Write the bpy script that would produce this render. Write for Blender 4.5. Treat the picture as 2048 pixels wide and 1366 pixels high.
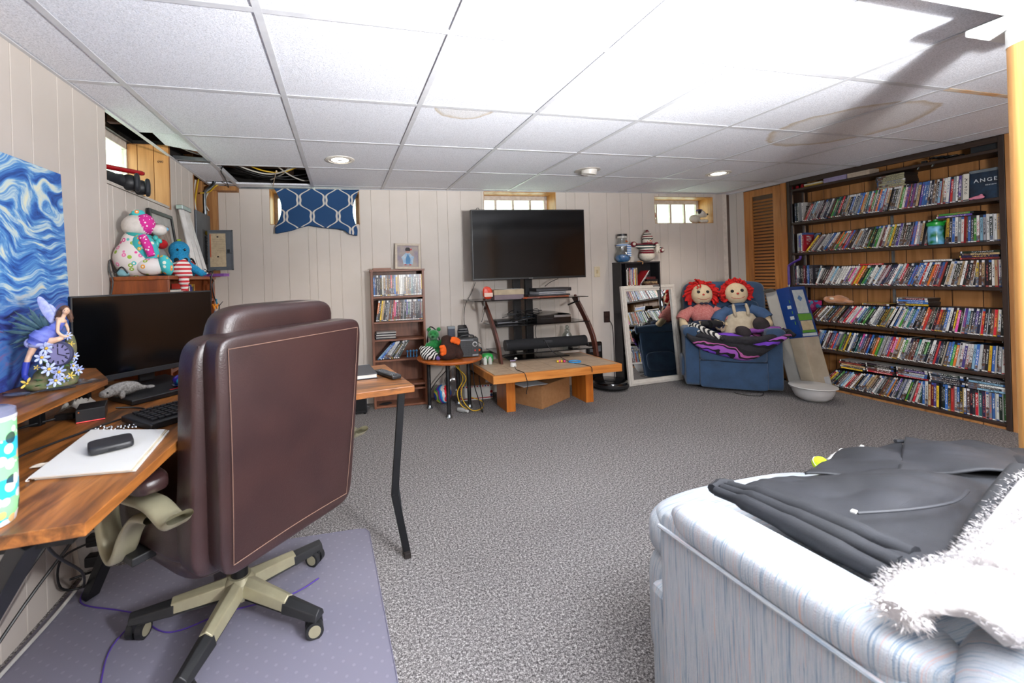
import bpy, bmesh, math, random
from mathutils import Vector as V, Matrix, Euler, noise as mnoise
from math import pi, sin, cos, radians as rad, sqrt
SC = bpy.context.scene
for o in list(bpy.data.objects): bpy.data.objects.remove(o)
COL = SC.collection
rnd = random.Random(7)

# ---------------------------------------------------------------- camera, world, flash, exposure
cam = bpy.data.objects.new('camera', bpy.data.cameras.new('camera')); COL.objects.link(cam)
cam.matrix_world = Matrix(((0.969413, 0.030545, -0.243526, 0), (-0.243405, -0.007669, -0.969894, 0), (-0.031493, 0.999504, 0, 1.143), (0, 0, 0, 1)))
cam.data.sensor_width = 36; cam.data.lens = 14.734; cam.data.shift_x = 0.06343; cam.data.shift_y = -0.06333
cam.data.clip_start = 0.03; cam.data.clip_end = 60
cam.data.dof.use_dof = True; cam.data.dof.focus_distance = 2.8; cam.data.dof.aperture_fstop = 4.5
SC.camera = cam
SC.view_settings.view_transform = 'Standard'; SC.view_settings.look = 'None'
SC.view_settings.exposure = 0.36; SC.view_settings.gamma = 1; SC.view_settings.use_curve_mapping = False
w = bpy.data.worlds.new('daylight'); SC.world = w; w.use_nodes = True
bg = w.node_tree.nodes['Background']; bg.inputs[0].default_value = (0.93, 0.97, 1, 1); bg.inputs[1].default_value = 5.0
SC.cycles.max_bounces = 10; SC.cycles.diffuse_bounces = 6; SC.cycles.transparent_max_bounces = 24
SC.cycles.sample_clamp_indirect = 6; SC.cycles.use_denoising = True; SC.cycles.caustics_reflective = False; SC.cycles.caustics_refractive = False
def lamp(name, kind, loc, power, size, col=(1, 1, 1), aim=None, spot=None):
    l = bpy.data.lights.new(name, kind); l.energy = power; l.color = col
    if kind == 'AREA': l.size = size
    else: l.shadow_soft_size = size
    if spot: l.spot_size = rad(spot); l.spot_blend = .6
    o = bpy.data.objects.new(name, l); COL.objects.link(o); o.location = loc
    if aim: o.rotation_euler = (V(aim) - V(loc)).to_track_quat('-Z', 'Y').to_euler()
    return o
# the photographer's off-camera flash, a little right of the camera, tipped up to bounce off the ceiling
fl = lamp('photo_flash', 'SPOT', (1.15, -0.25, 1.22), 900, 0.04, (.965, .985, 1), (1.08, .17, 2.0), 133); fl.data.spot_blend = 1.0
lamp('flash_fill', 'POINT', (1.15, -0.25, 1.24), 150, 0.14, (.98, .99, 1))      # added fill light at the flash, lifts the lower walls

# ---------------------------------------------------------------- colour and materials
def lin(h):
    if not isinstance(h, str): return tuple(h)
    h = h.lstrip('#'); r = [int(h[i:i + 2], 16) / 255 for i in (0, 2, 4)]
    return tuple(x / 12.92 if x <= .04045 else ((x + .055) / 1.055) ** 2.4 for x in r)
def rgba(h): return lin(h) + (1,)
MAT = {}
def newmat(name):
    m = bpy.data.materials.new(name); m.use_nodes = True; nt = m.node_tree
    return m, nt, nt.nodes['Principled BSDF']
def N(nt, t, **k):
    n = nt.nodes.new(t)
    for a, b in k.items(): setattr(n, a, b)
    return n
def coords(nt, scale=(1, 1, 1), kind='Object', rot=(0, 0, 0)):
    t = N(nt, 'ShaderNodeTexCoord'); m = N(nt, 'ShaderNodeMapping')
    m.inputs['Scale'].default_value = scale; m.inputs['Rotation'].default_value = rot
    nt.links.new(t.outputs[kind], m.inputs[0]); return m.outputs[0]
def noise(nt, vec, scale, detail=3, rough=.55, dist=0):
    n = N(nt, 'ShaderNodeTexNoise'); n.inputs['Scale'].default_value = scale; n.inputs['Detail'].default_value = detail
    n.inputs['Roughness'].default_value = rough; n.inputs['Distortion'].default_value = dist
    nt.links.new(vec, n.inputs['Vector']); return n.outputs[0]
def ramp(nt, fac, stops, interp='LINEAR'):
    r = N(nt, 'ShaderNodeValToRGB'); r.color_ramp.interpolation = interp; e = r.color_ramp.elements
    while len(e) < len(stops): e.new(.5)
    for i, (p, c) in enumerate(stops): e[i].position = p; e[i].color = rgba(c)
    nt.links.new(fac, r.inputs[0]); return r.outputs[0]
def bump(nt, bs, h, strength, dist=.002):
    b = N(nt, 'ShaderNodeBump'); b.inputs['Strength'].default_value = strength; b.inputs['Distance'].default_value = dist
    nt.links.new(h, b.inputs['Height']); nt.links.new(b.outputs[0], bs.inputs['Normal'])
def mixc(nt, fac, a, b, mode='MIX'):
    m = N(nt, 'ShaderNodeMix', data_type='RGBA', blend_type=mode)
    for i, x in ((0, fac), (6, a), (7, b)):
        if hasattr(x, 'node'): nt.links.new(x, m.inputs[i])
        else: m.inputs[i].default_value = x if i == 0 else rgba(x)
    return m.outputs[2]
def math_(nt, op, a, b=None, c=None):
    m = N(nt, 'ShaderNodeMath', operation=op)
    for i, x in enumerate((a, b, c)):
        if x is None: continue
        if hasattr(x, 'node'): nt.links.new(x, m.inputs[i])
        else: m.inputs[i].default_value = x
    return m.outputs[0]
def pm(name, col, r=.55, me=0, col2=None, ns=18, bu=0, bs=120, coat=0, tr=0, al=1, em=0, sheen=0, spec=None, detail=3):
    """plain procedural material: two tones of noise, optional fine relief"""
    if name in MAT: return MAT[name]
    m, nt, b = newmat(name); MAT[name] = m
    c = lin(col); c2 = lin(col2) if col2 else tuple(min(1, x * .82) for x in c)
    vec = coords(nt); n = noise(nt, vec, ns, detail)
    rp = N(nt, 'ShaderNodeValToRGB'); e = rp.color_ramp.elements; e[0].position = .35; e[1].position = .65
    e[0].color = c2 + (1,); e[1].color = c + (1,); nt.links.new(n, rp.inputs[0]); nt.links.new(rp.outputs[0], b.inputs['Base Color'])
    b.inputs['Roughness'].default_value = r; b.inputs['Metallic'].default_value = me
    b.inputs['Coat Weight'].default_value = coat; b.inputs['Transmission Weight'].default_value = tr; b.inputs['Alpha'].default_value = al
    if sheen: b.inputs['Sheen Weight'].default_value = sheen
    if spec is not None: b.inputs['Specular IOR Level'].default_value = spec
    if em: b.inputs['Emission Color'].default_value = c + (1,); b.inputs['Emission Strength'].default_value = em
    if bu: bump(nt, b, noise(nt, vec, bs, 2), bu)
    return m
def wood(name, dark, mid, light, scale=(30, 30, 2.5), r=.45, ns=1.0, bu=.15, spots=0):
    if name in MAT: return MAT[name]
    m, nt, b = newmat(name); MAT[name] = m
    vec = coords(nt, scale); n = noise(nt, vec, ns, 6, .6, .6)
    c = ramp(nt, n, [(.28, dark), (.5, mid), (.72, light)])
    if spots:
        n2 = noise(nt, coords(nt, tuple(x * .6 for x in scale)), ns, 4, .6, 1.2)
        c = mixc(nt, ramp(nt, n2, [(.5, '#000000'), (.62, '#d0d0d0')]), c, spots)
    nt.links.new(c, b.inputs['Base Color']); b.inputs['Roughness'].default_value = r
    bump(nt, b, n, bu, .001); return m
def stripes(name, cols, axis=0, per=.05, r=.8, wob=0, phase=0, rot=(0, 0, 0), bu=.1, bs=300):
    """bands of flat colour along an axis of object space"""
    if name in MAT: return MAT[name]
    m, nt, b = newmat(name); MAT[name] = m
    vec = coords(nt, rot=rot); s = N(nt, 'ShaderNodeSeparateXYZ'); nt.links.new(vec, s.inputs[0]); x = s.outputs[axis]
    if wob: x = math_(nt, 'ADD', x, math_(nt, 'MULTIPLY', noise(nt, vec, 9, 2), wob))
    f = math_(nt, 'FRACT', math_(nt, 'ADD', math_(nt, 'DIVIDE', x, per), phase))
    st = [(i / len(cols), c) for i, c in enumerate(cols)]
    nt.links.new(ramp(nt, f, st, 'CONSTANT'), b.inputs['Base Color']); b.inputs['Roughness'].default_value = r
    if bu: bump(nt, b, noise(nt, vec, bs, 2), bu)
    return m
def spots(name, base, cols, scale=40, thr=.3, r=.85, ring=None):
    """printed fabric: round voronoi blobs of random colours over a base"""
    if name in MAT: return MAT[name]
    m, nt, b = newmat(name); MAT[name] = m
    vec = coords(nt); vo = N(nt, 'ShaderNodeTexVoronoi'); vo.inputs['Scale'].default_value = scale; nt.links.new(vec, vo.inputs['Vector'])
    s = N(nt, 'ShaderNodeSeparateColor'); nt.links.new(vo.outputs['Color'], s.inputs[0])
    pc = ramp(nt, s.outputs[0], [(i / len(cols), c) for i, c in enumerate(cols)], 'CONSTANT')
    c = mixc(nt, math_(nt, 'LESS_THAN', vo.outputs['Distance'], thr), base, pc)
    if ring: c = mixc(nt, math_(nt, 'LESS_THAN', vo.outputs['Distance'], thr * .45), c, ring)
    nt.links.new(c, b.inputs['Base Color']); b.inputs['Roughness'].default_value = r
    bump(nt, b, noise(nt, vec, 300, 2), .15); return m
def glassy(name, col=(1, 1, 1), al=.12, r=.05):
    if name in MAT: return MAT[name]
    m, nt, b = newmat(name); MAT[name] = m
    t = N(nt, 'ShaderNodeBsdfTransparent'); t.inputs[0].default_value = rgba(col)
    g = N(nt, 'ShaderNodeBsdfGlossy'); g.inputs['Roughness'].default_value = r
    x = N(nt, 'ShaderNodeMixShader'); x.inputs[0].default_value = al
    nt.links.new(t.outputs[0], x.inputs[1]); nt.links.new(g.outputs[0], x.inputs[2])
    nt.links.new(x.outputs[0], nt.nodes['Material Output'].inputs[0]); return m
def lampmat(name, col, s):
    if name in MAT: return MAT[name]
    m, nt, b = newmat(name); MAT[name] = m
    b.inputs['Base Color'].default_value = rgba(col); b.inputs['Emission Color'].default_value = rgba(col); b.inputs['Emission Strength'].default_value = s
    return m

# ---------------------------------------------------------------- mesh helpers
def frame(loc=(0, 0, 0), rz=0, rx=0, ry=0, s=1):
    return Matrix.Translation(loc) @ Euler((rx, ry, rz), 'XYZ').to_matrix().to_4x4() @ Matrix.Scale(s, 4)
def smooth_path(p, k):
    p = [V(q) for q in p]
    if k < 2 or len(p) < 3: return p
    out = []
    for i in range(len(p) - 1):
        a, b, c, d = p[max(0, i - 1)], p[i], p[i + 1], p[min(len(p) - 1, i + 2)]
        for j in range(k):
            t = j / k
            out.append(.5 * ((2 * b) + (c - a) * t + (2 * a - 5 * b + 4 * c - d) * t * t + (3 * b - a - 3 * c + d) * t ** 3))
    return out + [p[-1]]
class G:
    def __init__(s, M=None): s.v = []; s.f = []; s.m = []; s.M = M or Matrix()
    def add(s, vs, fs, m=0, M=None):
        T = s.M @ M if M else s.M; b = len(s.v)
        s.v += [T @ V(x) for x in vs]; s.f += [[b + i for i in f] for f in fs]; s.m += [m] * len(fs); return s
    def box(s, a, b, m=0, M=None):
        x0, y0, z0 = a; x1, y1, z1 = b
        return s.add([(x0, y0, z0), (x1, y0, z0), (x1, y1, z0), (x0, y1, z0), (x0, y0, z1), (x1, y0, z1), (x1, y1, z1), (x0, y1, z1)],
                     [(3, 2, 1, 0), (4, 5, 6, 7), (0, 1, 5, 4), (1, 2, 6, 5), (2, 3, 7, 6), (3, 0, 4, 7)], m, M)
    def cb(s, c, d, m=0, M=None):
        return s.box([c[i] - d[i] / 2 for i in range(3)], [c[i] + d[i] / 2 for i in range(3)], m, M)
    def tube(s, pts, r, n=8, m=0, k=1, M=None, cap=True):
        p = smooth_path(pts, k); vs = []; fs = []; u = None
        rr = r if isinstance(r, (list, tuple)) else [r] * len(p)
        if len(rr) != len(p): rr = [rr[0] + (rr[-1] - rr[0]) * i / (len(p) - 1) if len(rr) == 2 else rr[min(len(rr) - 1, int(i * len(rr) / len(p)))] for i in range(len(p))]
        for i, q in enumerate(p):
            d = (p[min(i + 1, len(p) - 1)] - p[max(i - 1, 0)])
            d = d.normalized() if d.length > 1e-9 else V((0, 0, 1))
            if u is None: u = d.orthogonal().normalized()
            else:
                u = u - d * u.dot(d); u = u.normalized() if u.length > 1e-6 else d.orthogonal().normalized()
            w_ = d.cross(u)
            vs += [q + (u * cos(2 * pi * j / n) + w_ * sin(2 * pi * j / n)) * rr[i] for j in range(n)]
        for i in range(len(p) - 1):
            for j in range(n): fs.append((i * n + j, i * n + (j + 1) % n, (i + 1) * n + (j + 1) % n, (i + 1) * n + j))
        if cap: fs += [tuple(range(n))[::-1], tuple(range((len(p) - 1) * n, len(p) * n))]
        return s.add(vs, fs, m, M)
    def cyl(s, a, b, r, r2=None, n=16, m=0, M=None): return s.tube([a, b], [r, r if r2 is None else r2], n, m, 1, M)
    def lathe(s, prof, n=20, m=0, M=None):
        vs = []; fs = []
        for r, z in prof: vs += [(r * cos(2 * pi * j / n), r * sin(2 * pi * j / n), z) for j in range(n)]
        for i in range(len(prof) - 1):
            for j in range(n): fs.append((i * n + j, i * n + (j + 1) % n, (i + 1) * n + (j + 1) % n, (i + 1) * n + j))
        if prof[0][0] > 1e-6: fs.append(tuple(range(n))[::-1])
        if prof[-1][0] > 1e-6: fs.append(tuple(range((len(prof) - 1) * n, len(prof) * n)))
        return s.add(vs, fs, m, M)
    def ell(s, c, r, M=None, nu=16, nv=10, e=1, m=0):
        """super-ellipsoid: e=1 ellipsoid, small e = cushion with puffy box shape"""
        if not isinstance(r, (tuple, list)): r = (r, r, r)
        sg = lambda x, p: (abs(x) ** p) * (1 if x >= 0 else -1)
        vs = []; fs = []
        for i in range(nv + 1):
            a = -pi / 2 + pi * i / nv
            for j in range(nu):
                t = 2 * pi * j / nu
                vs.append((r[0] * sg(cos(a), e) * sg(cos(t), e), r[1] * sg(cos(a), e) * sg(sin(t), e), r[2] * sg(sin(a), e)))
        for i in range(nv):
            for j in range(nu): fs.append((i * nu + j, i * nu + (j + 1) % nu, (i + 1) * nu + (j + 1) % nu, (i + 1) * nu + j))
        T = Matrix.Translation(c) @ (M if M else Matrix())
        return s.add(vs, fs, m, T)
    def prism(s, poly, h, m=0, M=None):
        n = len(poly); vs = [(x, y, 0) for x, y in poly] + [(x, y, h) for x, y in poly]
        return s.add(vs, [tuple(range(n))[::-1], tuple(range(n, 2 * n))] + [(i, (i + 1) % n, n + (i + 1) % n, n + i) for i in range(n)], m, M)
    def surf(s, fn, nu, nv, m=0, M=None, mf=None):
        vs = [fn(i / nu, j / nv) for j in range(nv + 1) for i in range(nu + 1)]; w_ = nu + 1
        fs = [(j * w_ + i, j * w_ + i + 1, (j + 1) * w_ + i + 1, (j + 1) * w_ + i) for j in range(nv) for i in range(nu)]
        b = len(s.m); s.add(vs, fs, m, M)
        if mf:
            for j in range(nv):
                for i in range(nu): s.m[b + j * nu + i] = mf((i + .5) / nu, (j + .5) / nv)
        return s
    def mesh(s, name, smooth=False, ang=40):
        me = bpy.data.meshes.new(name); me.from_pydata(s.v, [], s.f)
        for p, k in zip(me.polygons, s.m): p.material_index = k; p.use_smooth = smooth
        bm = bmesh.new(); bm.from_mesh(me)
        bmesh.ops.remove_doubles(bm, verts=bm.verts, dist=1e-6); bmesh.ops.recalc_face_normals(bm, faces=bm.faces); bm.to_mesh(me); bm.free()
        if smooth and ang: me.set_sharp_from_angle(angle=rad(ang))
        return me
def tag(o, label=None, cat=None, group=None, kind=None):
    for k, x in (('label', label), ('category', cat), ('group', group), ('kind', kind)):
        if x: o[k] = x
    return o
def attach(o, par):
    if par is not None:
        o.parent = par; o.matrix_parent_inverse = MW[par.name].inverted()
MW = {}
def ob(name, g, mats, par=None, sm=False, bev=0, seg=2, sub=0, solid=0, remesh=0, ang=40, soft=0, **tg):
    me = g if isinstance(g, bpy.types.Mesh) else g.mesh(name, sm, 0 if (sub or remesh) else ang)
    for m in (mats if isinstance(mats, (list, tuple)) else [mats]): me.materials.append(m)
    o = bpy.data.objects.new(name, me); COL.objects.link(o); MW[o.name] = Matrix(); attach(o, par)
    if solid: d = o.modifiers.new('thick', 'SOLIDIFY'); d.thickness = solid; d.offset = 0
    if remesh:
        d = o.modifiers.new('join', 'REMESH'); d.mode = 'VOXEL'; d.voxel_size = remesh; d.use_smooth_shade = True
        d = o.modifiers.new('soft', 'SMOOTH'); d.iterations = soft or 6; d.factor = .5
    if bev: d = o.modifiers.new('edge', 'BEVEL'); d.width = bev; d.segments = seg; d.limit_method = 'ANGLE'; d.angle_limit = rad(40)
    if sub: d = o.modifiers.new('sub', 'SUBSURF'); d.levels = sub; d.render_levels = sub
    return tag(o, **tg)
def thing(name, loc, label, cat, group=None, rz=0):
    o = bpy.data.objects.new(name, None); COL.objects.link(o); o.location = loc; o.rotation_euler = (0, 0, rz); o.empty_display_size = .05
    MW[o.name] = frame(loc, rz); return tag(o, label, cat, group)
def struct(name, g=None, mats=None, loc=(0, 0, 0), **k):
    if g is None:
        o = bpy.data.objects.new(name, None); COL.objects.link(o); o.location = loc; MW[o.name] = Matrix.Translation(loc); return tag(o, kind='structure')
    o = ob(name, g, mats, **k); return tag(o, kind='structure')
def text_mesh(txt, size, M, th=.0006, spacing=1.0):
    cu = bpy.data.curves.new('lettering', 'FONT'); cu.body = txt; cu.size = size; cu.extrude = th; cu.align_x = 'CENTER'; cu.align_y = 'CENTER'; cu.space_character = spacing; cu.resolution_u = 2
    t = bpy.data.objects.new('lettering', cu); COL.objects.link(t); dg = bpy.context.evaluated_depsgraph_get()
    me = bpy.data.meshes.new_from_object(t.evaluated_get(dg)); me.transform(M); bpy.data.objects.remove(t); bpy.data.curves.remove(cu); me.materials.clear(); return me
def facing(loc, nx, ny, nz=0):
    """frame whose local z points out along (nx,ny,nz), x to the reader's right, y up"""
    n = V((nx, ny, nz)).normalized(); x = V((0, 0, 1)).cross(n)
    x = x.normalized() if x.length > 1e-4 else V((1, 0, 0)); y = n.cross(x)
    return Matrix.Translation(loc) @ Matrix((x, y, n)).transposed().to_4x4()
# ---------------------------------------------------------------- the room shell
CZ = 1.967
WB = frame((0, 3.925, 0), -0.03449)          # back wall frame: x along the wall, y into it
paint = pm('wall_paint', '#c9c0b8', .5, col2='#c3bab1', ns=3, bu=.05, bs=60)
groove = pm('wall_groove_lit', '#e0d8ce', .6)  # paler than the boards: light on the groove edges put into the colour
oak = wood('oak_panel', '#8a5c33', '#a87443', '#b98452', (22, 22, 1.6), .4)
oakd = wood('oak_seam', '#3c2414', '#4a2d18', '#553520')
darkw = wood('dark_stained_wood', '#20140f', '#2e1e16', '#3d2a1f', (40, 3, 40), .5)
darkv = wood('dark_stained_upright', '#20140f', '#2e1e16', '#3d2a1f', (40, 40, 3), .5)
steel = pm('galvanised_steel', '#9fa6ab', .35, 1, '#858c92')
# carpet
m, nt, b = newmat('carpet'); MAT['carpet'] = m
vec = coords(nt); n1 = noise(nt, vec, 230, 2, .7); n2 = noise(nt, vec, 110, 2); n3 = noise(nt, vec, 2.2, 3)
f = math_(nt, 'ADD', math_(nt, 'MULTIPLY', n1, .6), math_(nt, 'MULTIPLY', n2, .4))
c = ramp(nt, f, [(.36, '#272525'), (.5, '#716e6e'), (.64, '#c0bcb9')])
c = mixc(nt, ramp(nt, n3, [(.35, '#1a1a1a'), (.7, '#4d4d4d')]), c, mixc(nt, 1.0, c, '#cfc9c4', 'MULTIPLY'))
nt.links.new(c, b.inputs['Base Color']); b.inputs['Roughness'].default_value = 1; b.inputs['Specular IOR Level'].default_value = .1
bump(nt, b, f, .8, .004)
struct('floor', G().box((-1.4, -2.3, -.05), (4.9, 4.4, 0)), m)

def planks(par, a, b, openings, z0, z1, M, mat, gap=.0035, th=.006, seed=1, name='plank', seams=None):
    """vertical panelling boards from a to b along local x; openings = [(x0,x1,zsill,ztop)]"""
    r = random.Random(seed); x = a; cuts = [a]
    if seams: cuts += [s for s in seams if a < s < b]
    else:
        pat = [.2, .11, .165, .105, .165, .205, .09, .15]; i = r.randrange(8)
        while True:
            x += pat[i % 8]; i += 1
            if x > b - .04: break
            cuts.append(x)
    for o_ in openings: cuts += [o_[0], o_[1]]
    cuts = sorted(set(round(q, 4) for q in cuts if a <= q <= b)) + [b]; edge = [q for o_ in openings for q in o_[:2]]
    for p, q in zip(cuts, cuts[1:]):
        if q - p < .004: continue
        spans = [(z0, z1)]; mid = (p + q) / 2
        for o_ in openings:
            if o_[0] < mid < o_[1]:
                spans = [(z0, o_[2])] + ([(o_[3], z1)] if o_[3] < z1 - .01 else [])
        for s0, s1 in spans:
            pa = p + (0 if any(abs(p - e) < 1e-3 for e in edge) else gap / 2); qa = q - (0 if any(abs(q - e) < 1e-3 for e in edge) else gap / 2)
            ob(name, G(M).box((pa, -th, s0), (qa, 0, s1)), mat, par, bev=.0015, seg=1)
def backing(name, a, b, openings, z0, z1, M, mat, th):
    par = struct(name); xs = sorted([a, b] + [q for o_ in openings for q in o_[:2]])
    g = G(M)
    for p, q in zip(xs, xs[1:]):
        o_ = next((o_ for o_ in openings if o_[0] <= (p + q) / 2 <= o_[1]), None)
        if o_ is None: g.box((p, 0, z0), (q, th, z1))
        else:
            g.box((p, 0, z0), (q, th, o_[2]))
            if o_[3] < z1: g.box((p, 0, o_[3]), (q, th, z1))
    ob('sheathing', g, mat, par); return par
# back wall with three basement windows
BW = [(-.595, .177, 1.648, 1.99), (1.367, 2.129, 1.648, 1.99), (3.273, 4.015, 1.643, 1.93)]
wb = backing('wall_back', -1.25, 4.2, BW, 0, CZ + .004, WB, groove, .24)
planks(wb, -1.06, 4.14, BW, 0, CZ + .002, WB, paint, seams=[-.95, -.84, -.66, -.45, -.28, -.21, -.1, .0, .17, .28, .45, .61, .73, .9, 1.0, 1.13, 1.34, 1.45, 1.65, 1.76, 1.92, 2.08, 2.24, 2.34, 2.5, 2.7, 2.86, 2.96, 3.12, 3.33, 3.43, 3.58, 3.79, 3.9, 4.06])
# left wall: local x runs along -y (seen from the room x grows to the right = +y)
WL = Matrix.Translation((-1.05, 0, 0)) @ Matrix.Rotation(pi / 2, 4, 'Z')
LW = [(2.27, 3.03, 1.625, 2.2), (3.455, 3.93, 1.2, 2.2)]
wl = backing('wall_left', -2.3, 4.1, LW, 0, CZ + .004, WL, groove, .26)
planks(wl, -2.25, 3.93, LW, 0, CZ + .002, WL, paint, seams=[-2.05, -1.8, -1.6, -1.4, -1.2, -1, -.8, -.6, -.4, -.2, 0, .2, .4, .6, .8, 1.02, 1.2, 1.34, 1.44, 1.58, 1.693, 1.789, 1.93, 2.027, 2.203, 2.317, 2.44, 2.542, 2.7, 2.81, 2.94, 3.12, 3.22, 3.37])
# exposed studs behind the opening above the breaker panel
stud = wood('stud_pine', '#7a4a22', '#9a6a3a', '#b58450', (30, 30, 2), .7)
blk = pm('plenum_dark', '#16110d', .95)  # near-black: the gloom above the ceiling put into the colour
wh = struct('trim_1')
for i, (y0, y1, x0, x1) in enumerate([(3.46, 3.5, -1.14, -1.05), (3.72, 3.76, -1.14, -1.06), (3.88, 3.93, -1.12, -1.0)]):
    ob('stud', G().box((x0, y0, 1.2), (x1, y1, 2.3)), stud, wh, bev=.002)
ob('sheathing_board', G().box((-1.2, 3.45, 1.2), (-1.18, 3.95, 2.4)), oakd, wh)
ob('top_plate', G().box((-1.06, 3.86, 1.925), (-.84, 3.95, 1.962)), stud, wh)
# near and right walls
wn = backing('wall_near', -1.3, 4.6, [], 0, 2.5, frame((0, -2.25, 0)) @ Matrix.Rotation(pi, 4, 'Z') @ Matrix.Translation((-3.3, 0, 0)), paint, .1)
WR = Matrix.Translation((4.27, 0, 0)) @ Matrix.Rotation(-pi / 2, 4, 'Z')     # local x = -y
wr = struct('wall_right')
ob('sheathing', G().box((4.275, 3.16, 0), (4.6, 4.2, 2.5)).box((4.275, -2.3, 0), (4.6, 1.783, 2.5)).box((4.505, 1.78, 0), (4.6, 3.17, 2.5)), oakd, wr)
planks(wr, -3.81, -3.632, [], 0, CZ, WR, paint, seams=[-3.72])
planks(wr, -1.782, 2.25, [], 0, CZ, WR, oak, seams=[-1.6, -1.45, -1.3, -1.1, -1, -.8, -.6, -.4, -.2, 0, .3, .6, .9, 1.2, 1.5, 1.8])
planks(wr, -3.17, -1.78, [], 0, CZ, Matrix.Translation((4.505, 0, 0)) @ Matrix.Rotation(-pi / 2, 4, 'Z'), oak, gap=.006,
       seams=[-3.12, -3.01, -2.95, -2.8, -2.69, -2.53, -2.42, -2.26, -2.16, -2.0, -1.9])
planks(wr, -3.16, -1.81, [], 0, .02, Matrix.Translation((4.29, 0, 0)) @ Matrix.Rotation(-pi / 2, 4, 'Z'), oak, gap=.004, th=.01, seams=[-2.9, -2.7, -2.55, -2.38, -2.22, -2.02, -1.92], name='kick_board')
ob('door_hook', G().tube([(4.262, 1.742, 1.80), (4.245, 1.742, 1.80), (4.24, 1.735, 1.79), (4.24, 1.735, 1.70), (4.25, 1.742, 1.69)], .004, 8, k=4), steel, wr, sm=True)

# windows: frame, mullions, panes, lining
whitew = pm('window_paint', '#cfc8bf', .5, col2='#b9b0a6', ns=30)
pane = glassy('window_glass', '#e6f0e4', .06, .03)
lining = wood('window_lining', '#8a551f', '#b07a3c', '#c99555', (20, 20, 3), .45)
def window(name, x0, x1, z0, z1, M, depth, divs, liner):
    o = struct(name); d = depth - .03; t = .035
    for a, b_, nm in (((x0, d, z0), (x0 + t, depth, z1), 'stile'), ((x1 - t, d, z0), (x1, depth, z1), 'stile'), ((x0, d, z1 - t - .012), (x1, depth, z1), 'rail'), ((x0, d, z0), (x1, depth, z0 + .022), 'rail')):
        ob(nm, G(M).box(a, b_), whitew, o, bev=.003)
    xs = [x0 + t] + [x0 + (x1 - x0) * k / divs for k in range(1, divs)] + [x1 - t]
    for x in xs[1:-1]: ob('muntin', G(M).box((x - .011, d + .004, z0 + .02), (x + .011, depth - .004, z1 - .04)), whitew, o)
    for p, q in zip(xs, xs[1:]): ob('pane', G(M).box((p, depth - .014, z0 + .02), (q, depth - .011, z1 - .04)), pane, o)
    e = .004
    ob('jamb_lining', G(M).box((x1 - e, -.004, z0), (x1 + .008, d, z1)), liner, o); ob('jamb_lining', G(M).box((x0 - .008, -.004, z0), (x0 + e, d, z1)), liner, o)
    ob('sill', G(M).box((x0, -.004, z0 - .01), (x1, depth, z0 + e)), liner if name != 'window_1' else whitew, o)
    return o
for k, (x0, x1, z0, z1) in enumerate(BW): 
    o = window('window_%d' % (k + 2), x0, x1, z0, min(z1, 1.962), WB, .225, 4 if k else 3, lining)
    ob('head_lining', G(WB).box((x0, 0, min(z1, 1.962) - .004), (x1, .2, min(z1, 1.962) + .01)), lining, o)
# left window sits higher, open to the dark joist space
w1 = window('window_1', 2.27, 3.03, 1.64, 2.04, WL, .25, 2, oak)
ob('lintel_board', G(WL).box((2.27, .2, 2.04), (3.03, .25, 2.065)), steel, w1)
for k, (p, q) in enumerate(((-.006, .075), (.079, .165), (.169, .222))):
    ob('jamb_board', G(WL).box((3.006, p, 1.626), (3.028, q, 2.03)), oak, w1)
ob('board_stamp', text_mesh('090', .022, facing((-1.09, 3.0052, 1.925), 0, -1)), pm('stamp_ink', '#20160f', .8), w1)

# ---------------------------------------------------------------- suspended ceiling
m, nt, b = newmat('ceiling_tile_face'); MAT['tile'] = m
vec = coords(nt); n1 = noise(nt, vec, 210, 3, .65); n2 = noise(nt, vec, 55, 2)
nt.links.new(ramp(nt, n1, [(.32, '#c2c3c9'), (.5, '#e0e1e8'), (.7, '#eff0f6')]), b.inputs['Base Color']); b.inputs['Roughness'].default_value = .9
bump(nt, b, math_(nt, 'ADD', n1, math_(nt, 'MULTIPLY', n2, .4)), .55, .004); tilem = m
tee = pm('tee_paint', '#c9c9cc', .45, col2='#c0c0c4'); rusty = pm('tee_rust', '#c98d4a', .6, col2='#d8c9b4', ns=9)
cl = struct('ceiling')
GX = [-1.05] + [-.8325 + .6096 * i for i in range(9)] + [4.275]
GY = [.143, .7527] + [1.3623 + .6096 * i for i in range(5)]
yb = lambda x: 3.925 - .0345 * x
OPEN = {(1, 5)}
m, nt, b = newmat('ceiling_tile_stained'); MAT['tile_s'] = m
def stain(cx, cy, r):
    vec = coords(nt); s = N(nt, 'ShaderNodeVectorMath', operation='DISTANCE'); nt.links.new(vec, s.inputs[0]); s.inputs[1].default_value = (cx, cy, 1.97)
    d = math_(nt, 'ADD', s.outputs['Value'], math_(nt, 'MULTIPLY', noise(nt, vec, 6, 2), .1))
    return ramp(nt, math_(nt, 'DIVIDE', d, r), [(0, '#fbf9f5'), (.8, '#f8f5ef'), (.9, '#dfcfb6'), (.94, '#ffffff'), (1, '#ffffff')])
vec = coords(nt); n1 = noise(nt, vec, 210, 3, .65)
c = mixc(nt, 1.0, stain(.62, 1.94, .24), stain(2.95, 1.86, .46), 'MULTIPLY')
c = mixc(nt, 1.0, c, ramp(nt, n1, [(.32, '#c2c3c9'), (.5, '#e0e1e8'), (.7, '#eff0f6')]), 'MULTIPLY')
nt.links.new(c, b.inputs['Base Color']); b.inputs['Roughness'].default_value = .9; bump(nt, b, n1, .55, .004); tiles = m
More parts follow.
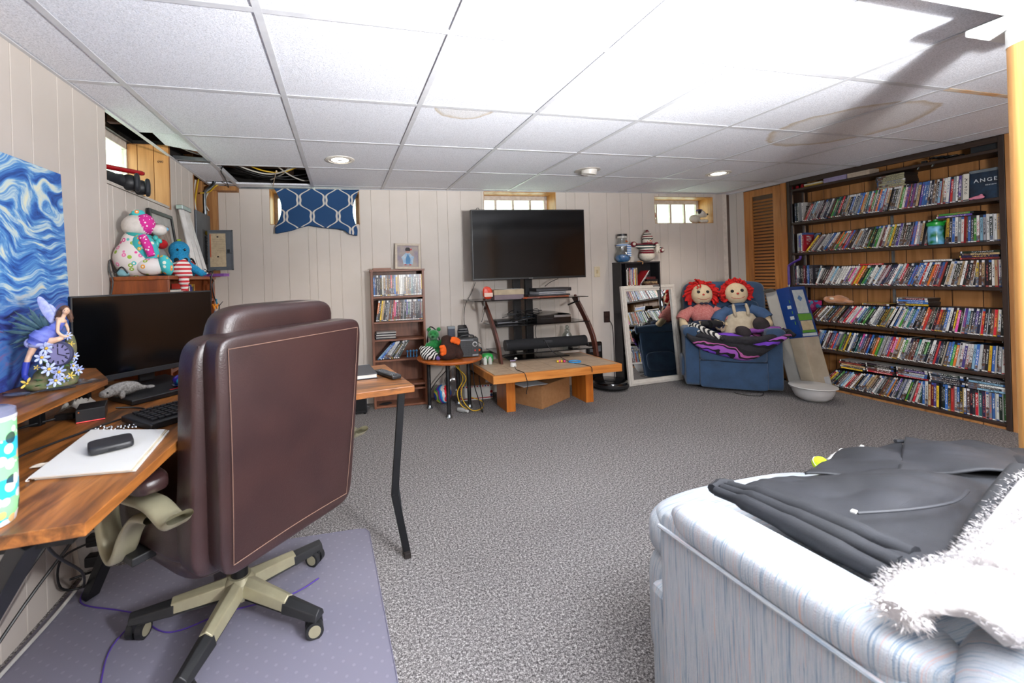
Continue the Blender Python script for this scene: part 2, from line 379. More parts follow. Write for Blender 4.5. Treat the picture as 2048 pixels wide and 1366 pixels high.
for i in range(len(GX) - 1):
    for j in range(len(GY)):
        x0, x1, y0 = GX[i], GX[i + 1], GY[j]; y1 = GY[j + 1] if j + 1 < len(GY) else yb((x0 + x1) / 2) - .003
        if (i, j) in OPEN or (i == 0 and j in (4,)) : continue
        e = .003
        if i == 0 and j == 5: y1 = 3.72
        ob('ceiling_tile', G().box((x0 + e, y0 + e, CZ + .003), (x1 - e, y1 - e, CZ + .017)), tiles if (i, j) in ((3, 3), (6, 2), (7, 2), (7, 3), (6, 3)) else tilem, cl)
ob('ceiling_panel', G().box((-1.05, -2.3, CZ + .003), (4.275, .143, CZ + .017)), tilem, cl)
# a lifted tile leaning out of its bay beside the left wall
ob('ceiling_tile', G(frame((-.925, 2.72, CZ + .02), 0, rad(-4), rad(10))).box((-.085, -.14, 0), (.09, .15, .014)), tilem, cl)
for x in GX[1:-1]:
    ob('main_runner', G().box((x - .012, .81, CZ - .002), (x + .012, yb(x) - .004, CZ + .001)).box((x - .001, .81, CZ), (x + .001, yb(x) - .004, CZ + .04)), tee, cl)
for j, y in enumerate(GY[1:], 1):
    for i in range(len(GX) - 1):
        if (i == 0 and j in (4,)): continue
        mt = rusty if (i, j) in ((7, 2), ) else tee
        ob('cross_tee', G().box((GX[i] + .012, y - .012, CZ - .0015), (GX[i + 1] - .012, y + .012, CZ + .001)), mt, cl)
ob('cross_tee', G(frame((-.94, 3.09, CZ - .006), rad(3), 0, rad(2))).box((-.11, -.012, 0), (.11, .012, .002)).box((-.11, .01, 0), (.11, .012, .03)), steel, cl)
g = G().box((-1.05, .81, CZ - .004), (-1.03, 3.9, CZ)); ob('wall_angle', g, tee, cl)
ob('wall_angle', G(WB).box((-.83, -.024, CZ - .008), (-.22, -.006, CZ - .001)).box((-.83, -.03, CZ - .001), (-.22, -.028, CZ + .035)), steel, cl)
ob('wall_angle', G(WB).box((-.22, -.02, CZ - .004), (4.12, -.006, CZ)), tee, cl)
ob('wall_angle', G().box((4.255, 3.18, CZ - .004), (4.275, 3.8, CZ)), tee, cl)
# joist space above the open bays
jw = wood('joist_wood', '#3a2415', '#5a3a22', '#7a5230', (4, 30, 30), .8)
for y in (2.42, 2.84, 3.42, 3.78): ob('joist', G().box((-1.3, y, CZ + .14), (.9, y + .04, CZ + .36)), jw, cl, bev=.003)
ob('joist', G().box((-.42, 3.2, CZ + .1), (-.38, 3.9, CZ + .2)), jw, cl, bev=.003)
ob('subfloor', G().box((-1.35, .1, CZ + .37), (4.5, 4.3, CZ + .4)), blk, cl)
ob('plenum_liner', G().box((-1.35, 1.9, 2.065), (-1.31, 4.2, CZ + .37)), blk, cl)  # dark liners added to close the joist space and keep daylight out
ob('plenum_liner', G().box((-1.31, 3.035, 1.972), (-1.06, 3.45, 2.065)), blk, cl)
ob('plenum_liner', G().box((-1.31, 3.45, 1.972), (-1.29, 4.2, 2.065)), blk, cl)
ob('plenum_liner', G().box((-1.35, 1.9, 1.97), (-1.31, 2.26, 2.065)), blk, cl)
ob('plenum_liner', G().box((-1.35, 4.18, CZ + .0045), (4.5, 4.2, CZ + .37)), blk, cl)
ob('plenum_liner', G().box((-1.35, 1.9, 1.885), (-1.06, 1.92, CZ + .37)), blk, cl)
# beam, post
white = pm('beam_paint', '#e6e6e4', .5, col2='#dfdfdd')
tb = struct('trim_2'); ob('beam_box', G().box((-1.05, .6, 1.866), (4.275, .8, 1.968)), white, tb, bev=.002)
po = thing('support_post', (2.04, .775, 0), 'round floor-to-ceiling support post wrapped in pale wood-grain covering, behind the sofa', 'post')
ob('shaft', G().cyl((2.04, .775, 0), (2.04, .775, 1.845), .062, n=40), wood('post_wrap', '#b97f3f', '#d29a58', '#dfae70', (38, 38, 1.2), .45), po, sm=True)
ob('top_plate', G().box((1.93, .67, 1.845), (2.3, .88, 1.8655)), white, po, bev=.004)
ob('collar', G().cyl((2.04, .775, 1.79), (2.04, .775, 1.8445), .0635, n=40), white, po, sm=True)
# lamps in the ceiling
bulb = lampmat('lamp_glow', '#fff4e2', 14); trimm = pm('lamp_trim', '#d8d2c8', .4); silver = pm('reflector', '#d9d9d9', .2, .9)
for x, y, lab in ((.013, 2.965, 'lit recessed ceiling light above the navy window curtain'), (3.21, 2.96, 'lit recessed ceiling light nearest the louvered closet door')):
    t = thing('recessed_light', (x, y, CZ), lab, 'light', 'recessed ceiling lights')
    ob('trim_ring', G().lathe([(.074, -.002), (.078, -.006), (.098, -.002), (.098, .002), (.074, .002)], 32, 0, frame((x, y, CZ))), trimm, t, sm=True)
    ob('bulb', G().lathe([(0, -.001), (.05, -.004), (.074, .002)], 32, 0, frame((x, y, CZ))), bulb, t, sm=True)
    l = lamp('recessed_lamp', 'SPOT', (x, y, CZ - .02), 26, .06, (1, .93, .82), (x, y, 0), 130)
t = thing('recessed_light', (1.957, 3.01, CZ), 'unlit swivel eyeball ceiling fixture between the two lit lights', 'light')
ob('trim_ring', G().lathe([(.06, -.004), (.1, -.002), (.1, .002), (.06, .002)], 32, 0, frame((1.957, 3.01, CZ))), pm('eyeball_trim', '#b9b3ac', .4), t, sm=True)
ob('eyeball', G().lathe([(.0, -.03), (.05, -.03), (.058, -.035), (.062, -.02), (.062, .01)], 28, 0, frame((1.965, 3.0, CZ), 0, rad(8), rad(6))), pm('eyeball_paint', '#cfcac3', .4), t, sm=True)

# louvered closet door
dm = wood('door_oak', '#8a5526', '#a86b31', '#bb7f42', (25, 25, 1.6), .42)
dl = wood('door_oak_slat', '#7c4a20', '#98602b', '#ab7238', (25, 2, 25), .42)
d1 = struct('door_1'); ob('back_panel', G().box((4.297, 3.3, .02), (4.302, 3.55, 1.95)), dl, d1)
XD = 4.262
for y0, y1, z0, z1, nm in ((3.536, 3.63, .02, 1.955, 'stile'), (3.238, 3.316, .02, 1.955, 'stile'), (3.316, 3.536, 1.885, 1.955, 'rail'), (3.316, 3.536, .02, .14, 'rail')):
    ob(nm, G().box((XD, y0, z0), (XD + .03, y1, z1)), dm, d1, bev=.003)
ob('casing', G().box((XD - .004, 3.182, 0), (XD + .03, 3.234, CZ)), dm, d1, bev=.003)
sl = G(frame((0, 0, 0), 0, 0, rad(-60))).box((-.021, 3.316, -.0035), (.021, 3.536, .0035)).mesh('slat'); sl.materials.append(dl)
for k in range(51):
    o = bpy.data.objects.new('slat', sl); COL.objects.link(o); o.location = (XD + .016, 0, .16 + k * .0336); o.parent = d1
# ---------------------------------------------------------------- built-in media shelves
FX = 4.275
SH = [1.862, 1.537, 1.243, .932, .594, .343, .02]; ST = .022
su = thing('media_shelving', (FX, 2.48, 0), 'dark built-in wall shelving packed with rows of dvds, beside the louvered door', 'shelving')
for z in SH: ob('shelf', G().box((FX - .004, 1.81, z), (4.498, 3.15, z + ST)), darkw, su, bev=.003)
ob('upright', G().box((FX - .012, 3.15, .0), (4.498, 3.178, CZ - .002)), darkv, su, bev=.002)
ob('upright', G().box((FX - .012, 1.782, .0), (4.498, 1.81, CZ - .002)), darkv, su, bev=.002)
ob('header', G().box((FX - .008, 1.81, 1.925), (FX + .01, 3.15, CZ - .002)), darkw, su, bev=.002)
chrome = pm('chrome', '#d6d9dc', .18, 1, '#c4c7ca')
for x in (4.292, 4.44): ob('shelf_standard', G().box((x - .007, 3.142, .02), (x + .007, 3.15, CZ - .05)), chrome, su)
g = G().box((4.489, 2.49, .02), (4.497, 2.508, CZ - .05)); ob('shelf_standard', g, steel, su)
for z in SH[:-1]:
    ob('bracket', G().tube([(4.33, 1.812, z - .03), (4.29, 1.815, z - .012), (4.275, 1.82, z - .004)], .0035, 6), chrome, su, sm=True)
for y in (2.12, 2.2):
    ob('bracket_pin', G().cyl((4.262, y, 1.858), (4.27, y + .012, 1.845), .006), steel, su, sm=True)

PAL = dict(k='#15151a', w='#dcdcd8', n='#1b2744', b='#2f62ab', l='#8fbcd6', g='#3e8f35', t='#1e6a68', r='#c0242a', d='#6b1c20', y='#e2bd2d', o='#dd7428', p='#53398c', m='#d9489a', a='#8b8e94', A='#3b3d43', s='#b79a72', B='#5d3a26')
CN = dict(k='black', w='white', n='navy', b='blue', l='light blue', g='green', t='teal', r='red', d='dark red', y='yellow', o='orange', p='purple', m='pink', a='grey', A='dark grey', s='tan', B='brown')
def sleeve(name, objinfo):
    m, nt, b = newmat(name)
    if objinfo:
        oi = N(nt, 'ShaderNodeObjectInfo'); col = oi.outputs['Color']; rn = oi.outputs['Random']
    else:
        at = N(nt, 'ShaderNodeAttribute', attribute_name='col'); col = at.outputs['Color']; rn = at.outputs['Alpha']
    uv = N(nt, 'ShaderNodeUVMap', uv_map='spine'); s = N(nt, 'ShaderNodeSeparateXYZ'); nt.links.new(uv.outputs[0], s.inputs[0]); u, v_ = s.outputs[0], s.outputs[1]
    cb_ = N(nt, 'ShaderNodeCombineXYZ'); nt.links.new(math_(nt, 'MULTIPLY', u, 2.2), cb_.inputs[0]); nt.links.new(math_(nt, 'MULTIPLY', v_, 26), cb_.inputs[1]); nt.links.new(math_(nt, 'MULTIPLY', rn, 97), cb_.inputs[2])
    n1 = noise(nt, cb_.outputs[0], 1.5, 1); n2 = noise(nt, cb_.outputs[0], .28, 2)
    # title lettering in the middle of the spine
    lo = math_(nt, 'ADD', .18, math_(nt, 'MULTIPLY', rn, .25))
    inside = math_(nt, 'MULTIPLY', math_(nt, 'MULTIPLY', math_(nt, 'GREATER_THAN', v_, lo), math_(nt, 'LESS_THAN', v_, .84)), math_(nt, 'LESS_THAN', math_(nt, 'ABSOLUTE', math_(nt, 'SUBTRACT', u, .5)), .24))
    letters = math_(nt, 'MULTIPLY', inside, math_(nt, 'GREATER_THAN', n1, .54))
    bw = N(nt, 'ShaderNodeRGBToBW'); nt.links.new(col, bw.inputs[0])
    inkd = ramp(nt, math_(nt, 'FRACT', math_(nt, 'MULTIPLY', rn, 7.3)), [(0, '#1a1a22'), (.4, '#a32026'), (.6, '#24488c'), (.8, '#2a2a30')], 'CONSTANT')
    inkl = ramp(nt, math_(nt, 'FRACT', math_(nt, 'MULTIPLY', rn, 5.7)), [(0, '#e8e6e0'), (.55, '#d9b24a'), (.7, '#e9e9ee'), (.85, '#c9615a')], 'CONSTANT')
    ink = mixc(nt, math_(nt, 'GREATER_THAN', bw.outputs[0], .3), inkl, inkd)
    # picture blotches low on the spine and a logo block at top
    art = ramp(nt, n2, [(.3, '#2a2320'), (.45, '#7c5a44'), (.55, '#4f6a86'), (.7, '#c9b79c')])
    c = mixc(nt, math_(nt, 'MULTIPLY', math_(nt, 'LESS_THAN', v_, lo), math_(nt, 'LESS_THAN', math_(nt, 'FRACT', math_(nt, 'MULTIPLY', rn, 3.1)), .45)), col, art)
    c = mixc(nt, math_(nt, 'MULTIPLY', math_(nt, 'GREATER_THAN', v_, .9), math_(nt, 'LESS_THAN', math_(nt, 'FRACT', math_(nt, 'MULTIPLY', rn, 11.7)), .5)), c, ramp(nt, math_(nt, 'FRACT', math_(nt, 'MULTIPLY', rn, 2.9)), [(0, '#d8d8d8'), (.5, '#20242c'), (.75, '#3a5fa0')], 'CONSTANT'))
    c = mixc(nt, math_(nt, 'MULTIPLY', math_(nt, 'LESS_THAN', v_, .06), math_(nt, 'GREATER_THAN', v_, .02)), c, ink)
    c = mixc(nt, letters, c, ink)
    # streaks along the spine
    c = mixc(nt, math_(nt, 'MULTIPLY', n2, .12), c, '#2a2a30')
    nt.links.new(c, b.inputs['Base Color']); b.inputs['Roughness'].default_value = .28; return m
SLV = sleeve('dvd_sleeve', True); SLS = sleeve('dvd_sleeve_row', False)
plk = pm('dvd_case_black', '#131317', .35); plw = pm('dvd_case_white', '#c9cbcc', .35); plb = pm('dvd_case_blue', '#2f6fb0', .3)
# case: spine on the -x side; y = thickness, z = height, x = depth
CB = [(0, 1), (1, 0)]
def case_geo(t, h, d):
    """verts, faces, per-face (material, uv or None)"""
    e, p = .0011, -.0005
    vs = [(0, 0, 0), (d, 0, 0), (d, t, 0), (0, t, 0), (0, 0, h), (d, 0, h), (d, t, h), (0, t, h),
          (p, e, .003), (p, t - e, .003), (p, t - e, h - .003), (p, e, h - .003), (0, e, .003), (0, t - e, .003), (0, t - e, h - .003), (0, e, h - .003)]
    fs = [((3, 2, 1, 0), 0), ((4, 5, 6, 7), 0), ((0, 1, 5, 4), 2), ((1, 2, 6, 5), 0), ((2, 3, 7, 6), 2), ((0, 3, 13, 12), 0), ((3, 7, 14, 13), 0), ((7, 4, 15, 14), 0), ((4, 0, 12, 15), 0),
          ((9, 8, 11, 10), 1), ((8, 9, 13, 12), 1), ((10, 11, 15, 14), 1), ((11, 8, 12, 15), 1), ((9, 10, 14, 13), 1)]
    return vs, fs
def case_mesh(name, t, h, d, body):
    vs, fs = case_geo(t, h, d); me = bpy.data.meshes.new(name); me.from_pydata(vs, [], [f for f, _ in fs])
    uv = me.uv_layers.new(name='spine')
    for p, (f, k) in zip(me.polygons, fs):
        p.material_index = min(k, 1)
        for li, vi in zip(p.loop_indices, f):
            x, y, z = vs[vi]; uv.data[li].uv = (y / t, z / h) if k == 1 else (x / d, .02 + .04 * z / h)
    me.materials.append(body); me.materials.append(SLV); return me
CT, CH, CD = .0148, .19, .134
CM = [case_mesh('dvd_case', CT, CH, CD, x) for x in (plk, plw, plb)]; THIN = case_mesh('slim_case', .0098, CH, CD, plk)
WIDE = case_mesh('wide_case', .03, .192, CD, plw)
ROWT = ['top', 'second', 'third', 'fourth', 'fifth', 'bottom']
ROWS = [  # colours left to right as they stand
 'nkawBdralawaakawanwkykgtklrkaskwbwnakbosttwrgnroblwbsknkyasgwpknpasnpbbaskBklrswwrkawpaw',
 'wgbwryBwaowawbwbwBogoarbBkwsankbwkgkggsdwsgykkopkBkknbwa|swyykbrwawsbkgwlawkwsp',
 'nwkkkdkbAAwlwkkBwwlwawwwwpsmwryorkgtwwlwdwnwnnwlwrBknbpbwbrwkornbpnkswkkswkkdBkyBskkwswp',
 'kBdwkwkknBskonnrwwmwbtkgakwwakkktwnwbwgbwtbkakorBokkrBnbwkymkplknpnrkkBrwkB',
 'ralbkwdnbrbawgnykwbrktmbndbkBogakaprmowawgwnBdtwkgkwkrnkabnbgowwpwwlbwkkybkaws',
 'krykgnBalwrdwkbnwbssBkwakBnbownpkaawgkkrwtkrbwsdpykkbkrabkkwBkkrtnwabwkga']
# lean profile per row: (y, degrees) from the right end
LEAN = [[(1.99, 3), (2.2, 9), (2.6, 17), (3.0, 26), (3.06, 26), (3.065, 0)], [(1.82, 0), (2.06, 3), (2.25, 10), (2.5, 18), (2.75, 30), (3.04, 38), (3.045, 0)], [(1.82, 0), (1.93, 2), (1.96, 9), (2.2, 18), (2.5, 27), (2.93, 27), (2.98, 14), (2.985, 0)],
        [(1.82, 3), (2.05, 10), (2.3, 20), (2.6, 30), (3.0, 40)], [(1.82, 2), (1.92, 5), (2.2, 15), (2.6, 19), (3.0, 22)], [(1.82, 0), (2.24, 2), (2.27, 14), (2.5, 25), (2.8, 36), (3.0, 42)]]
START = [1.985, 1.822, 1.822, 1.822, 1.822, 1.822]; END = [3.125, 3.125, 3.125, 3.05, 3.0, 2.95]
GAP = {1: (2.095, 2.2)}
def lean_at(prof, y):
    for (a, p), (b_, q) in zip(prof, prof[1:]):
        if y <= b_: return p + (q - p) * max(0, y - a) / (b_ - a) if b_ - a > .01 or y < b_ else q
    return prof[-1][1]
cases = []
for r in range(6):
    y = START[r]; zt = SH[r + 1] + ST; lst = []
    while y < END[r]:
        if r in GAP and GAP[r][0] < y < GAP[r][1]: y = GAP[r][1]; continue
        a = rad(lean_at(LEAN[r], y)); lst.append((y, a)); y += CT / cos(a) + .0004 + rnd.random() * .0006
    s = ROWS[r].replace('|', ''); n = len(lst)
    for k, (y, a) in enumerate(lst):
        c = s[int((n - 1 - k) * len(s) / n)]; cases.append((r, k, y, zt, a, c))
def jitter(c):
    r_, g_, b_ = lin(PAL[c]); f = .75 + rnd.random() * .5; return (min(1, r_ * f + rnd.uniform(0, .02)), min(1, g_ * f + rnd.uniform(0, .02)), min(1, b_ * f + rnd.uniform(0, .02)), 1)
def nth(k): return '%d%s' % (k, 'th' if 10 <= k % 100 <= 20 else {1: 'st', 2: 'nd', 3: 'rd'}.get(k % 10, 'th'))
cases.sort(key=lambda q: q[2])
stuff = []
NIND = 250
for i, (r, k, y, zt, a, c) in enumerate(cases):
    x = 4.287 + rnd.random() * .012 + (.02 if rnd.random() < .06 else 0); col = jitter(c)
    T = Matrix.Translation((x, y, zt)) @ Matrix.Rotation(a, 4, 'X')
    if i >= NIND: stuff.append((T, CT, CH, CD, col, rnd.random())); continue
    o = bpy.data.objects.new('dvd_case', CM[1 if c in 'w' and rnd.random() < .5 else 2 if c in 'bl' and rnd.random() < .4 else 0]); COL.objects.link(o); o.matrix_world = T; o.color = col
    tag(o, '%s dvd case %s in the %s dvd row, %s from the right' % (CN[c], 'leaning' if a > .07 else 'standing', ROWT[r], nth(k + 1)), 'dvd', 'dvd cases on the wall shelves')
# cases lying flat on top of the rows: (right end y, base z, colours bottom to top, where)
FLAT = [(1.94, 1.2655 + .192, 'pg', 'above the second dvd row'), (1.83, .9545 + .192, 'dnsk', 'above right end of third dvd row'), (2.03, .9545 + .187, 'w', 'above the third dvd row'), (2.44, .9545 + .172, 'r', 'above the third dvd row'),
        (2.19, .6165 + .187, 'ybbd', 'above the fourth dvd row'), (2.42, .6165 + .176, 'B', 'above the fourth dvd row'),
        (1.815, .0425 + .1915, 'lkwlk', 'in rightmost stack above bottom row'), (2.01, .0425 + .1915, 'nkknk', 'in second stack from right above bottom row'), (2.205, .0425 + .192, 'rlwpk', 'in middle stack above bottom row'),
        (2.405, .0425 + .185, 'rdwkk', 'in fourth stack from right above bottom row'), (2.60, .0425 + .176, 'yksdk', 'in leftmost stack above bottom row')]
LV = ['lowest', 'second up', 'third up', 'fourth up', 'topmost']
for y, z, s, where in FLAT:
    for k, c in enumerate(s):
        o = bpy.data.objects.new('dvd_case', CM[0]); COL.objects.link(o); o.color = jitter(c)
        o.matrix_world = Matrix.Translation((4.29 + rnd.uniform(0, .012), y + .19 + rnd.uniform(-.006, .004), z + k * (CT + .0004))) @ Matrix.Rotation(rad(rnd.uniform(-2, 2)), 4, 'Z') @ Matrix.Rotation(pi / 2, 4, 'X')
        tag(o, '%s dvd case lying %s%s' % (CN[c], where, ', ' + LV[k] if len(s) > 1 else ''), 'dvd', 'dvd cases lying flat')
# box sets stacked under the top shelf
for k in range(7):
    o = bpy.data.objects.new('dvd_case', CM[0]); COL.objects.link(o); o.color = lin('#a39f80') + (1,)
    o.matrix_world = Matrix.Translation((4.30 + rnd.uniform(0, .006), 2.49 + rnd.uniform(-.008, .004), 1.559 + .184 + k * (CT + .0003))) @ Matrix.Rotation(rad(-3 + rnd.uniform(-1.5, 1.5)), 4, 'Z') @ Matrix.Rotation(pi / 2, 4, 'X')
    tag(o, 'beige-spined dark case in the stack under the top shelf, %s' % ['lowest', 'second up', 'third up', 'in its middle', 'third from its top', 'second from its top', 'topmost'][k], 'dvd', 'stack of matching cases under the top shelf')
def stuff_rows(name, items, mats, **tg):
    vs = []; fs = []; mi = []; uvs = []; cols = []
    for T, t, h, d, col, rn in items:
        v_, f_ = case_geo(t, h, d); b_ = len(vs); vs += [T @ V(q) for q in v_]
        for f, k in f_:
            fs.append([b_ + i for i in f]); mi.append(min(k, 1))
            for i in f: x, y, z = v_[i]; uvs.append((y / t, z / h) if k == 1 else (x / d, .03)); cols.append(col[:3] + (rn,))
    me = bpy.data.meshes.new(name); me.from_pydata(vs, [], fs); uv = me.uv_layers.new(name='spine'); ca = me.color_attributes.new('col', 'FLOAT_COLOR', 'CORNER')
    for i, q in enumerate(uvs): uv.data[i].uv = q
    for i, q in enumerate(cols): ca.data[i].color = q
    for p, k in zip(me.polygons, mi): p.material_index = k
    for x in mats: me.materials.append(x)
    o = bpy.data.objects.new(name, me); COL.objects.link(o); return tag(o, **tg)
# (the row object is finished after the small bookcase has added its cases)

# covers standing face out at the left ends
def cover(name, y0, z0, w_, h, x, cols, label, tilt=0):
    g = G(frame((x, y0, z0), 0, 0, rad(tilt))).box((0, 0, 0), (.014, w_, h)); t = thing(name, (x, y0, z0), label, 'dvd')
    ob('case', g, plk, t, bev=.001)
    ob('cover_print', G(frame((x, y0, z0), 0, 0, rad(tilt))).box((-.0006, .003, .003), (0, w_ - .003, h - .003)), spots(name + '_print' + cols[0], cols[0], cols[1:], 26, .5, .3), t); return t
cover('dvd_case', 2.985, .6165, .132, .19, 4.40, ['#b0306a', '#3d86b8', '#d36f9a', '#5aa0c8'], 'pink and blue dvd case facing out behind the long boxes')
cover('dvd_case', 2.99, 1.266, .075, .185, 4.42, ['#6b86a8', '#a5322c', '#caa07c', '#303848'], 'grey-blue dvd case facing out near left end of second row')
# box set with lettered front
t = thing('box_set', (4.3, 1.9, 1.559), 'dark blue lettered box set facing out at right end of top dvd row', 'box set')
ob('slipcase', G().box((4.30, 1.812, 1.5592), (4.42, 1.958, 1.745)), pm('angel_blue', '#16304a', .3, col2='#0b1626', ns=16), t, bev=.001)
ob('lettering', text_mesh('ANGEL', .036, facing((4.2992, 1.873, 1.69), -1, 0), spacing=1.25), pm('silver_ink', '#d5dbe0', .4), t)
ob('lettering', text_mesh('SEASON', .012, facing((4.2992, 1.86, 1.655), -1, 0), spacing=1.2), MAT['silver_ink'], t)
ob('clear_lid', G().box((4.297, 1.812, 1.7455), (4.42, 1.958, 1.765)), pm('grey_plastic_lid', '#6a737a', .2), t, bev=.001)
o = bpy.data.objects.new('dvd_case', WIDE); COL.objects.link(o); o.matrix_world = Matrix.Translation((4.288, 1.96, 1.559)) @ Matrix.Rotation(rad(2), 4, 'X'); o.color = rgba('#d9d4c8')
tag(o, 'thick cream case standing between the lettered box set and the top row', 'dvd')
# small things on the shelves
pig = pm('pig_plush', '#d8859c', .8, bu=.2); t = thing('plush_pig', (4.287, 1.91, 1.56), 'tiny pink pig figure in front of the lettered box set', 'toy')
ob('body', G().ell((4.288, 1.915, 1.575), (.011, .032, .014)).ell((4.288, 1.948, 1.572), (.009, .012, .009)).ell((4.288, 1.957, 1.572), (.006, .004, .005)).ell((4.288, 1.90, 1.592), (.004, .009, .006)), pig, t, sm=True, remesh=.0035, soft=3)
gp = pm('green_plastic', '#1f9a3a', .25); gt = glassy('green_clear', '#7ad07f', .12, .1)
t = thing('bug_jar', (4.31, 2.15, 1.2655), 'green plastic jar with green screw lid standing among the second dvd row', 'jar')
JM = frame((4.318, 2.148, 1.2655))
ob('jar', G().lathe([(.03, .001), (.041, .003), (.043, .02), (.043, .135), (.04, .15)], 24, 0, JM), pm('jar_scene', '#1b6f38', .15, col2='#6fb2d8', ns=22, detail=1), t, sm=True)
ob('lid', G().lathe([(.046, .14), (.048, .145), (.048, .165), (.03, .178), (.012, .18), (.012, .19), (0, .192)], 24, 0, JM).cyl((0, -.04, .165), (0, -.085, .176), .009, .007, 12, 0, JM), gp, t, sm=True)
rc = pm('red_plastic', '#b3222f', .3)
for y, r_, lab in ((3.075, .022, 'larger red plastic cup upside down on the top shelf'), (3.123, .019, 'smaller red plastic cup upside down beside the left upright')):
    t = thing('cup', (4.33, y, 1.8845), lab, 'cup'); CMx = frame((4.33, y, 1.8845))
    ob('bowl', G().lathe([(r_ * .8, .0), (r_, .002), (r_, .006), (r_ * .75, .01), (r_ * .68, r_ * 1.4), (r_ * .5, r_ * 1.75), (0, r_ * 1.85)], 20, 0, CMx), rc, t, sm=True); ob('brim', G().lathe([(r_ * .9, 0), (r_ * 1.2, .001), (r_ * 1.2, .004), (r_ * .9, .004)], 20, 0, CMx), rc, t, sm=True)
def volume_set(y0, n, w_, h, c1, c2, label):
    t = thing('book_set', (4.3, y0, 1.8845), label, 'books'); me = G().box((0, .0003, 0), (.11, w_ - .0003, h)).mesh('volume'); me.materials.append(pm('volume_' + c1, c1, .5, col2=c2, ns=120))
    for k in range(n):
        o = bpy.data.objects.new('volume', me); COL.objects.link(o); o.location = (4.3 + rnd.random() * .002, y0 + k * w_, 1.8845); attach(o, t); o.matrix_parent_inverse = MW[t.name].inverted()
volume_set(2.7, 18, .0098, .052, '#8a80a6', '#a79cbe', 'row of lilac-spined slim volumes on the top shelf')
volume_set(2.53, 16, .01, .052, '#a89484', '#c3b3a0', 'row of tan-spined slim volumes on the top shelf')
t = thing('board_game', (4.3, 2.9, 1.8845), 'flat yellow and white box on the top shelf beside the red cups', 'box')
ob('tray', G().box((4.3, 2.89, 1.8845), (4.4, 3.04, 1.9)), pm('yellow_card', '#c9a13a', .6), t, bev=.001); ob('lid', G().box((4.299, 2.888, 1.9), (4.401, 3.042, 1.914)), pm('white_card', '#d8d2c2', .6, col2='#b8b3a6', ns=90), t, bev=.001)
bx = pm('black_card', '#1a1d22', .5); t = thing('black_box', (4.3, 1.9, 1.8845), 'black box at right end of the top shelf', 'box')
ob('carton', G().box((4.30, 1.825, 1.8845), (4.42, 1.95, 1.945)), bx, t, bev=.002); ob('lid_edge', G().box((4.299, 1.824, 1.932), (4.421, 1.951, 1.9455)), pm('black_card_b', '#23272e', .4), t, bev=.001)
t = thing('cable_coil', (4.32, 2.1, 1.8845), 'tangle of black cable and plugs on the top shelf', 'cable')
g = G()
for k in range(5):
    a0 = rnd.random() * 6; cy = 2.03 + k * .028; g.tube([(4.33 + .03 * cos(a0 + q * 1.1), cy + .035 * sin(a0 + q * 1.1), 1.889 + .005 * k + .012 * abs(sin(q * 1.7 + k))) for q in range(7)], .0035, 6, k=3)
ob('cord', g, pm('cable_black', '#121215', .45), t, sm=True); ob('plug', G().cb((4.30, 2.19, 1.895), (.02, .03, .018)), MAT['cable_black'], t, bev=.003)
pk = pm('peach_plush', '#c08a68', .95, col2='#a8734f', bu=.5, bs=260, sheen=.4)
t = thing('plush_rabbit', (4.32, 2.8, .79), 'peach plush animal lying on top of the fourth dvd row', 'plush toy')
ob('body', G().ell((4.335, 2.79, .822), (.045, .065, .034)).ell((4.32, 2.86, .812), (.03, .045, .022)).ell((4.31, 2.71, .812), (.022, .035, .014)).ell((4.32, 2.885, .826), (.03, .03, .026)), pk, t, sm=True, remesh=.007)
ob('ear', G().ell((4.312, 2.835, .842), (.014, .05, .016)), pk, t, sm=True); ob('ear', G().ell((4.33, 2.80, .852), (.02, .035, .014), frame(rz=.5)), pk, t, sm=True)
ob('belly_patch', G().ell((4.296, 2.835, .835), (.008, .018, .012)), pm('cream_plush', '#d8cabb', .95), t, sm=True)
# purple wand behind the long boxes
pu = pm('purple_plastic', '#4b2d86', .25); t = thing('purple_wand', (4.235, 3.16, 0), 'purple curved tube with silver shaft standing against the left upright', 'tube')
ob('handle', G().tube([(4.235, 3.158, .96), (4.235, 3.158, 1.11), (4.237, 3.15, 1.15), (4.245, 3.09, 1.19), (4.25, 3.062, 1.205), (4.25, 3.056, 1.235)], .011, 12, k=5), pu, t, sm=True)
ob('shaft', G().cyl((4.235, 3.158, 0), (4.235, 3.158, .965), .0095), chrome, t, sm=True)
# ---------------------------------------------------------------- desk corner
DZ = .72
rust = wood('rustic_desk', '#3a200f', '#8a5426', '#b87638', (26, 3.4, 26), .36, 1.0, .1, '#24140b')
rust2 = wood('rustic_desk_wing', '#3a200f', '#8a5426', '#b87638', (3.4, 26, 26), .36, 1.0, .1, '#24140b')
blkm = pm('black_metal', '#17181b', .45, .4); blkp = pm('black_plastic', '#1b1c1f', .4, bu=.05)
t = thing('corner_desk', (-.7, 1.5, 0), 'rustic brown corner desk with black angled legs and a raised shelf', 'desk')
dt = ob('desktop', G().prism([(-1.035, .875), (-.462, .895), (-.44, 1.50), (-.40, 2.02), (-.55, 2.2), (-1.035, 2.2)], .025, 0, frame((0, 0, DZ - .025))), rust, t, bev=.002)
ob('desktop', G().prism([(-.4385, 1.5255), (.264, 1.63), (.193, 2.085), (-.397, 1.998)], .025, 0, frame((0, 0, DZ - .0251))), rust2, t, bev=.002)
ob('raised_shelf', G().prism([(-1.035, .8), (-.77, .8), (-.765, 1.63), (-.91, 1.86), (-1.035, 1.9)], .02, 0, frame((0, 0, .82))), rust, t, bev=.0015)
for x, y in ((-.93, 1.58), (-.93, 1.83), (-.93, 1.0)): ob('shelf_post', G().box((x - .018, y - .012, DZ), (x + .012, y + .012, .82)), blkm, t, bev=.001)
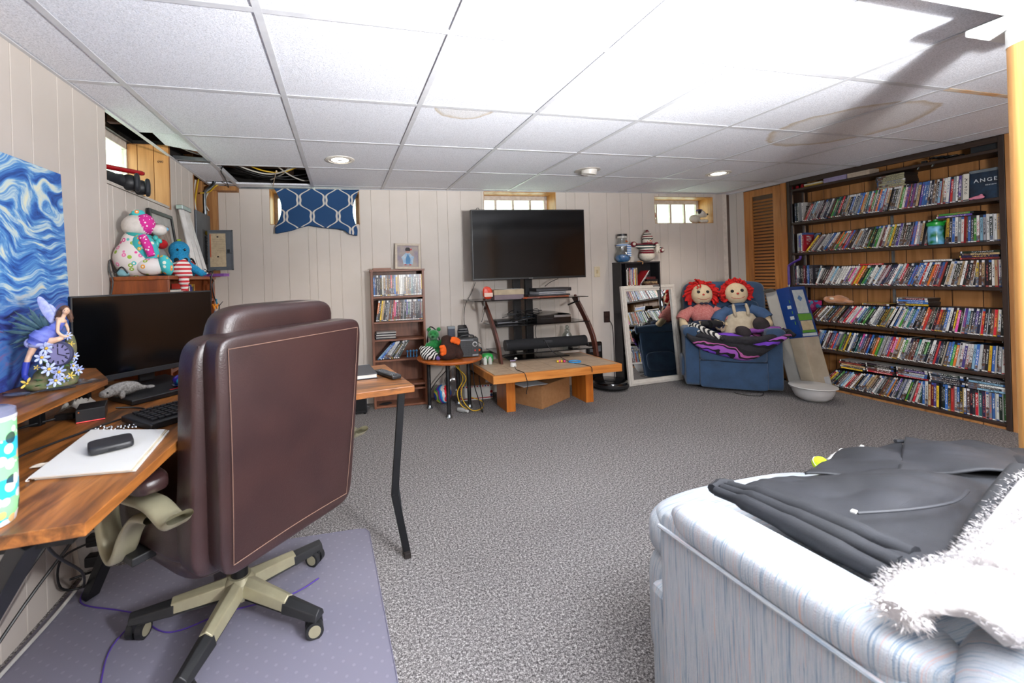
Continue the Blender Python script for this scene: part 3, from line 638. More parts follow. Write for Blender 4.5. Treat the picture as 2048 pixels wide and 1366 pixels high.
# angled legs
def bar(par, pts, w_=.025, h=.025, nm='leg'):
    for a, b_ in zip(pts, pts[1:]):
        a, b_ = V(a), V(b_); d = b_ - a; M = Matrix.Translation((a + b_) / 2) @ d.to_track_quat('Z', 'Y').to_matrix().to_4x4()
        ob(nm, G(M).cb((0, 0, 0), (w_, h, d.length + .01)), blkm, par, bev=.001)
bar(t, [(.225, 1.72, .695), (.182, 1.715, .262), (.226, 1.725, .012)], .016, .028)
for q in ([(.214, 1.74, .69), (.19, 1.733, .4), (.222, 1.74, .05)],): ob('brace_rod', G().tube(q, .004, 6), pm('brace_steel', '#55585c', .4, .8), t, sm=True)
ob('foot', G().box((.212, 1.70, 0), (.24, 1.745, .022)), pm('rubber', '#1a1210', .7), t, bev=.002)
bar(t, [(-.56, .92, .69), (-.98, 1.05, .012)], .045, .03); bar(t, [(-.6, 1.62, .69), (-.935, 1.83, .012)], .045, .03)
bar(t, [(-.5, .95, .685), (-.5, 1.45, .685)], .02, .02, 'frame_rail'); bar(t, [(-.98, .93, .683), (-.5, .93, .683)], .02, .02, 'frame_rail')
ob('cable_ring', G().tube([(-.72 + .022 * cos(a * pi / 5), 1.19 + .022 * sin(a * pi / 5), .67) for a in range(11)], .004, 6), blkp, t, sm=True)
ob('clip', G().cb((-.60, 1.05, .688), (.03, .014, .012)), pm('clip_white', '#c4c2bc', .4), t, bev=.002)

# monitor turned to the chair
MZ = 1.113; MC = (-.805, 2.052, 0); MF = frame(MC, rad(47)); bez = pm('monitor_black', '#101114', .4); scr = pm('screen_dark', '#050608', .12, spec=.4, col2='#060709')
t = thing('monitor', MC[:2] + (DZ,), 'black widescreen computer monitor turned off on the corner desk', 'monitor')
ob('housing', G(MF).box((-.268, -.012, .775), (.268, .025, MZ)), bez, t, bev=.004)
ob('screen', G(MF).box((-.262, -.0135, .797), (.262, -.0115, MZ - .006)), scr, t)
ob('chin', G(MF).box((-.268, -.0145, .775), (.268, -.011, .7955)), pm('bezel_grey', '#222428', .4), t, bev=.001)
ob('stand_column', G(MF).box((-.03, .028, .735), (.03, .045, .93)), bez, t, bev=.004)
ob('stand_foot', G(MF).prism([(-.1, -.09), (.1, -.09), (.12, .12), (-.12, .12)], .01, 0, frame((0, 0, DZ + .001))), bez, t, bev=.002)
t = thing('laptop_dock_tray', (-.72, 1.86, DZ), 'flat black tray with a red light strip under the monitor', 'tray')
ob('tray', G(MF).box((-.2, -.285, DZ + .0005), (.2, -.105, DZ + .02)), blkp, t, bev=.004)
ob('light_strip', G(MF).box((-.06, -.262, DZ + .02), (.12, -.256, DZ + .0212)), pm('red_strip', '#d42a26', .4), t)
# keyboard, 47 degrees as well
KM = frame((-.46, 1.62, DZ), rad(46.5)) @ frame((0, 0, .012), 0, rad(3)); t = thing('keyboard', (-.46, 1.62, DZ), 'black full-size keyboard lying in front of the monitor', 'keyboard')
kb = ob('case', G(KM).prism([(-.225, -.085), (.225, -.085), (.235, .07), (.22, .078), (-.22, .078), (-.235, .07)], .018, 0, frame((0, 0, -.008))), blkp, t, bev=.004)
kc = pm('key_black', '#26272b', .45); km = G().prism([(-.0075, -.007), (.0075, -.007), (.0075, .007), (-.0075, .007)], .006).mesh('key'); km.materials.append(kc)
for r_ in range(6):
    for c_ in range(21):
        if c_ in (15, 18 - 0) and False: continue
        if c_ == 14: continue
        o = bpy.data.objects.new('key', km); COL.objects.link(o); o.matrix_world = KM @ Matrix.Translation((-.2 + c_ * .0195, -.052 + r_ * .0205 + (.004 if r_ == 5 else 0), .0102)); attach(o, t)
ob('wrist_rest', G(KM).box((-.22, -.086, .008), (.22, -.066, .012)), kc, t, bev=.003)
# box dock with red line
DM = frame((-.80, 1.605, DZ), rad(21)); t = thing('docking_box', (-.80, 1.605, DZ), 'small black docking box with a red lit line on the desk', 'electronics')
ob('shell', G(DM).box((-.036, -.045, .0005), (.036, .05, .042)), blkp, t, bev=.002); ob('light_strip', G(DM).box((-.034, -.0462, .002), (.036, -.045, .0045)), pm('red_line', '#e04a4a', .4, em=.6), t)
ob('button', G(DM).cyl((-.028, -.0458, .034), (-.028, -.045, .034), .002), pm('orange_led', '#d06a20', .4), t)
cb = pm('cable_black', '#121215', .45)
def cable(name, pts, r_, mat, label, k=6, plug=None, group=None):
    t = thing(name, pts[0], label, 'cable', group); ob('wire', G().tube(pts, r_, 8, 0, k), mat, t, sm=True)
    for c_, d_ in (plug or []): ob('plug', G().cb(c_, d_), mat, t, bev=.002)
    return t
cable('desk_cable', [(-.745, 1.63, .74), (-.70, 1.65, .73), (-.66, 1.62, .724), (-.72, 1.5, .7235), (-.78, 1.36, .7235), (-.80, 1.28, .7235), (-.76, 1.18, .7235), (-.71, 1.08, .7235), (-.72, .98, .7235)], .003, cb, 'thin black cable winding across the desk past the docking box')
cable('adapter_cable', [(-.86, 1.62, .735), (-.90, 1.60, .73), (-.96, 1.52, .728), (-1.0, 1.40, .727), (-1.02, 1.28, .725)], .0035, cb, 'black adapter cable along the wall behind the raised shelf post', plug=[((-.875, 1.61, .732), (.05, .022, .018))])
# notepad and small black drive
NP = [(-.683, 1.129), (-.478, 1.105), (-.505, 1.375), (-.722, 1.448)]
pap = pm('paper_white', '#e4e4e2', .7, col2='#dcdcd8', ns=4); t = thing('notepad', (-.6, 1.26, DZ), 'large white paper pad lying on the near end of the desk', 'notepad')
for k, (z0, mt) in enumerate(((0, pap), (.0032, pm('paper_cream', '#d8cdb6', .7)), (.0064, pap))):
    q = [(x + .004 * (2 - k), y - .003 * k) for x, y in NP]
    ob('sheets' if k != 1 else 'divider', G().prism(q, .003, 0, frame((0, 0, DZ + .0005 + z0))), mt, t)
ob('cover_fold', G().tube([(-.683, 1.125, DZ + .0015), (-.684, 1.117, DZ + .005), (-.681, 1.124, DZ + .0092)], .0012, 6, k=4), pap, t)
EM = frame((-.59, 1.262, DZ + .0102), rad(28)); t = thing('external_drive', (-.59, 1.262, .73), 'small rounded black puck-like drive on the white pad', 'electronics')
ob('shell', G(EM).ell((0, 0, .0095), (.046, .042, .0092), None, 28, 12, .3), pm('drive_black', '#232427', .45), t, sm=True, ang=0); ob('port', G(EM).box((-.008, -.0425, .006), (.008, -.0405, .011)), blkm, t)
# chain of beads, tissue, crumbs
t = thing('bead_chain', (-.69, 1.43, DZ), 'short chain of tiny silver beads on the desk beside the pad', 'chain'); bm_ = G().ell((0, 0, 0), .0038, None, 8, 6).mesh('bead', True); bm_.materials.append(chrome)
for k in range(26):
    o = bpy.data.objects.new('bead', bm_); COL.objects.link(o); f_ = k / 25; o.location = (-.722 + .115 * f_ + .004 * sin(k * 2.1), 1.462 - .02 * f_ + .012 * sin(k * 1.7), DZ + .0042 + .003 * (k % 2)); attach(o, t)
def crumple(name, c_, r_, mat, label, cat, seed):
    def f_(u, v_):
        x, y = (u - .5) * 2, (v_ - .5) * 2; p = V((x * r_[0], y * r_[1], 0)); h = mnoise.noise(V((x * 1.7 + seed, y * 1.7, seed))) + .6 * mnoise.noise(V((x * 4 + seed, y * 4, 1)))
        return V(c_) + p + V((0, 0, r_[2] * max(0, (1 - x * x * .6) * (1 - y * y * .6)) * (.7 + .8 * h)))
    return ob(name, G().surf(f_, 14, 14), mat, None, sm=True, ang=60, solid=.0008, label=label, cat=cat)
crumple('tissue', (-.905, 1.73, DZ + .002), (.035, .05, .05), pm('tissue', '#d6d3cc', .9), 'crumpled white tissue behind the docking box', 'tissue', 3.3)
crumple('paper_scrap', (-.70, 1.21, DZ + .002), (.028, .01, .006), pm('scrap', '#d8cdbd', .9), 'torn beige paper scrap on the desk beside the tumbler', 'paper', 8.1)
# crocheted grey manatee on the tray
gy = pm('grey_crochet', '#a7a49f', .95, col2='#7d7a76', ns=160, bu=.9, bs=190); t = thing('crochet_manatee', (-.80, 1.83, .74), 'grey crocheted manatee toy lying on the black tray', 'plush toy')
TM = frame((-.795, 1.795, .7412), rad(40)); ob('body', G(TM).ell((0, 0, .026), (.058, .028, .026)).ell((-.05, -.004, .02), (.025, .02, .017)).ell((.055, 0, .017), (.025, .014, .010)), gy, t, sm=True, remesh=.006, soft=3)
ob('tail_fluke', G(TM).ell((.085, 0, .014), (.015, .02, .007)), gy, t, sm=True); ob('flipper', G(TM).ell((-.012, -.03, .011), (.009, .012, .016)), gy, t, sm=True)
ob('eye', G(TM).ell((-.052, -.021, .026), .0035, None, 8, 6), pm('bead_black', '#0a0a0c', .1), t, sm=True)
mm = spots('iridescent', '#1c2f9a', ['#0e6fb0', '#3b1f8a', '#1aa0b8', '#4a2a9a'], 38, .6, .12); t = thing('iridescent_mouse', (-.63, 1.90, .74), 'glossy iridescent blue paperweight on the black tray', 'paperweight')
ob('dome', G(frame((-.635, 1.895, .741), rad(45))).ell((0, 0, .022), (.03, .045, .022)), mm, t, sm=True); ob('base_ring', G(frame((-.635, 1.895, .741), rad(45))).ell((0, 0, .006), (.032, .047, .006)), pm('navy_gloss', '#16205a', .15), t, sm=True)
# tumbler with a printed wrap (figures left out: plain colour blocks)
t = thing('tumbler', (-.628, .935, DZ), 'white insulated tumbler with green and turquoise printed wrap at desk edge', 'tumbler'); UM = frame((-.632, .937, DZ))
m, nt, b = newmat('tumbler_wrap'); vec = coords(nt); s = N(nt, 'ShaderNodeSeparateXYZ'); nt.links.new(vec, s.inputs[0])
f1 = math_(nt, 'FRACT', math_(nt, 'DIVIDE', s.outputs[2], .07)); vo = N(nt, 'ShaderNodeTexVoronoi'); vo.inputs['Scale'].default_value = 48; nt.links.new(vec, vo.inputs['Vector']); sc_ = N(nt, 'ShaderNodeSeparateColor'); nt.links.new(vo.outputs['Color'], sc_.inputs[0])
c = mixc(nt, math_(nt, 'GREATER_THAN', f1, .5), '#35bfe0', '#8fdc9c'); c = mixc(nt, math_(nt, 'MULTIPLY', math_(nt, 'LESS_THAN', vo.outputs['Distance'], .5), .9), c, ramp(nt, sc_.outputs[1], [(0, '#e8e6ea'), (.5, '#f0ece8'), (.72, '#2b3038'), (.82, '#eeb777'), (.92, '#cbb4e0')], 'CONSTANT'))
nt.links.new(c, b.inputs['Base Color']); b.inputs['Roughness'].default_value = .25
ob('cup', G(UM).lathe([(.034, .001), (.037, .004), (.041, .03), (.041, .188)], 32), m, t, sm=True); ob('rim_band', G(UM).lathe([(.041, .188), (.0418, .19), (.0418, .194), (.041, .196)], 32), pm('white_enamel', '#dcdce2', .25), t, sm=True)
ob('lid', G(UM).lathe([(.041, .196), (.0405, .206), (.034, .21), (0, .211)], 32), pm('clear_lid', '#8f93b0', .1, al=.75), t, sm=True)
# things on the raised shelf
t = thing('eyeglasses', (-.83, 1.5, .84), 'folded dark eyeglasses on the raised shelf', 'glasses')
gl = pm('glasses_frame', '#26282e', .25)
ob('temple', G().tube([(-.96, 1.49, .845), (-.89, 1.46, .846), (-.845, 1.49, .848), (-.80, 1.52, .848), (-.775, 1.56, .846)], .0022, 6, k=4), gl, t, sm=True)
ob('temple', G().tube([(-.885, 1.455, .843), (-.86, 1.475, .846), (-.79, 1.505, .846)], .0022, 6, k=4), gl, t, sm=True)
ob('lens', G().ell((-.905, 1.455, .848), (.03, .018, .005)), pm('lens_tint', '#6a7590', .05, al=.4), t, sm=True)
t = thing('plastic_bag', (-.80, 1.56, .84), 'small clear plastic wrapper with a dark clip beside the figurine', 'wrapper')
def bagf(u, v_): return V((-.845 + .09 * u, 1.555 + .05 * v_ + .02 * u, .842 + .012 * (1 - u) * abs(mnoise.noise(V((u * 4, v_ * 4, 2)))) * 2))
ob('film', G().surf(bagf, 12, 8), glassy('clear_film', '#e8e8ec', .35, .25), t, sm=True); ob('clip', G().cb((-.845, 1.565, .8465), (.022, .016, .011)), blkp, t, bev=.004)
t = thing('dark_case', (-.86, 1.23, .84), 'dark eyeglass case with a pale flap on the raised shelf', 'case')
CM2 = frame((-.845, 1.222, .8405), rad(62)); ob('shell', G(CM2).ell((0, 0, .009), (.06, .028, .009), None, 20, 8, .6), pm('case_dark', '#2a2a30', .4), t, sm=True); ob('flap', G(CM2).box((.005, -.02, .0155), (.045, -.004, .0185)), pm('case_pale', '#c9ccd2', .3), t, bev=.001)
# canvas with loose blue brushwork (generic abstract)
m, nt, b = newmat('abstract_canvas'); vec = coords(nt, (3, 3, 3)); dn = noise(nt, vec, 1.1, 2)
dv = N(nt, 'ShaderNodeVectorMath', operation='MULTIPLY_ADD'); dv.inputs[1].default_value = (1, 1, 1); nt.links.new(vec, dv.inputs[2])
cmb = N(nt, 'ShaderNodeCombineXYZ'); nt.links.new(math_(nt, 'MULTIPLY', dn, 1.6), cmb.inputs[1]); nt.links.new(math_(nt, 'MULTIPLY', dn, 1.2), cmb.inputs[2]); nt.links.new(cmb.outputs[0], dv.inputs[0])
mp = N(nt, 'ShaderNodeMapping'); mp.inputs['Rotation'].default_value = (rad(-30), 0, 0); mp.inputs['Scale'].default_value = (1, 1.2, 7); nt.links.new(dv.outputs[0], mp.inputs[0])
st = noise(nt, mp.outputs[0], 2.2, 5, .62); s = N(nt, 'ShaderNodeSeparateXYZ'); nt.links.new(coords(nt), s.inputs[0]); z = s.outputs[2]
sky = ramp(nt, st, [(.3, '#17306f'), (.42, '#2a5fae'), (.52, '#5b95cc'), (.6, '#b9d0d8'), (.68, '#dcdcc4'), (.8, '#e6dfc0')]); low = ramp(nt, st, [(.3, '#191538'), (.45, '#2b3d8c'), (.55, '#3f6fb0'), (.68, '#7a5a8c'), (.8, '#c9a060')])
zz = math_(nt, 'ADD', z, math_(nt, 'MULTIPLY', dn, .25)); fz = ramp(nt, zz, [(0, '#ffffff'), (1, '#ffffff')]); mr = N(nt, 'ShaderNodeMapRange'); mr.inputs[1].default_value = 1.16; mr.inputs[2].default_value = 1.26; nt.links.new(zz, mr.inputs[0])
nt.links.new(mixc(nt, mr.outputs[0], low, sky), b.inputs['Base Color']); b.inputs['Roughness'].default_value = .55; bump(nt, b, st, .3, .003)
t = thing('canvas_painting', (-1.0, 1.4, .84), 'blue and cream abstract canvas painting leaning on the wall above the desk', 'painting')
CPM = Matrix.Translation((-.985, 0, .8405)) @ Matrix.Rotation(rad(-1.8), 4, 'Y')
ob('canvas', G(CPM).box((-.018, .82, 0), (0, 1.872, .732)), m, t, bev=.002)
ob('stretcher', G(CPM).box((-.03, .84, .01), (-.018, 1.855, .72)), pm('raw_pine', '#b79a70', .7), t)

# ---------------------------------------------------------------- fairy clock figurine
FM = frame((-.862, 1.535, .8405), rad(29.5)); t = thing('fairy_clock', (-.862, 1.535, .84), 'painted fairy figurine leaning over a round clock among blue flowers', 'figurine')
K = .00138
def fp(u, v_, y=0): return V(((u - 108) * K, y, (776 - v_) * .00151))
rock = pm('figurine_rock', '#6d6048', .8, col2='#4c5a34', ns=60, bu=.5, bs=90)
ob('base', G(FM).ell(fp(105, 768, .0), (.062, .04, .016)).ell(fp(95, 752, .01), (.03, .025, .03)).ell(fp(130, 752, .012), (.035, .025, .035)).ell(fp(112, 725, .02), (.03, .02, .05)).ell(fp(80, 762, -.01), (.03, .025, .014)).ell(fp(138, 700, .02), (.016, .015, .05)), rock, t, sm=True, remesh=.006, soft=3)
ck = ob('clock', G(FM @ Matrix.Translation(fp(119, 706, -.022)) @ frame(rz=rad(-32)) @ Matrix.Rotation(pi / 2, 4, 'X')).lathe([(.0, -.006), (.035, -.006), (.038, 0), (.038, .008), (.033, .01), (.033, .007), (0, .007)], 32), pm('clock_rim', '#3a3c58', .4), t, sm=True)
CF = FM @ Matrix.Translation(fp(119, 706, -.022)) @ frame(rz=rad(-32)) @ Matrix.Rotation(pi / 2, 4, 'X')
ob('dial', G(CF).lathe([(.018, .0075), (.032, .0078)], 32), pm('clock_dial', '#8a86b0', .5), ck); ob('dial_center', G(CF).lathe([(0, .0076), (.018, .0077)], 24), pm('clock_center', '#2a2a55', .4), ck)
for k in range(12): ob('numeral_mark', G(CF @ Matrix.Rotation(k * pi / 6, 4, 'Z')).box((-.0018, .021, .0078), (.0018, .030, .0086)), pm('numeral_ink', '#25253a', .5), ck)
ob('clock_hand', G(CF).box((-.0012, 0, .008), (.0012, .018, .0088)), MAT['numeral_ink'], ck); ob('clock_hand', G(CF @ Matrix.Rotation(-1.9, 4, 'Z')).box((-.0012, 0, .008), (.0012, .026, .0088)), MAT['numeral_ink'], ck)
pet = pm('petal_blue', '#8d9fe0', .55, col2='#c9d2f2', ns=90); yc = pm('flower_yellow', '#d9b23a', .6); yp = pm('petal_yellow', '#d6bf5a', .6)
def flower(u, v_, y, r_, mat, n=7):
    M = FM @ Matrix.Translation(fp(u, v_, y)) @ Matrix.Rotation(pi / 2 + rnd.uniform(-.5, .3), 4, 'X') @ Matrix.Rotation(rnd.random(), 4, 'Y')
    g = G(M)
    for k in range(n): a = 2 * pi * k / n; g.ell((r_ * .6 * cos(a), r_ * .6 * sin(a), r_ * .12), (r_ * .45, r_ * .2, r_ * .07), Matrix.Rotation(a, 4, 'Z') @ Matrix.Rotation(-.3, 4, 'Y'), 8, 5)
    o = ob('flower', g, mat, t, sm=True); ob('flower_center', G(M).ell((0, 0, r_ * .12), (r_ * .22, r_ * .22, r_ * .15), None, 8, 6), yc, o, sm=True)
for q in ((97, 692, -.028, .022), (90, 709, -.03, .02), (101, 733, -.034, .021), (116, 741, -.036, .021), (111, 757, -.037, .019), (143, 716, -.01, .014), (140, 734, -.02, .017), (149, 745, -.014, .016), (103, 766, -.03, .016), (126, 756, -.03, .013), (133, 673, .0, .014)): flower(*q, pet)
for q in ((67, 757, -.02, .018), (136, 752, -.03, .012), (138, 690, -.008, .01), (82, 729, -.015, .008)): flower(*q, yp, 5)
lf = pm('figurine_leaf', '#4d6e3a', .6, col2='#31502c', ns=80)
for k in range(16):
    u, v_ = rnd.uniform(80, 148), rnd.uniform(718, 772); ob('leaf', G(FM @ Matrix.Translation(fp(u, v_, -.03 + rnd.uniform(-.006, .01))) @ Euler((rnd.uniform(-.5, .5), rnd.uniform(-1, 1), rnd.uniform(0, 6))).to_matrix().to_4x4()).ell((0, 0, 0), (.012, .006, .002), None, 8, 5), lf, t, sm=True)
skin = pm('figurine_skin', '#d9b59b', .5, col2='#cfa78c'); hair = pm('figurine_hair', '#5a3a28', .55, col2='#3f281c', ns=120); dress = pm('figurine_dress', '#6d78c4', .5, col2='#3a46a0', ns=40); boot = pm('figurine_boot', '#2b3aa0', .4)
g = G(FM)
g.tube([fp(118, 650, -.0), fp(123, 640, -.004), fp(127, 633, -.006), fp(131, 622, -.008)], [.012, .015, .006, .006], 10, k=3)
g.ell(fp(131.5, 621, -.009), (.0095, .0105, .0125)); g.ell(fp(134, 621.5, -.019), (.002, .003, .002))
g.tube([fp(119, 638, -.012), fp(117, 655, -.022), fp(118, 664, -.028), fp(128, 672, -.03), fp(134, 672, -.028)], [.0055, .005, .0045, .004, .003], 8, k=3)
g.tube([fp(127, 638, .006), fp(133, 655, .006), fp(135, 668, -.004)], [.005, .0045, .003], 8, k=3)
g.tube([fp(84, 676, -.008), fp(76, 694, -.01), fp(70, 708, -.01), fp(66, 722, -.01)], [.011, .009, .0075, .006], 10, k=3)
g.tube([fp(95, 680, -.014), fp(112, 678, -.024), fp(126, 675, -.026)], [.011, .009, .006], 10, k=3)
ob('figure', g, skin, t, sm=True, remesh=.0022, soft=2)
ob('dress', G(FM).tube([fp(123, 641, -.004), fp(116, 652, -.004), fp(104, 662, -.006), fp(90, 672, -.008), fp(80, 684, -.008)], [.013, .016, .022, .028, .022], 14, k=4), dress, t, sm=True)
ob('dress_ruffle', G(FM).ell(fp(92, 684, -.012), (.032, .02, .012)).ell(fp(72, 680, -.006), (.012, .008, .014)), pm('dress_light', '#aab0dc', .5), t, sm=True)
ob('boot', G(FM).tube([fp(67, 716, -.01), fp(64.5, 732, -.01), fp(63.5, 743, -.012), fp(67, 747, -.022)], [.0085, .008, .007, .006], 10, k=3), boot, t, sm=True)
ob('hair', G(FM).ell(fp(129, 617, -.003), (.0125, .0135, .0115)).tube([fp(126, 618, .0), fp(120, 630, .004), fp(114, 640, .002)], [.01, .008, .004], 8, k=3).tube([fp(135, 620, -.002), fp(138, 633, -.002), fp(141, 645, -.004)], [.008, .0075, .004], 8, k=3), hair, t, sm=True)
for sx in (-1, 1): ob('eye', G(FM).ell(fp(131.5 + sx * 2.4, 620, -.0185), (.0011, .0008, .0013), None, 6, 5), MAT['bead_black'], t)
ob('mouth', G(FM).ell(fp(132.3, 626.5, -.018), (.0016, .0008, .0007), None, 6, 5), pm('lip', '#b0605a', .5), t)
ob('wing', G(FM @ Matrix.Translation(fp(114, 648, .012)) @ Matrix.Rotation(rad(-22), 4, 'Y')).ell((-.0, 0, .045), (.013, .003, .05)).ell((.012, .003, .03), (.009, .003, .034)), pm('wing_blue', '#b9c0e6', .4, col2='#8c98d8', ns=60, al=.85), t, sm=True)
fe = pm('feather_teal', '#2b4a55', .5, col2='#45606a', ns=70)
for k in range(13):
    a = rad(100 + k * 8.5); L = .06 + .05 * rnd.random(); c_ = fp(104, 668, .02)
    ob('feather', G(FM).tube([c_ + V((cos(a) * L * f_ , .004 * k * .3, sin(a) * L * f_ + .018 * f_ * (1 - f_) * (1 if k % 2 else -.4))) for f_ in (.1, .4, .7, 1)], [.004, .006, .005, .001], 6, k=3), fe, t, sm=True)

# ---------------------------------------------------------------- executive chair
lea = pm('brown_leather', '#33201f', .34, col2='#2c1b1b', ns=7, bu=.25, bs=230); lead = pm('brown_leather_seam', '#2b1a19', .45); stch = pm('tan_stitch', '#7d6052', .7); gold = pm('champagne_plastic', '#a9a488', .32, .35, '#a09a80'); blkr = pm('caster_black', '#1d1e20', .5)
CC = (-.374, 1.592); CHM = frame((CC[0], CC[1], 0), rad(45)); t = thing('office_chair', CC + (0,), 'brown leather executive office chair with champagne arms seen from behind', 'chair')
def backw(z): return .235 + .045 * min(1, max(0, (z - .36) / .45))
BT = CHM @ Matrix.Translation((.005, -.235, .36)) @ Matrix.Rotation(rad(1.5), 4, 'X')
def slab(u0, v0, w0, w1, z0, z1, y0, th, e, nu=40, nv=26, bulge=.0):
    """puffy upholstered slab: width w0 at the bottom, w1 at the top"""
    g = G(BT); zc, hz = (z0 + z1) / 2, (z1 - z0) / 2; g.ell((0, 0, 0), (1, 1, 1), None, nu, nv, e); q = []
    Mi = BT.inverted()
    for v_ in g.v:
        p = Mi @ v_; k = (p.z + 1) / 2; wd = w0 + (w1 - w0) * k
        q.append(BT @ V((p.x * wd + u0 - .03 * (1 - k), y0 + p.y * th * (1 + bulge * (1 - p.x * p.x) * (1 - p.z * p.z)), zc + p.z * hz)))
    g.v = q; return g
ob('back_shell', slab(.025, 0, .238, .275, 0, .645, -.03, .042, .16, 48, 30, .25), lea, t, sm=True, ang=0)
ob('back_cushion', slab(.008, 0, .264, .28, -.01, .64, .037, .045, .2, 48, 30, .3), lea, t, sm=True, ang=0)
ob('head_pillow', slab(.045, 0, .235, .215, .5, .715, .075, .055, .4, 32, 18), lea, t, sm=True, ang=0)
ob('lumbar_pillow', slab(0, 0, .24, .24, .05, .4, .1, .045, .4, 32, 18), lea, t, sm=True, ang=0)
for s_ in (-1, 1):
    ob('stitch', G(BT).tube([(.025 + s_ * (.208 + .036 * q / 8) - .03 * (1 - q / 8), -.0745 - .006 * sin(pi * q / 8), .035 + .575 * q / 8) for q in range(9)], .001, 5), stch, t)
    ob('welt', G(BT).tube([(.02 + s_ * (.235 + .036 * q / 8) - .03 * (1 - q / 8), .006, .02 + .6 * q / 8) for q in range(9)], .005, 8), lead, t, sm=True)
ob('stitch', G(BT).tube([(-.213 + .416 * q / 8, -.0745, .035 - .0 + .006 * sin(pi * q / 8)) for q in range(9)], .0013, 5), stch, t)
ob('stitch', G(BT).tube([(-.219 + .488 * q / 8, -.0745, .612) for q in range(9)], .0013, 5), stch, t)
ob('seat_cushion', G(CHM).ell((0, .05, .445), (.285, .28, .085), None, 40, 20, .35), lea, t, sm=True, ang=0); ob('seat_base', G(CHM).ell((0, .04, .375), (.265, .265, .055), None, 32, 14, .3), lea, t, sm=True, ang=0)
for s_ in (-1, 1):
    x = s_ * .325
    ob('arm_pad', G(CHM).ell((x, -.06, .625), (.043, .115, .026), None, 28, 14, .5), lea, t, sm=True, ang=0)
    # champagne loop: flat strap bent below the pad
    path = [(-.285, .575), (-.25, .553), (-.16, .575), (-.04, .565), (.06, .555), (.13, .50), (.11, .40), (.06, .365), (.02, .40), (-.02, .46), (-.09, .525), (-.17, .545)]
    pp = smooth_path([(0, y, z) for y, z in path], 5); g = G(CHM)
    def strap(u, v_):
        i = min(len(pp) - 1, int(round(u * (len(pp) - 1)))); p = pp[i]; d = (pp[min(i + 1, len(pp) - 1)] - pp[max(i - 1, 0)]).normalized(); n_ = V((0, -d.z, d.y))
        a = 2 * pi * v_; return V((x + .032 * cos(a) * (abs(cos(a)) ** -.5 if abs(cos(a)) > 1e-3 else 1), p.y, p.z)) + n_ * .011 * sin(a)
    g.surf(strap, len(pp) - 1, 16); ob('arm_frame', g, gold, t, sm=True, ang=60)
    ob('arm_mount', G(CHM).box((s_ * .24 - .03, -.02, .36), (s_ * .24 + .085, .1, .385)) if s_ > 0 else G(CHM).box((-.325, -.02, .36), (-.21, .1, .385)), blkr, t, bev=.004)
ob('tilt_mechanism', G(CHM).box((-.09, -.1, .315), (.09, .13, .345)), blkm, t, bev=.01); ob('gas_lift', G(CHM).cyl((0, 0, .1), (0, 0, .32), .027, n=20), blkm, t, sm=True)
ob('hub', G(CHM).lathe([(.0, .065), (.045, .065), (.05, .08), (.05, .12), (.036, .135), (.0, .135)], 24), gold, t, sm=True)
for k in range(5):
    a = rad(-33 - 45 + 72 * k); AM = CHM @ Matrix.Rotation(a, 4, 'Z')
    def prof(y0, y1, w0, w1, zt0, zt1, h0, h1, m_, nm):
        g = G(AM).add([(y0, -w0, zt0 - h0), (y0, w0, zt0 - h0), (y0, w0 * .75, zt0 - .012), (y0, 0, zt0), (y0, -w0 * .75, zt0 - .012), (y1, -w1, zt1 - h1), (y1, w1, zt1 - h1), (y1, w1 * .75, zt1 - .012), (y1, 0, zt1), (y1, -w1 * .75, zt1 - .012)],
                      [(0, 1, 6, 5), (1, 2, 7, 6), (2, 3, 8, 7), (3, 4, 9, 8), (4, 0, 5, 9), (4, 3, 2, 1, 0), (5, 6, 7, 8, 9)]); return ob(nm, g, m_, t, bev=.003)
    prof(.03, .205, .034, .026, .135, .108, .05, .042, gold, 'base_arm'); prof(.195, .325, .030, .024, .104, .088, .042, .03, blkr, 'arm_tip'); prof(.04, .3, .026, .022, .088, .07, .018, .018, blkr, 'arm_underside')
    W_ = AM @ Matrix.Translation((.302, 0, 0)) @ Matrix.Rotation(rad(40 + 70 * k), 4, 'Z')
    cs = ob('caster', G(W_).cyl((0, -.026, .029), (0, -.006, .029), .028, n=20).cyl((0, .006, .029), (0, .026, .029), .028, n=20).cyl((.0, 0, .03), (.0, 0, .07), .01, n=10).box((-.02, -.008, .03), (.012, .008, .056)), blkr, t, sm=True)
    for s_ in (-1, 1): ob('hub_cap', G(W_).cyl((0, s_ * .0262, .029), (0, s_ * .0275, .029), .019, n=18), gold, cs, sm=True)
# ---------------------------------------------------------------- vinyl chair mat
m, nt, b = newmat('vinyl_mat'); vec = coords(nt, (27, 27, 27), rot=(0, 0, .6)); fr = N(nt, 'ShaderNodeVectorMath', operation='FRACTION'); nt.links.new(vec, fr.inputs[0]); ds = N(nt, 'ShaderNodeVectorMath', operation='DISTANCE'); ds.inputs[1].default_value = (.5, .5, 0)
mz = N(nt, 'ShaderNodeVectorMath', operation='MULTIPLY'); mz.inputs[1].default_value = (1, 1, 0); nt.links.new(fr.outputs[0], mz.inputs[0]); nt.links.new(mz.outputs[0], ds.inputs[0])
dot = math_(nt, 'LESS_THAN', ds.outputs['Value'], .13); nt.links.new(mixc(nt, dot, '#a19fb4', '#b0aec0'), b.inputs['Base Color']); b.inputs['Roughness'].default_value = .35; b.inputs['Alpha'].default_value = .45
t = thing('chair_mat', (-.48, 1.3, 0), 'translucent purplish-grey vinyl chair mat on the carpet', 'mat')
ob('sheet', G().prism([(-1.03, .55), (.125, .55), (.118, 1.2), (.085, 1.93), (.07, 1.955), (.03, 1.965), (-.6, 1.99), (-.62, 2.0), (-1.03, 2.0)], .003, 0, frame((0, 0, .0005))), m, t)
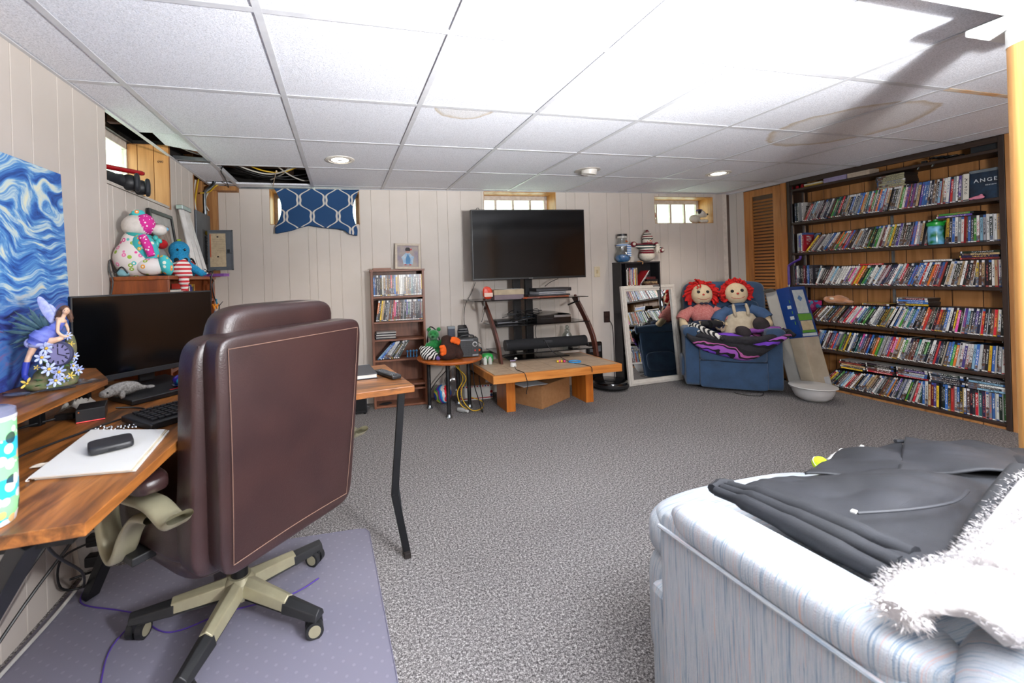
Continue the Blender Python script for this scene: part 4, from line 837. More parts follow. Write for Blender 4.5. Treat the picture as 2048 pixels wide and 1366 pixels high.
ob('rim', G().tube([(.125, .56, .003), (.118, 1.2, .003), (.085, 1.93, .003), (.07, 1.955, .003), (.03, 1.965, .003), (-.6, 1.99, .003)], .002, 6), pm('mat_rim', '#77758a', .4), t, sm=True)
# ---------------------------------------------------------------- cables under the desk
pw = pm('purple_cord', '#4a2f92', .6); wc = pm('white_cord', '#c9c7c2', .5)
cable('purple_string', [(-.98, 1.93, .008), (-.95, 1.80, .008), (-.80, 1.72, .008), (-.72, 1.68, .008), (-.70, 1.66, .01), (-.62, 1.58, .008), (-.55, 1.56, .008), (-.42, 1.60, .008), (-.22, 1.62, .008), (-.12, 1.68, .008)], .0022, pw, 'thin purple cord looping across the chair mat under the chair')
cable('purple_string', [(-.70, 1.69, .009), (-.74, 1.55, .008), (-.70, 1.40, .008), (-.66, 1.30, .008), (-.64, 1.18, .008)], .0022, pw, 'thin purple cord running to the near edge of the chair mat')
cable('electric_cable', [(-1.0, 1.95, .02), (-1.0, 1.75, .012), (-1.01, 1.55, .01), (-1.02, 1.3, .01), (-1.02, 1.0, .01)], .006, wc, 'pale grey extension cord along the left wall on the mat')
cable('electric_cable', [(-.72, 1.19, .67), (-.78, 1.35, .45), (-.85, 1.62, .22), (-.95, 1.82, .05)], .004, cb, 'black cord dropping through the cable ring to the floor')
cable('electric_cable', [(-.80, 1.7, .62), (-.88, 1.62, .42), (-.98, 1.48, .22), (-1.03, 1.25, .03)], .005, cb, 'black cord sloping along the left wall under the desk')
cable('electric_cable', [(-.76, 1.72, .64), (-.84, 1.70, .40), (-.97, 1.56, .18), (-1.025, 1.33, .02)], .005, cb, 'second black cord sloping to the wall under the desk, with white tags')
for k, (x, y, z) in enumerate(((-.87, 1.68, .40), (-.885, 1.66, .355))):
    ob('paper_tag', G(frame((x, y, z), rad(35), 0, rad(-12))).box((-.02, -.001, -.014), (.02, .001, .014)), pm('tag_white', '#c8c8c6', .6), None, label=('upper' if k == 0 else 'lower') + ' white paper tag on a cord under the desk', cat='tag')
cable('electric_cable', [(-.9, 1.86, .2), (-1.0, 1.80, .18), (-1.02, 1.82, .06), (-.96, 1.86, .03), (-.9, 1.82, .1), (-.96, 1.76, .12)], .004, cb, 'coiled black cord beside the power strip under the desk')
t = thing('power_strip', (-.95, 1.88, .12), 'white power strip with black plugs on the wall under the desk', 'power strip')
ob('strip', G(frame((-1.0, 1.93, .2), 0, rad(12))).box((-.025, -.02, -.17), (.025, .02, .17)), wc, t, bev=.006)
for k, z in enumerate((.10, .17, .24, .30)): ob('plug', G().cb((-.955, 1.9 + .012 * (k % 2), z), (.05, .04, .04)), cb, t, bev=.006)
ob('plug', G().cb((-.945, 1.87, .055), (.055, .04, .035)), wc, t, bev=.006)
br = pm('brass_brown', '#6e4a24', .4, .5, '#8f6a3a'); t = thing('brass_ornament', (-1.0, 1.36, 0), 'brown metal ornament on the floor at the left wall', 'ornament')
ob('body', G(frame((-.985, 1.4, .004))).ell((0, 0, .03), (.022, .03, .03)).ell((.01, -.04, .018), (.015, .02, .018)).ell((.0, .03, .05), (.014, .014, .02)), br, t, sm=True, remesh=.006, soft=3); ob('rim', G(frame((-.985, 1.43, .07))).lathe([(.012, 0), (.022, .012), (.02, .014), (.01, .002)], 16), pm('ornament_rim', '#b8a98a', .4), t, sm=True)
# ---------------------------------------------------------------- bookcase along the left wall and what stands on it
cher = wood('cherry_wood', '#5c2a10', '#7d3f1a', '#9a5426', (22, 22, 3), .4); cher2 = wood('cherry_shelf', '#5c2a10', '#7d3f1a', '#9a5426', (22, 3, 22), .4)
TZ = 1.19; t = thing('low_bookcase', (-.92, 2.63, 0), 'reddish-brown bookcase against the left wall behind the monitor', 'bookcase')
ob('end_panel', G().box((-1.035, 2.255, 0), (-.80, 2.275, TZ - .018)), cher, t, bev=.002); ob('end_panel', G().box((-1.035, 2.985, 0), (-.80, 3.005, TZ - .018)), cher, t, bev=.002)
ob('top_board', G().box((-1.035, 2.25, TZ - .018), (-.795, 3.01, TZ)), cher2, t, bev=.002); ob('back_board', G().box((-1.035, 2.275, .02), (-1.028, 2.985, TZ - .018)), cher, t)
for z in (.04, .40, .72, 1.035): ob('shelf', G().box((-1.028, 2.275, z), (-.805, 2.985, z + .016)), cher2, t, bev=.001)
# books on its upper shelf
for k, (y0, y1, z0, th, x0, col, lab) in enumerate(((2.34, 2.58, 1.0515, .028, -.98, '#b9b6b2', 'lowest pale grey book lying in the left bookcase'), (2.36, 2.56, 1.08, .02, -.97, '#7a5f8c', 'purple book lying on the grey book in the left bookcase'), (2.33, 2.57, 1.1005, .022, -.99, '#d3d1cc', 'topmost white book lying in the left bookcase'))):
    b_ = thing('book', ((x0 - .8) / 2, (y0 + y1) / 2, z0), lab, 'book', 'books lying in the left bookcase')
    ob('cover', G().box((x0, y0, z0), (-.83, y1, z0 + .0025)).box((x0, y0, z0 + th - .0025), (-.83, y1, z0 + th)).box((-.8325, y0, z0), (-.83, y1, z0 + th)), pm('bookcover_%d' % k, col, .5), b_); ob('pages', G().box((x0 + .003, y0 + .003, z0 + .0025), (-.8326, y1 - .003, z0 + th - .0025)), pm('page_cream', '#d9d0bc', .8), b_)
for k, (y, h, col, nm) in enumerate(((2.66, .1, '#c33a2c', 'red'), (2.685, .085, '#d9d6d0', 'white'), (2.71, .092, '#4a3a9c', 'violet'), (2.738, .08, '#3a3f48', 'charcoal'), (2.765, .095, '#b98a2c', 'mustard'))):
    b_ = thing('book', (-.9, y, 1.0515), '%s pocket book standing in the left bookcase' % nm, 'book', 'pocket books standing in the left bookcase'); ob('cover', G().box((-.93, y, 1.0515), (-.928, y + .02, 1.0515 + h)).box((-.93, y, 1.0515), (-.85, y + .0015, 1.0515 + h)).box((-.93, y + .0185, 1.0515), (-.85, y + .02, 1.0515 + h)).box((-.852, y, 1.0515), (-.85, y + .02, 1.0515 + h)), pm('pocket_' + nm, col, .5), b_)
    ob('pages', G().box((-.928, y + .0015, 1.0535), (-.852, y + .0185, 1.0495 + h)), MAT['page_cream'], b_)
# big patchwork plush bear, in profile facing right
flo = spots('floral_white', '#ddd6d2', ['#d9468f', '#5bb7b5', '#e39a3a', '#d9468f', '#8fae3a', '#e07aa8'], 34, .34, .9, '#f2e9e4'); flt = spots('floral_teal', '#3fb0b4', ['#e0b43a', '#e58a3a', '#dfe6d6', '#e58aa8'], 36, .33, .9, '#f0e8dc'); pdot = spots('pink_dots', '#c8288a', ['#f0dfe8', '#f0dfe8'], 62, .26, .9)
cord_ = pm('white_corduroy', '#d5cfc8', .95, col2='#c3bdb5', ns=30, bu=.6, bs=150); teal = pm('teal_satin', '#2fa5a0', .35, col2='#2a8f8c')
PB = frame((-.93, 2.325, TZ), rad(22), s=.93); t = thing('plush_bear', (-.925, 2.33, TZ), 'large patchwork plush bear in floral print with pink polka-dot head on bookcase', 'plush toy')
ob('body', G(PB).ell((-.03, .0, .095), (.098, .085, .1)).ell((-.03, 0, .18), (.062, .06, .06)), flo, t, sm=True, remesh=.009)
ob('chest_patch', G(PB).ell((.012, -.038, .14), (.055, .052, .085), Matrix.Rotation(rad(-22), 4, 'Y')), flt, t, sm=True); ob('arm', G(PB).tube([(.0, -.07, .20), (.02, -.10, .15), (.035, -.11, .10)], [.02, .02, .018], 12, k=4), pdot, t, sm=True)
for y, x in ((-.075, .065), (.045, .075)):
    lg = ob('leg', G(PB).ell((x - .03, y + .012, .05), (.065, .042, .045)), flo, t, sm=True); ob('foot_sole', G(PB).ell((x + .03, y, .055), (.032, .045, .055), Matrix.Rotation(rad(-16), 4, 'Y')), flt, lg, sm=True)
hd = ob('head', G(PB).ell((-.02, 0, .262), (.068, .06, .06)), cord_, t, sm=True); ob('head_patch', G(PB).ell((.008, 0, .27), (.052, .0605, .058)), pdot, hd, sm=True); ob('snout', G(PB).ell((.072, 0, .245), (.038, .034, .03)), cord_, hd, sm=True); ob('nose', G(PB).ell((.108, 0, .25), (.008, .012, .01)), pm('nose_blue', '#6aa6c8', .6), hd, sm=True)
ob('ear', G(PB).ell((-.015, -.02, .325), (.03, .014, .02)), flt, hd, sm=True); ob('ear', G(PB).ell((-.03, .04, .318), (.024, .012, .02)), flt, hd, sm=True)
ob('ribbon', G(PB).lathe([(.055, .0), (.06, .006), (.058, .02), (.052, .022)], 24, 0, frame((-.015, 0, .198), 0, 0, rad(8))), teal, t, sm=True)
ob('bow', G(PB).ell((.055, -.03, .2), (.012, .008, .014)).ell((.07, -.03, .185), (.016, .006, .012), Matrix.Rotation(.6, 4, 'Y')).ell((.062, -.03, .17), (.01, .005, .022)), teal, t, sm=True)
# little blue pouch with black string at the bookcase corner
t = thing('blue_pouch', (-.985, 2.28, TZ), 'small pale blue pouch with black drawstring at left of the plush bear', 'pouch'); ob('pouch', G().ell((-.99, 2.275, 1.2115), (.026, .02, .02), None, 16, 10, .7), pm('pouch_blue', '#86b9c4', .6), t, sm=True)
ob('drawstring', G().tube([(-.965, 2.255, 1.205), (-.985, 2.245, 1.235), (-1.015, 2.246, 1.21), (-1.03, 2.246, 1.27), (-1.035, 2.244, 1.22), (-1.02, 2.242, 1.17), (-1.03, 2.24, 1.10)], .003, 6, k=5), cb, t, sm=True)
# framed print leaning on the wall
def framed(name, M, w_, h, fw, fm, matm, art, label, cat='picture', dpt=.015):
    t = thing(name, M.translation, label, cat)
    for a, b_, nm in (((-w_ / 2, -dpt, 0), (-w_ / 2 + fw, 0, h), 'frame_side'), ((w_ / 2 - fw, -dpt, 0), (w_ / 2, 0, h), 'frame_side'), ((-w_ / 2 + fw, -dpt, 0), (w_ / 2 - fw, 0, fw), 'frame_rail'), ((-w_ / 2 + fw, -dpt, h - fw), (w_ / 2 - fw, 0, h), 'frame_rail')): ob(nm, G(M).box(a, b_), fm, t, bev=.002)
    ob('mat_board', G(M).box((-w_ / 2 + fw, -.006, fw), (w_ / 2 - fw, -.002, h - fw)), matm, t); return t
PFM = Matrix.Translation((-.985, 2.82, TZ + .001)) @ Matrix.Rotation(pi / 2, 4, 'Z') @ Matrix.Rotation(rad(7.5), 4, 'X') @ Matrix.Scale(-1, 4, (0, 1, 0)) @ Matrix.Scale(-1, 4, (1, 0, 0))
PFM = Matrix.Translation((-.985, 2.80, TZ + .001)) @ Matrix.Rotation(pi / 2, 4, 'Z') @ Matrix.Rotation(rad(-7), 4, 'X')
t = framed('framed_print', PFM, .33, .385, .022, pm('black_frame', '#17171a', .35), pm('mat_grey', '#b4b5b0', .7), None, 'black framed print with grey mat leaning on the left wall')
ob('print', G(PFM).box((-.105, -.0068, .085), (.105, -.006, .31)), pm('print_brown', '#7a6c62', .6, col2='#a39488', ns=24), t)
# folded white rack, its slats converge at a grey end bracket
t = thing('folded_rack', (-.95, 3.1, TZ), 'folded white slatted rack with grey end bracket leaning in the left corner', 'rack')
for k in range(3): a, b_ = V((-1.0, 3.06 + .05 * k, 1.64)), V((-.90 + .012 * k, 3.0 + .07 * k, 1.17)); d = b_ - a; ob('slat', G(Matrix.Translation((a + b_) / 2) @ d.to_track_quat('Z', 'X').to_matrix().to_4x4()).cb((0, 0, 0), (.014, .034, d.length)), pm('rack_white', '#d4d3d0', .4), t, bev=.003)
ob('end_bracket', G().box((-1.02, 3.03, 1.632), (-.98, 3.195, 1.66)), steel, t, bev=.003)
# crocheted octopus, knit gnome, striped hat, plaid cushion, purple folder
cro = pm('blue_crochet', '#1a86b4', .95, col2='#126a92', ns=150, bu=.9, bs=230); t = thing('crochet_octopus', (-.86, 2.62, TZ), 'bright blue crocheted octopus with big black eyes on the bookcase', 'plush toy'); OM = frame((-.865, 2.60, TZ), rad(18))
ob('body', G(OM).ell((0, 0, .145), (.052, .05, .052)).ell((0, -.005, .085), (.055, .052, .04)), cro, t, sm=True, remesh=.007)
for a in (-2.4, -1.2, .1, 1.0, 2.0, 3.0): ob('tentacle', G(OM).tube([(.03 * cos(a), .03 * sin(a), .07), (.07 * cos(a), .07 * sin(a), .04), (.10 * cos(a), .10 * sin(a), .018), (.128 * cos(a), .128 * sin(a), .012)], [.022, .022, .019, .008], 10, k=3), cro, t, sm=True)
for s_ in (-1, 1): ob('eye', G(OM).ell((s_ * .017 + .01, -.046, .145), (.006, .004, .007), None, 10, 8), MAT['bead_black'], t, sm=True); ob('nostril', G(OM).ell((s_ * .021 + .008, -.054, .088), (.012, .005, .013), None, 10, 8), pm('felt_black', '#0f1016', .9), t, sm=True)
ob('sprout', G(OM).ell((.0, 0, .2), (.011, .009, .007)), pm('felt_green', '#8aa83a', .9), t, sm=True)
rw = stripes('red_white_stripe', ['#b3202a', '#d9d4ce'], 2, .021, .9); t = thing('striped_hat', (-.79, 2.40, 1.2), 'red and white striped stocking hat drooping over the bookcase edge', 'hat')
ob('hat', G().tube([(-.815, 2.40, 1.224), (-.80, 2.40, 1.235), (-.782, 2.395, 1.20), (-.778, 2.39, 1.165), (-.777, 2.393, 1.135), (-.777, 2.392, 1.115)], [.03, .048, .04, .024, .018, .015], 16, k=5), rw, t, sm=True); ob('tip', G().ell((-.777, 2.392, 1.105), (.012, .012, .008)), rc, t, sm=True)
t = thing('knit_gnome', (-.935, 2.56, TZ), 'grey knit gnome with red pompom between the bear and octopus', 'plush toy'); kg = pm('grey_knit', '#8f8a88', .95, bu=.6, bs=160)
ob('body', G().lathe([(.05, .001), (.055, .03), (.045, .08), (.025, .13), (.012, .165)], 18, 0, frame((-.94, 2.60, TZ), 0, 0, rad(-6))), kg, t, sm=True); ob('pompom', G().ell((-.94, 2.585, TZ + .178), .026, None, 14, 10), pm('red_yarn', '#b0141c', .95, bu=.9, bs=220), t, sm=True); ob('trim_band', G().tube([(-.925, 2.545, TZ + .11), (-.91, 2.555, TZ + .06), (-.905, 2.56, TZ + .02)], .006, 8, k=3), rc, t, sm=True)
pl = spots('plaid_red', '#a01a20', ['#1a1214', '#1a1214', '#c92a2c'], 60, .42, .9); t = thing('plaid_cushion', (-.90, 2.86, TZ), 'red and black plaid stuffed bundle behind the octopus', 'cushion'); ob('bundle', G().ell((-.905, 2.86, TZ + .052), (.04, .06, .05), Matrix.Rotation(.5, 4, 'X')).ell((-.88, 2.93, TZ + .026), (.032, .04, .024)), pl, t, sm=True, remesh=.008)
ob('strap', G().tube([(-.90, 2.80, TZ + .08), (-.88, 2.84, TZ + .11), (-.88, 2.90, TZ + .08)], .006, 8, k=3), MAT['felt_black'], t, sm=True)
t = thing('purple_folder', (-.80, 2.98, TZ), 'purple patterned folder overhanging the far corner of the bookcase', 'folder'); ob('cover', G(frame((-.805, 2.985, TZ + .0005), rad(-6))).box((-.075, -.05, 0), (.085, .05, .003)).box((-.075, -.05, .015), (.085, .05, .018)).box((-.075, -.05, 0), (-.072, .05, .018)), pm('purple_print', '#5d2f86', .5, col2='#8a3f8f', ns=26), t, bev=.001); ob('pages', G(frame((-.805, 2.985, TZ + .0005), rad(-6))).box((-.072, -.048, .003), (.083, .048, .015)), pm('pages_violet', '#6a3f86', .7), t)
# string lights with little letters hanging from the far corner
t = thing('letter_garland', (-.78, 2.9, 1.2), 'black wire garland with orange letters hanging on the bookcase corner', 'garland')
ob('wire', G().tube([(-.86, 2.93, 1.215), (-.785, 2.9, 1.22), (-.782, 2.86, 1.18), (-.782, 2.845, 1.12), (-.782, 2.855, 1.06), (-.782, 2.83, 1.0), (-.782, 2.85, .93), (-.78, 2.93, .91), (-.78, 2.97, .87)], .0042, 7, k=5), cb, t, sm=True)
ob('wire', G().tube([(-.783, 2.85, 1.19), (-.78, 2.90, 1.16), (-.78, 2.875, 1.13), (-.78, 2.90, 1.07), (-.78, 2.95, 1.03), (-.778, 3.0, 1.0), (-.778, 2.99, .97), (-.778, 2.93, .93)], .0038, 7, k=5), cb, t, sm=True)
for q in ([(-.778, 3.0, 1.0), (-.77, 3.06, 1.025)], [(-.785, 2.85, 1.215), (-.8, 2.8, 1.235)], [(-.785, 2.87, 1.22), (-.775, 2.93, 1.235)], [(-.779, 2.96, .90), (-.775, 3.06, .905)]): ob('twig', G().tube(q, [.0035, .002], 6), cb, t, sm=True)
orl = pm('orange_letter', '#d9821e', .4); LF = lambda y, z: facing((-.768, y, z), 1, -.45)
ob('letter', text_mesh('W', .05, LF(2.885, 1.0), .003), orl, t); ob('letter', text_mesh('C', .045, LF(2.925, .955), .003), orl, t); ob('letter', text_mesh('A', .05, LF(2.875, .955), .003), pm('blue_letter', '#2f7fa0', .4), t); ob('letter', text_mesh('I', .05, LF(2.91, 1.03), .003), MAT['blue_letter'], t)
t = thing('small_frame', (-.84, 2.93, .74), 'small pinkish picture frame inside the left bookcase', 'picture'); ob('frame', G(frame((-.84, 2.90, .7365), rad(60), rad(-10))).box((-.045, -.006, 0), (.045, .006, .16)), pm('pink_frame', '#b98f7c', .5), t, bev=.002); ob('picture', G(frame((-.84, 2.90, .7365), rad(60), rad(-10))).box((-.035, -.0068, .012), (.035, -.006, .148)), pm('dark_print', '#2c2824', .4), t)
# ---------------------------------------------------------------- breaker panel
gm = pm('panel_grey', '#5b6167', .45, .3, '#535960'); t = thing('breaker_panel', (-1.05, 3.64, 1.23), 'grey breaker panel with its door open in the left corner', 'breaker panel')
ob('box', G().box((-1.06, 3.475, 1.232), (-1.035, 3.815, 1.70)), gm, t, bev=.004); ob('recess', G().box((-1.0365, 3.61, 1.25), (-1.034, 3.79, 1.57)), pm('panel_dark', '#2c3034', .5), t)
sw = pm('breaker_black', '#141416', .4); wm = pm('breaker_white', '#dadada', .5); kb_ = G().box((-1.034, -.04, 0), (-1.022, .04, .017)).mesh('breaker'); kb_.materials.append(sw)
for k in range(11):
    o = bpy.data.objects.new('breaker', kb_); COL.objects.link(o); o.location = (0, 3.70, 1.30 + k * .0205); attach(o, t); MW[o.name] = Matrix.Translation(o.location)
    ob('toggle', G().box((-1.0225, 3.71, 1.3035 + k * .0205), (-1.016, 3.724, 1.314 + k * .0205)), wm, o)
ob('main_switch', G().box((-1.034, 3.67, 1.535), (-1.018, 3.73, 1.56)), pm('breaker_yellow', '#b59a2a', .5), t, bev=.002)
dr = ob('door', G().box((-1.0, 3.598, 1.248), (-.82, 3.606, 1.562)), gm, t, bev=.003); ob('door_rim', G().box((-1.0, 3.59, 1.248), (-.82, 3.598, 1.256)).box((-1.0, 3.59, 1.554), (-.82, 3.598, 1.562)).box((-.828, 3.59, 1.248), (-.82, 3.598, 1.562)), gm, dr)
ob('circuit_chart', G().box((-.985, 3.5965, 1.275), (-.872, 3.598, 1.535)), pm('chart_paper', '#b3a284', .7, col2='#a5947a', ns=60), dr); ob('chart_stripe', G().box((-.984, 3.596, 1.35), (-.976, 3.5966, 1.53)), pm('chart_orange', '#b4542c', .7), dr)
for k, z in enumerate((1.515, 1.36)): ob('chart_mark', G().box((-.935, 3.596, z - .012), (-.922, 3.5966, z)), pm('chart_ink', '#2a241e', .7), dr)
for k in range(7): ob('chart_line', G().box((-.965, 3.5961, 1.40 + k * .015), (-.88, 3.5966, 1.401 + k * .015)), MAT['chart_ink'], dr)
ob('latch', G().box((-.862, 3.592, 1.385), (-.84, 3.598, 1.41)), pm('latch_dark', '#33383d', .3, .5), dr, bev=.002); ob('door_seam', G().box((-.87, 3.5968, 1.378), (-.82, 3.598, 1.382)), pm('latch_dark', '#33383d', .3, .5), dr)
# conduit and cables in the open wall and ceiling bays
t = thing('conduit', (-1.04, 3.75, 1.7), 'bent silver conduit rising from the breaker panel to the ceiling', 'conduit'); ob('pipe', G().tube([(-1.045, 3.72, 1.70), (-1.045, 3.72, 1.86), (-1.035, 3.74, 1.90), (-1.0, 3.79, 1.955), (-.98, 3.8, 2.0), (-.9, 3.8, 2.06)], .0125, 12, k=4), steel, t, sm=True); ob('coupling', G().cyl((-1.045, 3.72, 1.70), (-1.045, 3.72, 1.73), .016), steel, t, sm=True)
yel = pm('yellow_sheath', '#c9a11c', .5); whs = pm('white_sheath', '#bfbab0', .5)
WIRES = [('yellow', yel, [(-1.08, 3.62, 1.70), (-1.075, 3.60, 1.80), (-1.07, 3.63, 1.90), (-1.06, 3.66, 2.0)], 'yellow cable rising on the left of the conduit'), ('yellow', yel, [(-1.055, 3.66, 1.86), (-1.03, 3.80, 1.90), (-.99, 3.86, 1.965), (-.9, 3.86, 2.0)], 'yellow cable bending over the conduit top'), ('white', whs, [(-1.07, 3.60, 1.70), (-1.08, 3.58, 1.82), (-1.07, 3.60, 1.95)], 'white cable left of the yellow one by the panel'), ('white', whs, [(-1.05, 3.84, 1.75), (-1.07, 3.82, 1.82), (-1.04, 3.86, 1.93), (-.96, 3.88, 1.985)], 'white cable right of the conduit'),
         ('yellow', yel, [(-.72, 3.1, 2.06), (-.62, 3.4, 2.01), (-.45, 3.5, 2.0), (-.3, 3.45, 2.04)], 'yellow cable crossing the open ceiling bay'), ('white', whs, [(-.8, 3.2, 2.03), (-.65, 3.45, 2.0), (-.48, 3.5, 1.99), (-.25, 3.3, 2.03)], 'white cable sagging in the open ceiling bay, farthest left'), ('white', whs, [(-.5, 3.25, 2.05), (-.40, 3.5, 2.0), (-.3, 3.7, 1.99), (-.22, 3.85, 2.03)], 'white cable running to the back wall in the open bay'), ('white', whs, [(-.55, 3.75, 2.0), (-.42, 3.55, 2.01), (-.36, 3.4, 2.04)], 'short white cable end in the open bay'),
         ('black', cb, [(-.82, 3.3, 2.03), (-.6, 3.6, 2.0), (-.4, 3.7, 1.995), (-.22, 3.68, 2.02)], 'black cable nearest the back of the open bay'), ('black', cb, [(-.8, 3.45, 2.04), (-.62, 3.55, 1.995), (-.45, 3.6, 1.99), (-.23, 3.62, 2.03)], 'black cable in the middle of the open bay'), ('black', cb, [(-.8, 3.6, 2.05), (-.6, 3.66, 2.0), (-.42, 3.55, 2.02), (-.25, 3.4, 2.05)], 'black cable crossing the others in the open bay'), ('white', whs, [(-1.03, 2.85, 2.05), (-.96, 2.95, 2.01), (-.90, 3.05, 2.0), (-.86, 3.2, 2.03)], 'white cable above the lifted ceiling tile'), ('copper', pm('copper', '#9a5a30', .4, .8), [(-.93, 2.85, 2.06), (-.90, 2.98, 2.0), (-.86, 3.1, 2.02)], 'copper tube above the lifted ceiling tile'),
         ('black', cb, [(-.80, 3.3, 1.99), (-.83, 3.36, 1.965), (-.86, 3.6, 1.962), (-.9, 3.86, 1.952), (-.915, 3.89, 1.93)], 'black cable hanging below the ceiling at the left corner')]
for nm, mt, pts, lab in WIRES: cable(nm + '_cable', pts, .0055 if nm != 'black' else .0045, mt, lab, 6)
t = thing('pull_string', (-.55, 3.6, 1.97), 'pale string hanging in the open ceiling bay', 'string'); ob('string', G().tube([(-.46, 3.42, 1.99), (-.5, 3.6, 1.975), (-.55, 3.85, 1.962)], .003, 6), pm('string_pale', '#cdb9a0', .8), t, sm=True); ob('knot', G().ell((-.46, 3.42, 1.99), .007, None, 8, 6), MAT['string_pale'], t, sm=True)
# left windowsill: red tube, boots, dark bag
t = thing('red_tube', (-1.1, 2.4, 1.74), 'shiny red tube sticking out over the left windowsill', 'tube'); ob('tube', G().cyl((-1.14, 2.22, 1.714), (-1.03, 2.59, 1.752), .0125, n=20), pm('red_metal', '#b3101c', .25, .3), t, sm=True); ob('end_cap', G().cyl((-1.03, 2.59, 1.752), (-1.027, 2.60, 1.753), .0105, n=16), pm('red_dark', '#7a0c14', .4), t, sm=True)
bt = pm('boot_rubber', '#16181d', .5, bu=.1)
for k, (y, z, lab) in enumerate(((2.45, 1.675, 'nearer black rubber boot lying on the left windowsill, sole outward'), (2.57, 1.675, 'farther black rubber boot lying on the left windowsill, sole outward'))):
    t = thing('black_boot', (-1.1, y, 1.635), lab, 'boot', 'black boots on the left windowsill'); BM = frame((-1.03, y, z), rad(20))
    ob('shaft', G(BM).tube([(-.03, -.01, .0), (-.07, -.04, -.002), (-.12, -.12, .0), (-.15, -.2, .0)], [.033, .036, .04, .04], 16, k=4), bt, t, sm=True)
    ob('foot', G(BM).ell((.0, .0, -.004), (.045, .036, .04)), bt, t, sm=True); ob('sole', G(BM).ell((.032, .0, -.002), (.014, .046, .047), None, 24, 12, .7), pm('boot_sole', '#20242b', .65, bu=.4, bs=90), t, sm=True)
t = thing('dark_bag', (-1.18, 2.38, 1.63), 'dark crumpled bag with green marks against the left window', 'bag')
ob('bag', G().ell((-1.2, 2.5, 1.70), (.03, .1, .055), Matrix.Rotation(.5, 4, 'X')), pm('bag_dark', '#1c2228', .4, col2='#27322e', ns=40, bu=.6, bs=30), t, sm=True); ob('print_mark', G().ell((-1.172, 2.53, 1.725), (.005, .014, .008)), pm('bag_green', '#1f7a4a', .5), t, sm=True)
# ---------------------------------------------------------------- navy curtain pinned over the window
m, nt, b = newmat('curtain_print'); uvn = N(nt, 'ShaderNodeUVMap', uv_map='print'); s = N(nt, 'ShaderNodeSeparateXYZ'); nt.links.new(uvn.outputs[0], s.inputs[0])
def ogee(px, ph):
    x = math_(nt, 'MULTIPLY', math_(nt, 'SUBTRACT', math_(nt, 'FRACT', math_(nt, 'ADD', math_(nt, 'MULTIPLY', s.outputs[0], 3.15), ph)), .5), 2.0)
    y = math_(nt, 'ADD', math_(nt, 'MULTIPLY', s.outputs[1], 2 * pi * 1.42), px)
    wv = math_(nt, 'ADD', math_(nt, 'ADD', .5, math_(nt, 'MULTIPLY', math_(nt, 'SINE', y), .47)), math_(nt, 'MULTIPLY', math_(nt, 'SINE', math_(nt, 'MULTIPLY', y, 3.0)), .1))
    return math_(nt, 'ABSOLUTE', math_(nt, 'SUBTRACT', math_(nt, 'ABSOLUTE', x), wv))
d = ogee(1.0, .1); line = math_(nt, 'LESS_THAN', d, .075)
nt.links.new(mixc(nt, line, '#17406b', '#c3beb6'), b.inputs['Base Color']); b.inputs['Roughness'].default_value = .85; bump(nt, b, noise(nt, coords(nt), 400, 2), .1)
CUR = [(-.545, 1.955, 1.567), (-.53, 1.955, 1.562), (-.47, 1.957, 1.573), (-.41, 1.957, 1.585), (-.345, 1.957, 1.61), (-.26, 1.957, 1.632), (-.2, 1.957, 1.62), (-.1, 1.957, 1.607), (-.01, 1.957, 1.598), (.04, 1.957, 1.585), (.08, 1.957, 1.552), (.132, 1.957, 1.538), (.15, 1.957, 1.54)]
def curf(u, v_):
    k = u * (len(CUR) - 1); i = min(len(CUR) - 2, int(k)); f_ = k - i; a, b_ = CUR[i], CUR[i + 1]
    x = a[0] + (b_[0] - a[0]) * f_; zb = a[2] + (b_[2] - a[2]) * f_; z = 1.957 + (zb - 1.957) * v_
    pin = sin(pi * min(1, v_ * 1.15)); x += (.055 * pin * (1 - u) ** 3 if u < .5 else -.05 * pin * u ** 3 + .03 * (1 - v_) * u ** 3)
    return V((x, -.045 - .018 * v_ - .010 * sin(u * 9) * v_ - .008 * cos(v_ * 5 + u * 4), z))
g = G(WB).surf(curf, 48, 28); me = g.mesh('curtain', True, 0); uv = me.uv_layers.new(name='print')
inv = WB.inverted()
for li, l_ in enumerate(me.loops):
    p = inv @ me.vertices[l_.vertex_index].co; uv.data[li].uv = ((p.x + .545) / .7, (p.z - 1.54) / .415)
t = thing('window_curtain', (-.2, 3.9, 1.75), 'navy curtain panel with white trellis pattern pinned over the back window', 'curtain')
o = ob('panel', me, m, t, solid=.002); ob('hem', G(WB).tube([curf(k / 24, 1.0) for k in range(25)], .003, 6, k=1), pm('hem_navy', '#123456', .9), t, sm=True)
# ---------------------------------------------------------------- small bookcase on the back wall (built in the wall's own frame)
wal = wood('walnut_laminate', '#5a3320', '#744630', '#86563a', (22, 22, 2.5), .45); walh = wood('walnut_laminate_shelf', '#5a3320', '#744630', '#86563a', (2.5, 22, 22), .45)
t = thing('media_bookcase', WB @ V((.49, -.1, 0)), 'narrow brown open bookcase with dvds against the back wall', 'bookcase')
D0, D1 = -.195, -.012
for x in (.25, .705): ob('side_panel', G(WB).box((x, D0, 0), (x + .02, D1, 1.205)), wal, t, bev=.001)
ob('top_board', G(WB).box((.244, D0 - .004, 1.205), (.731, D1, 1.222)), walh, t, bev=.001); ob('back_board', G(WB).box((.27, D1 - .006, 0), (.705, D1, 1.205)), wal, t)
BS = [.985, .762, .605, .425, .2, .02]
for z in BS: ob('shelf', G(WB).box((.27, D0 + .003, z - .016), (.705, D1 - .006, z)), walh, t, bev=.001)
ob('shelf', G(WB).box((.27, D0 + .003, .145), (.705, D1 - .006, .16)), walh, t, bev=.001)
SPM = WB @ Matrix.Rotation(pi / 2, 4, 'Z')       # case spine (-x) turned to face the room: local -x -> -y
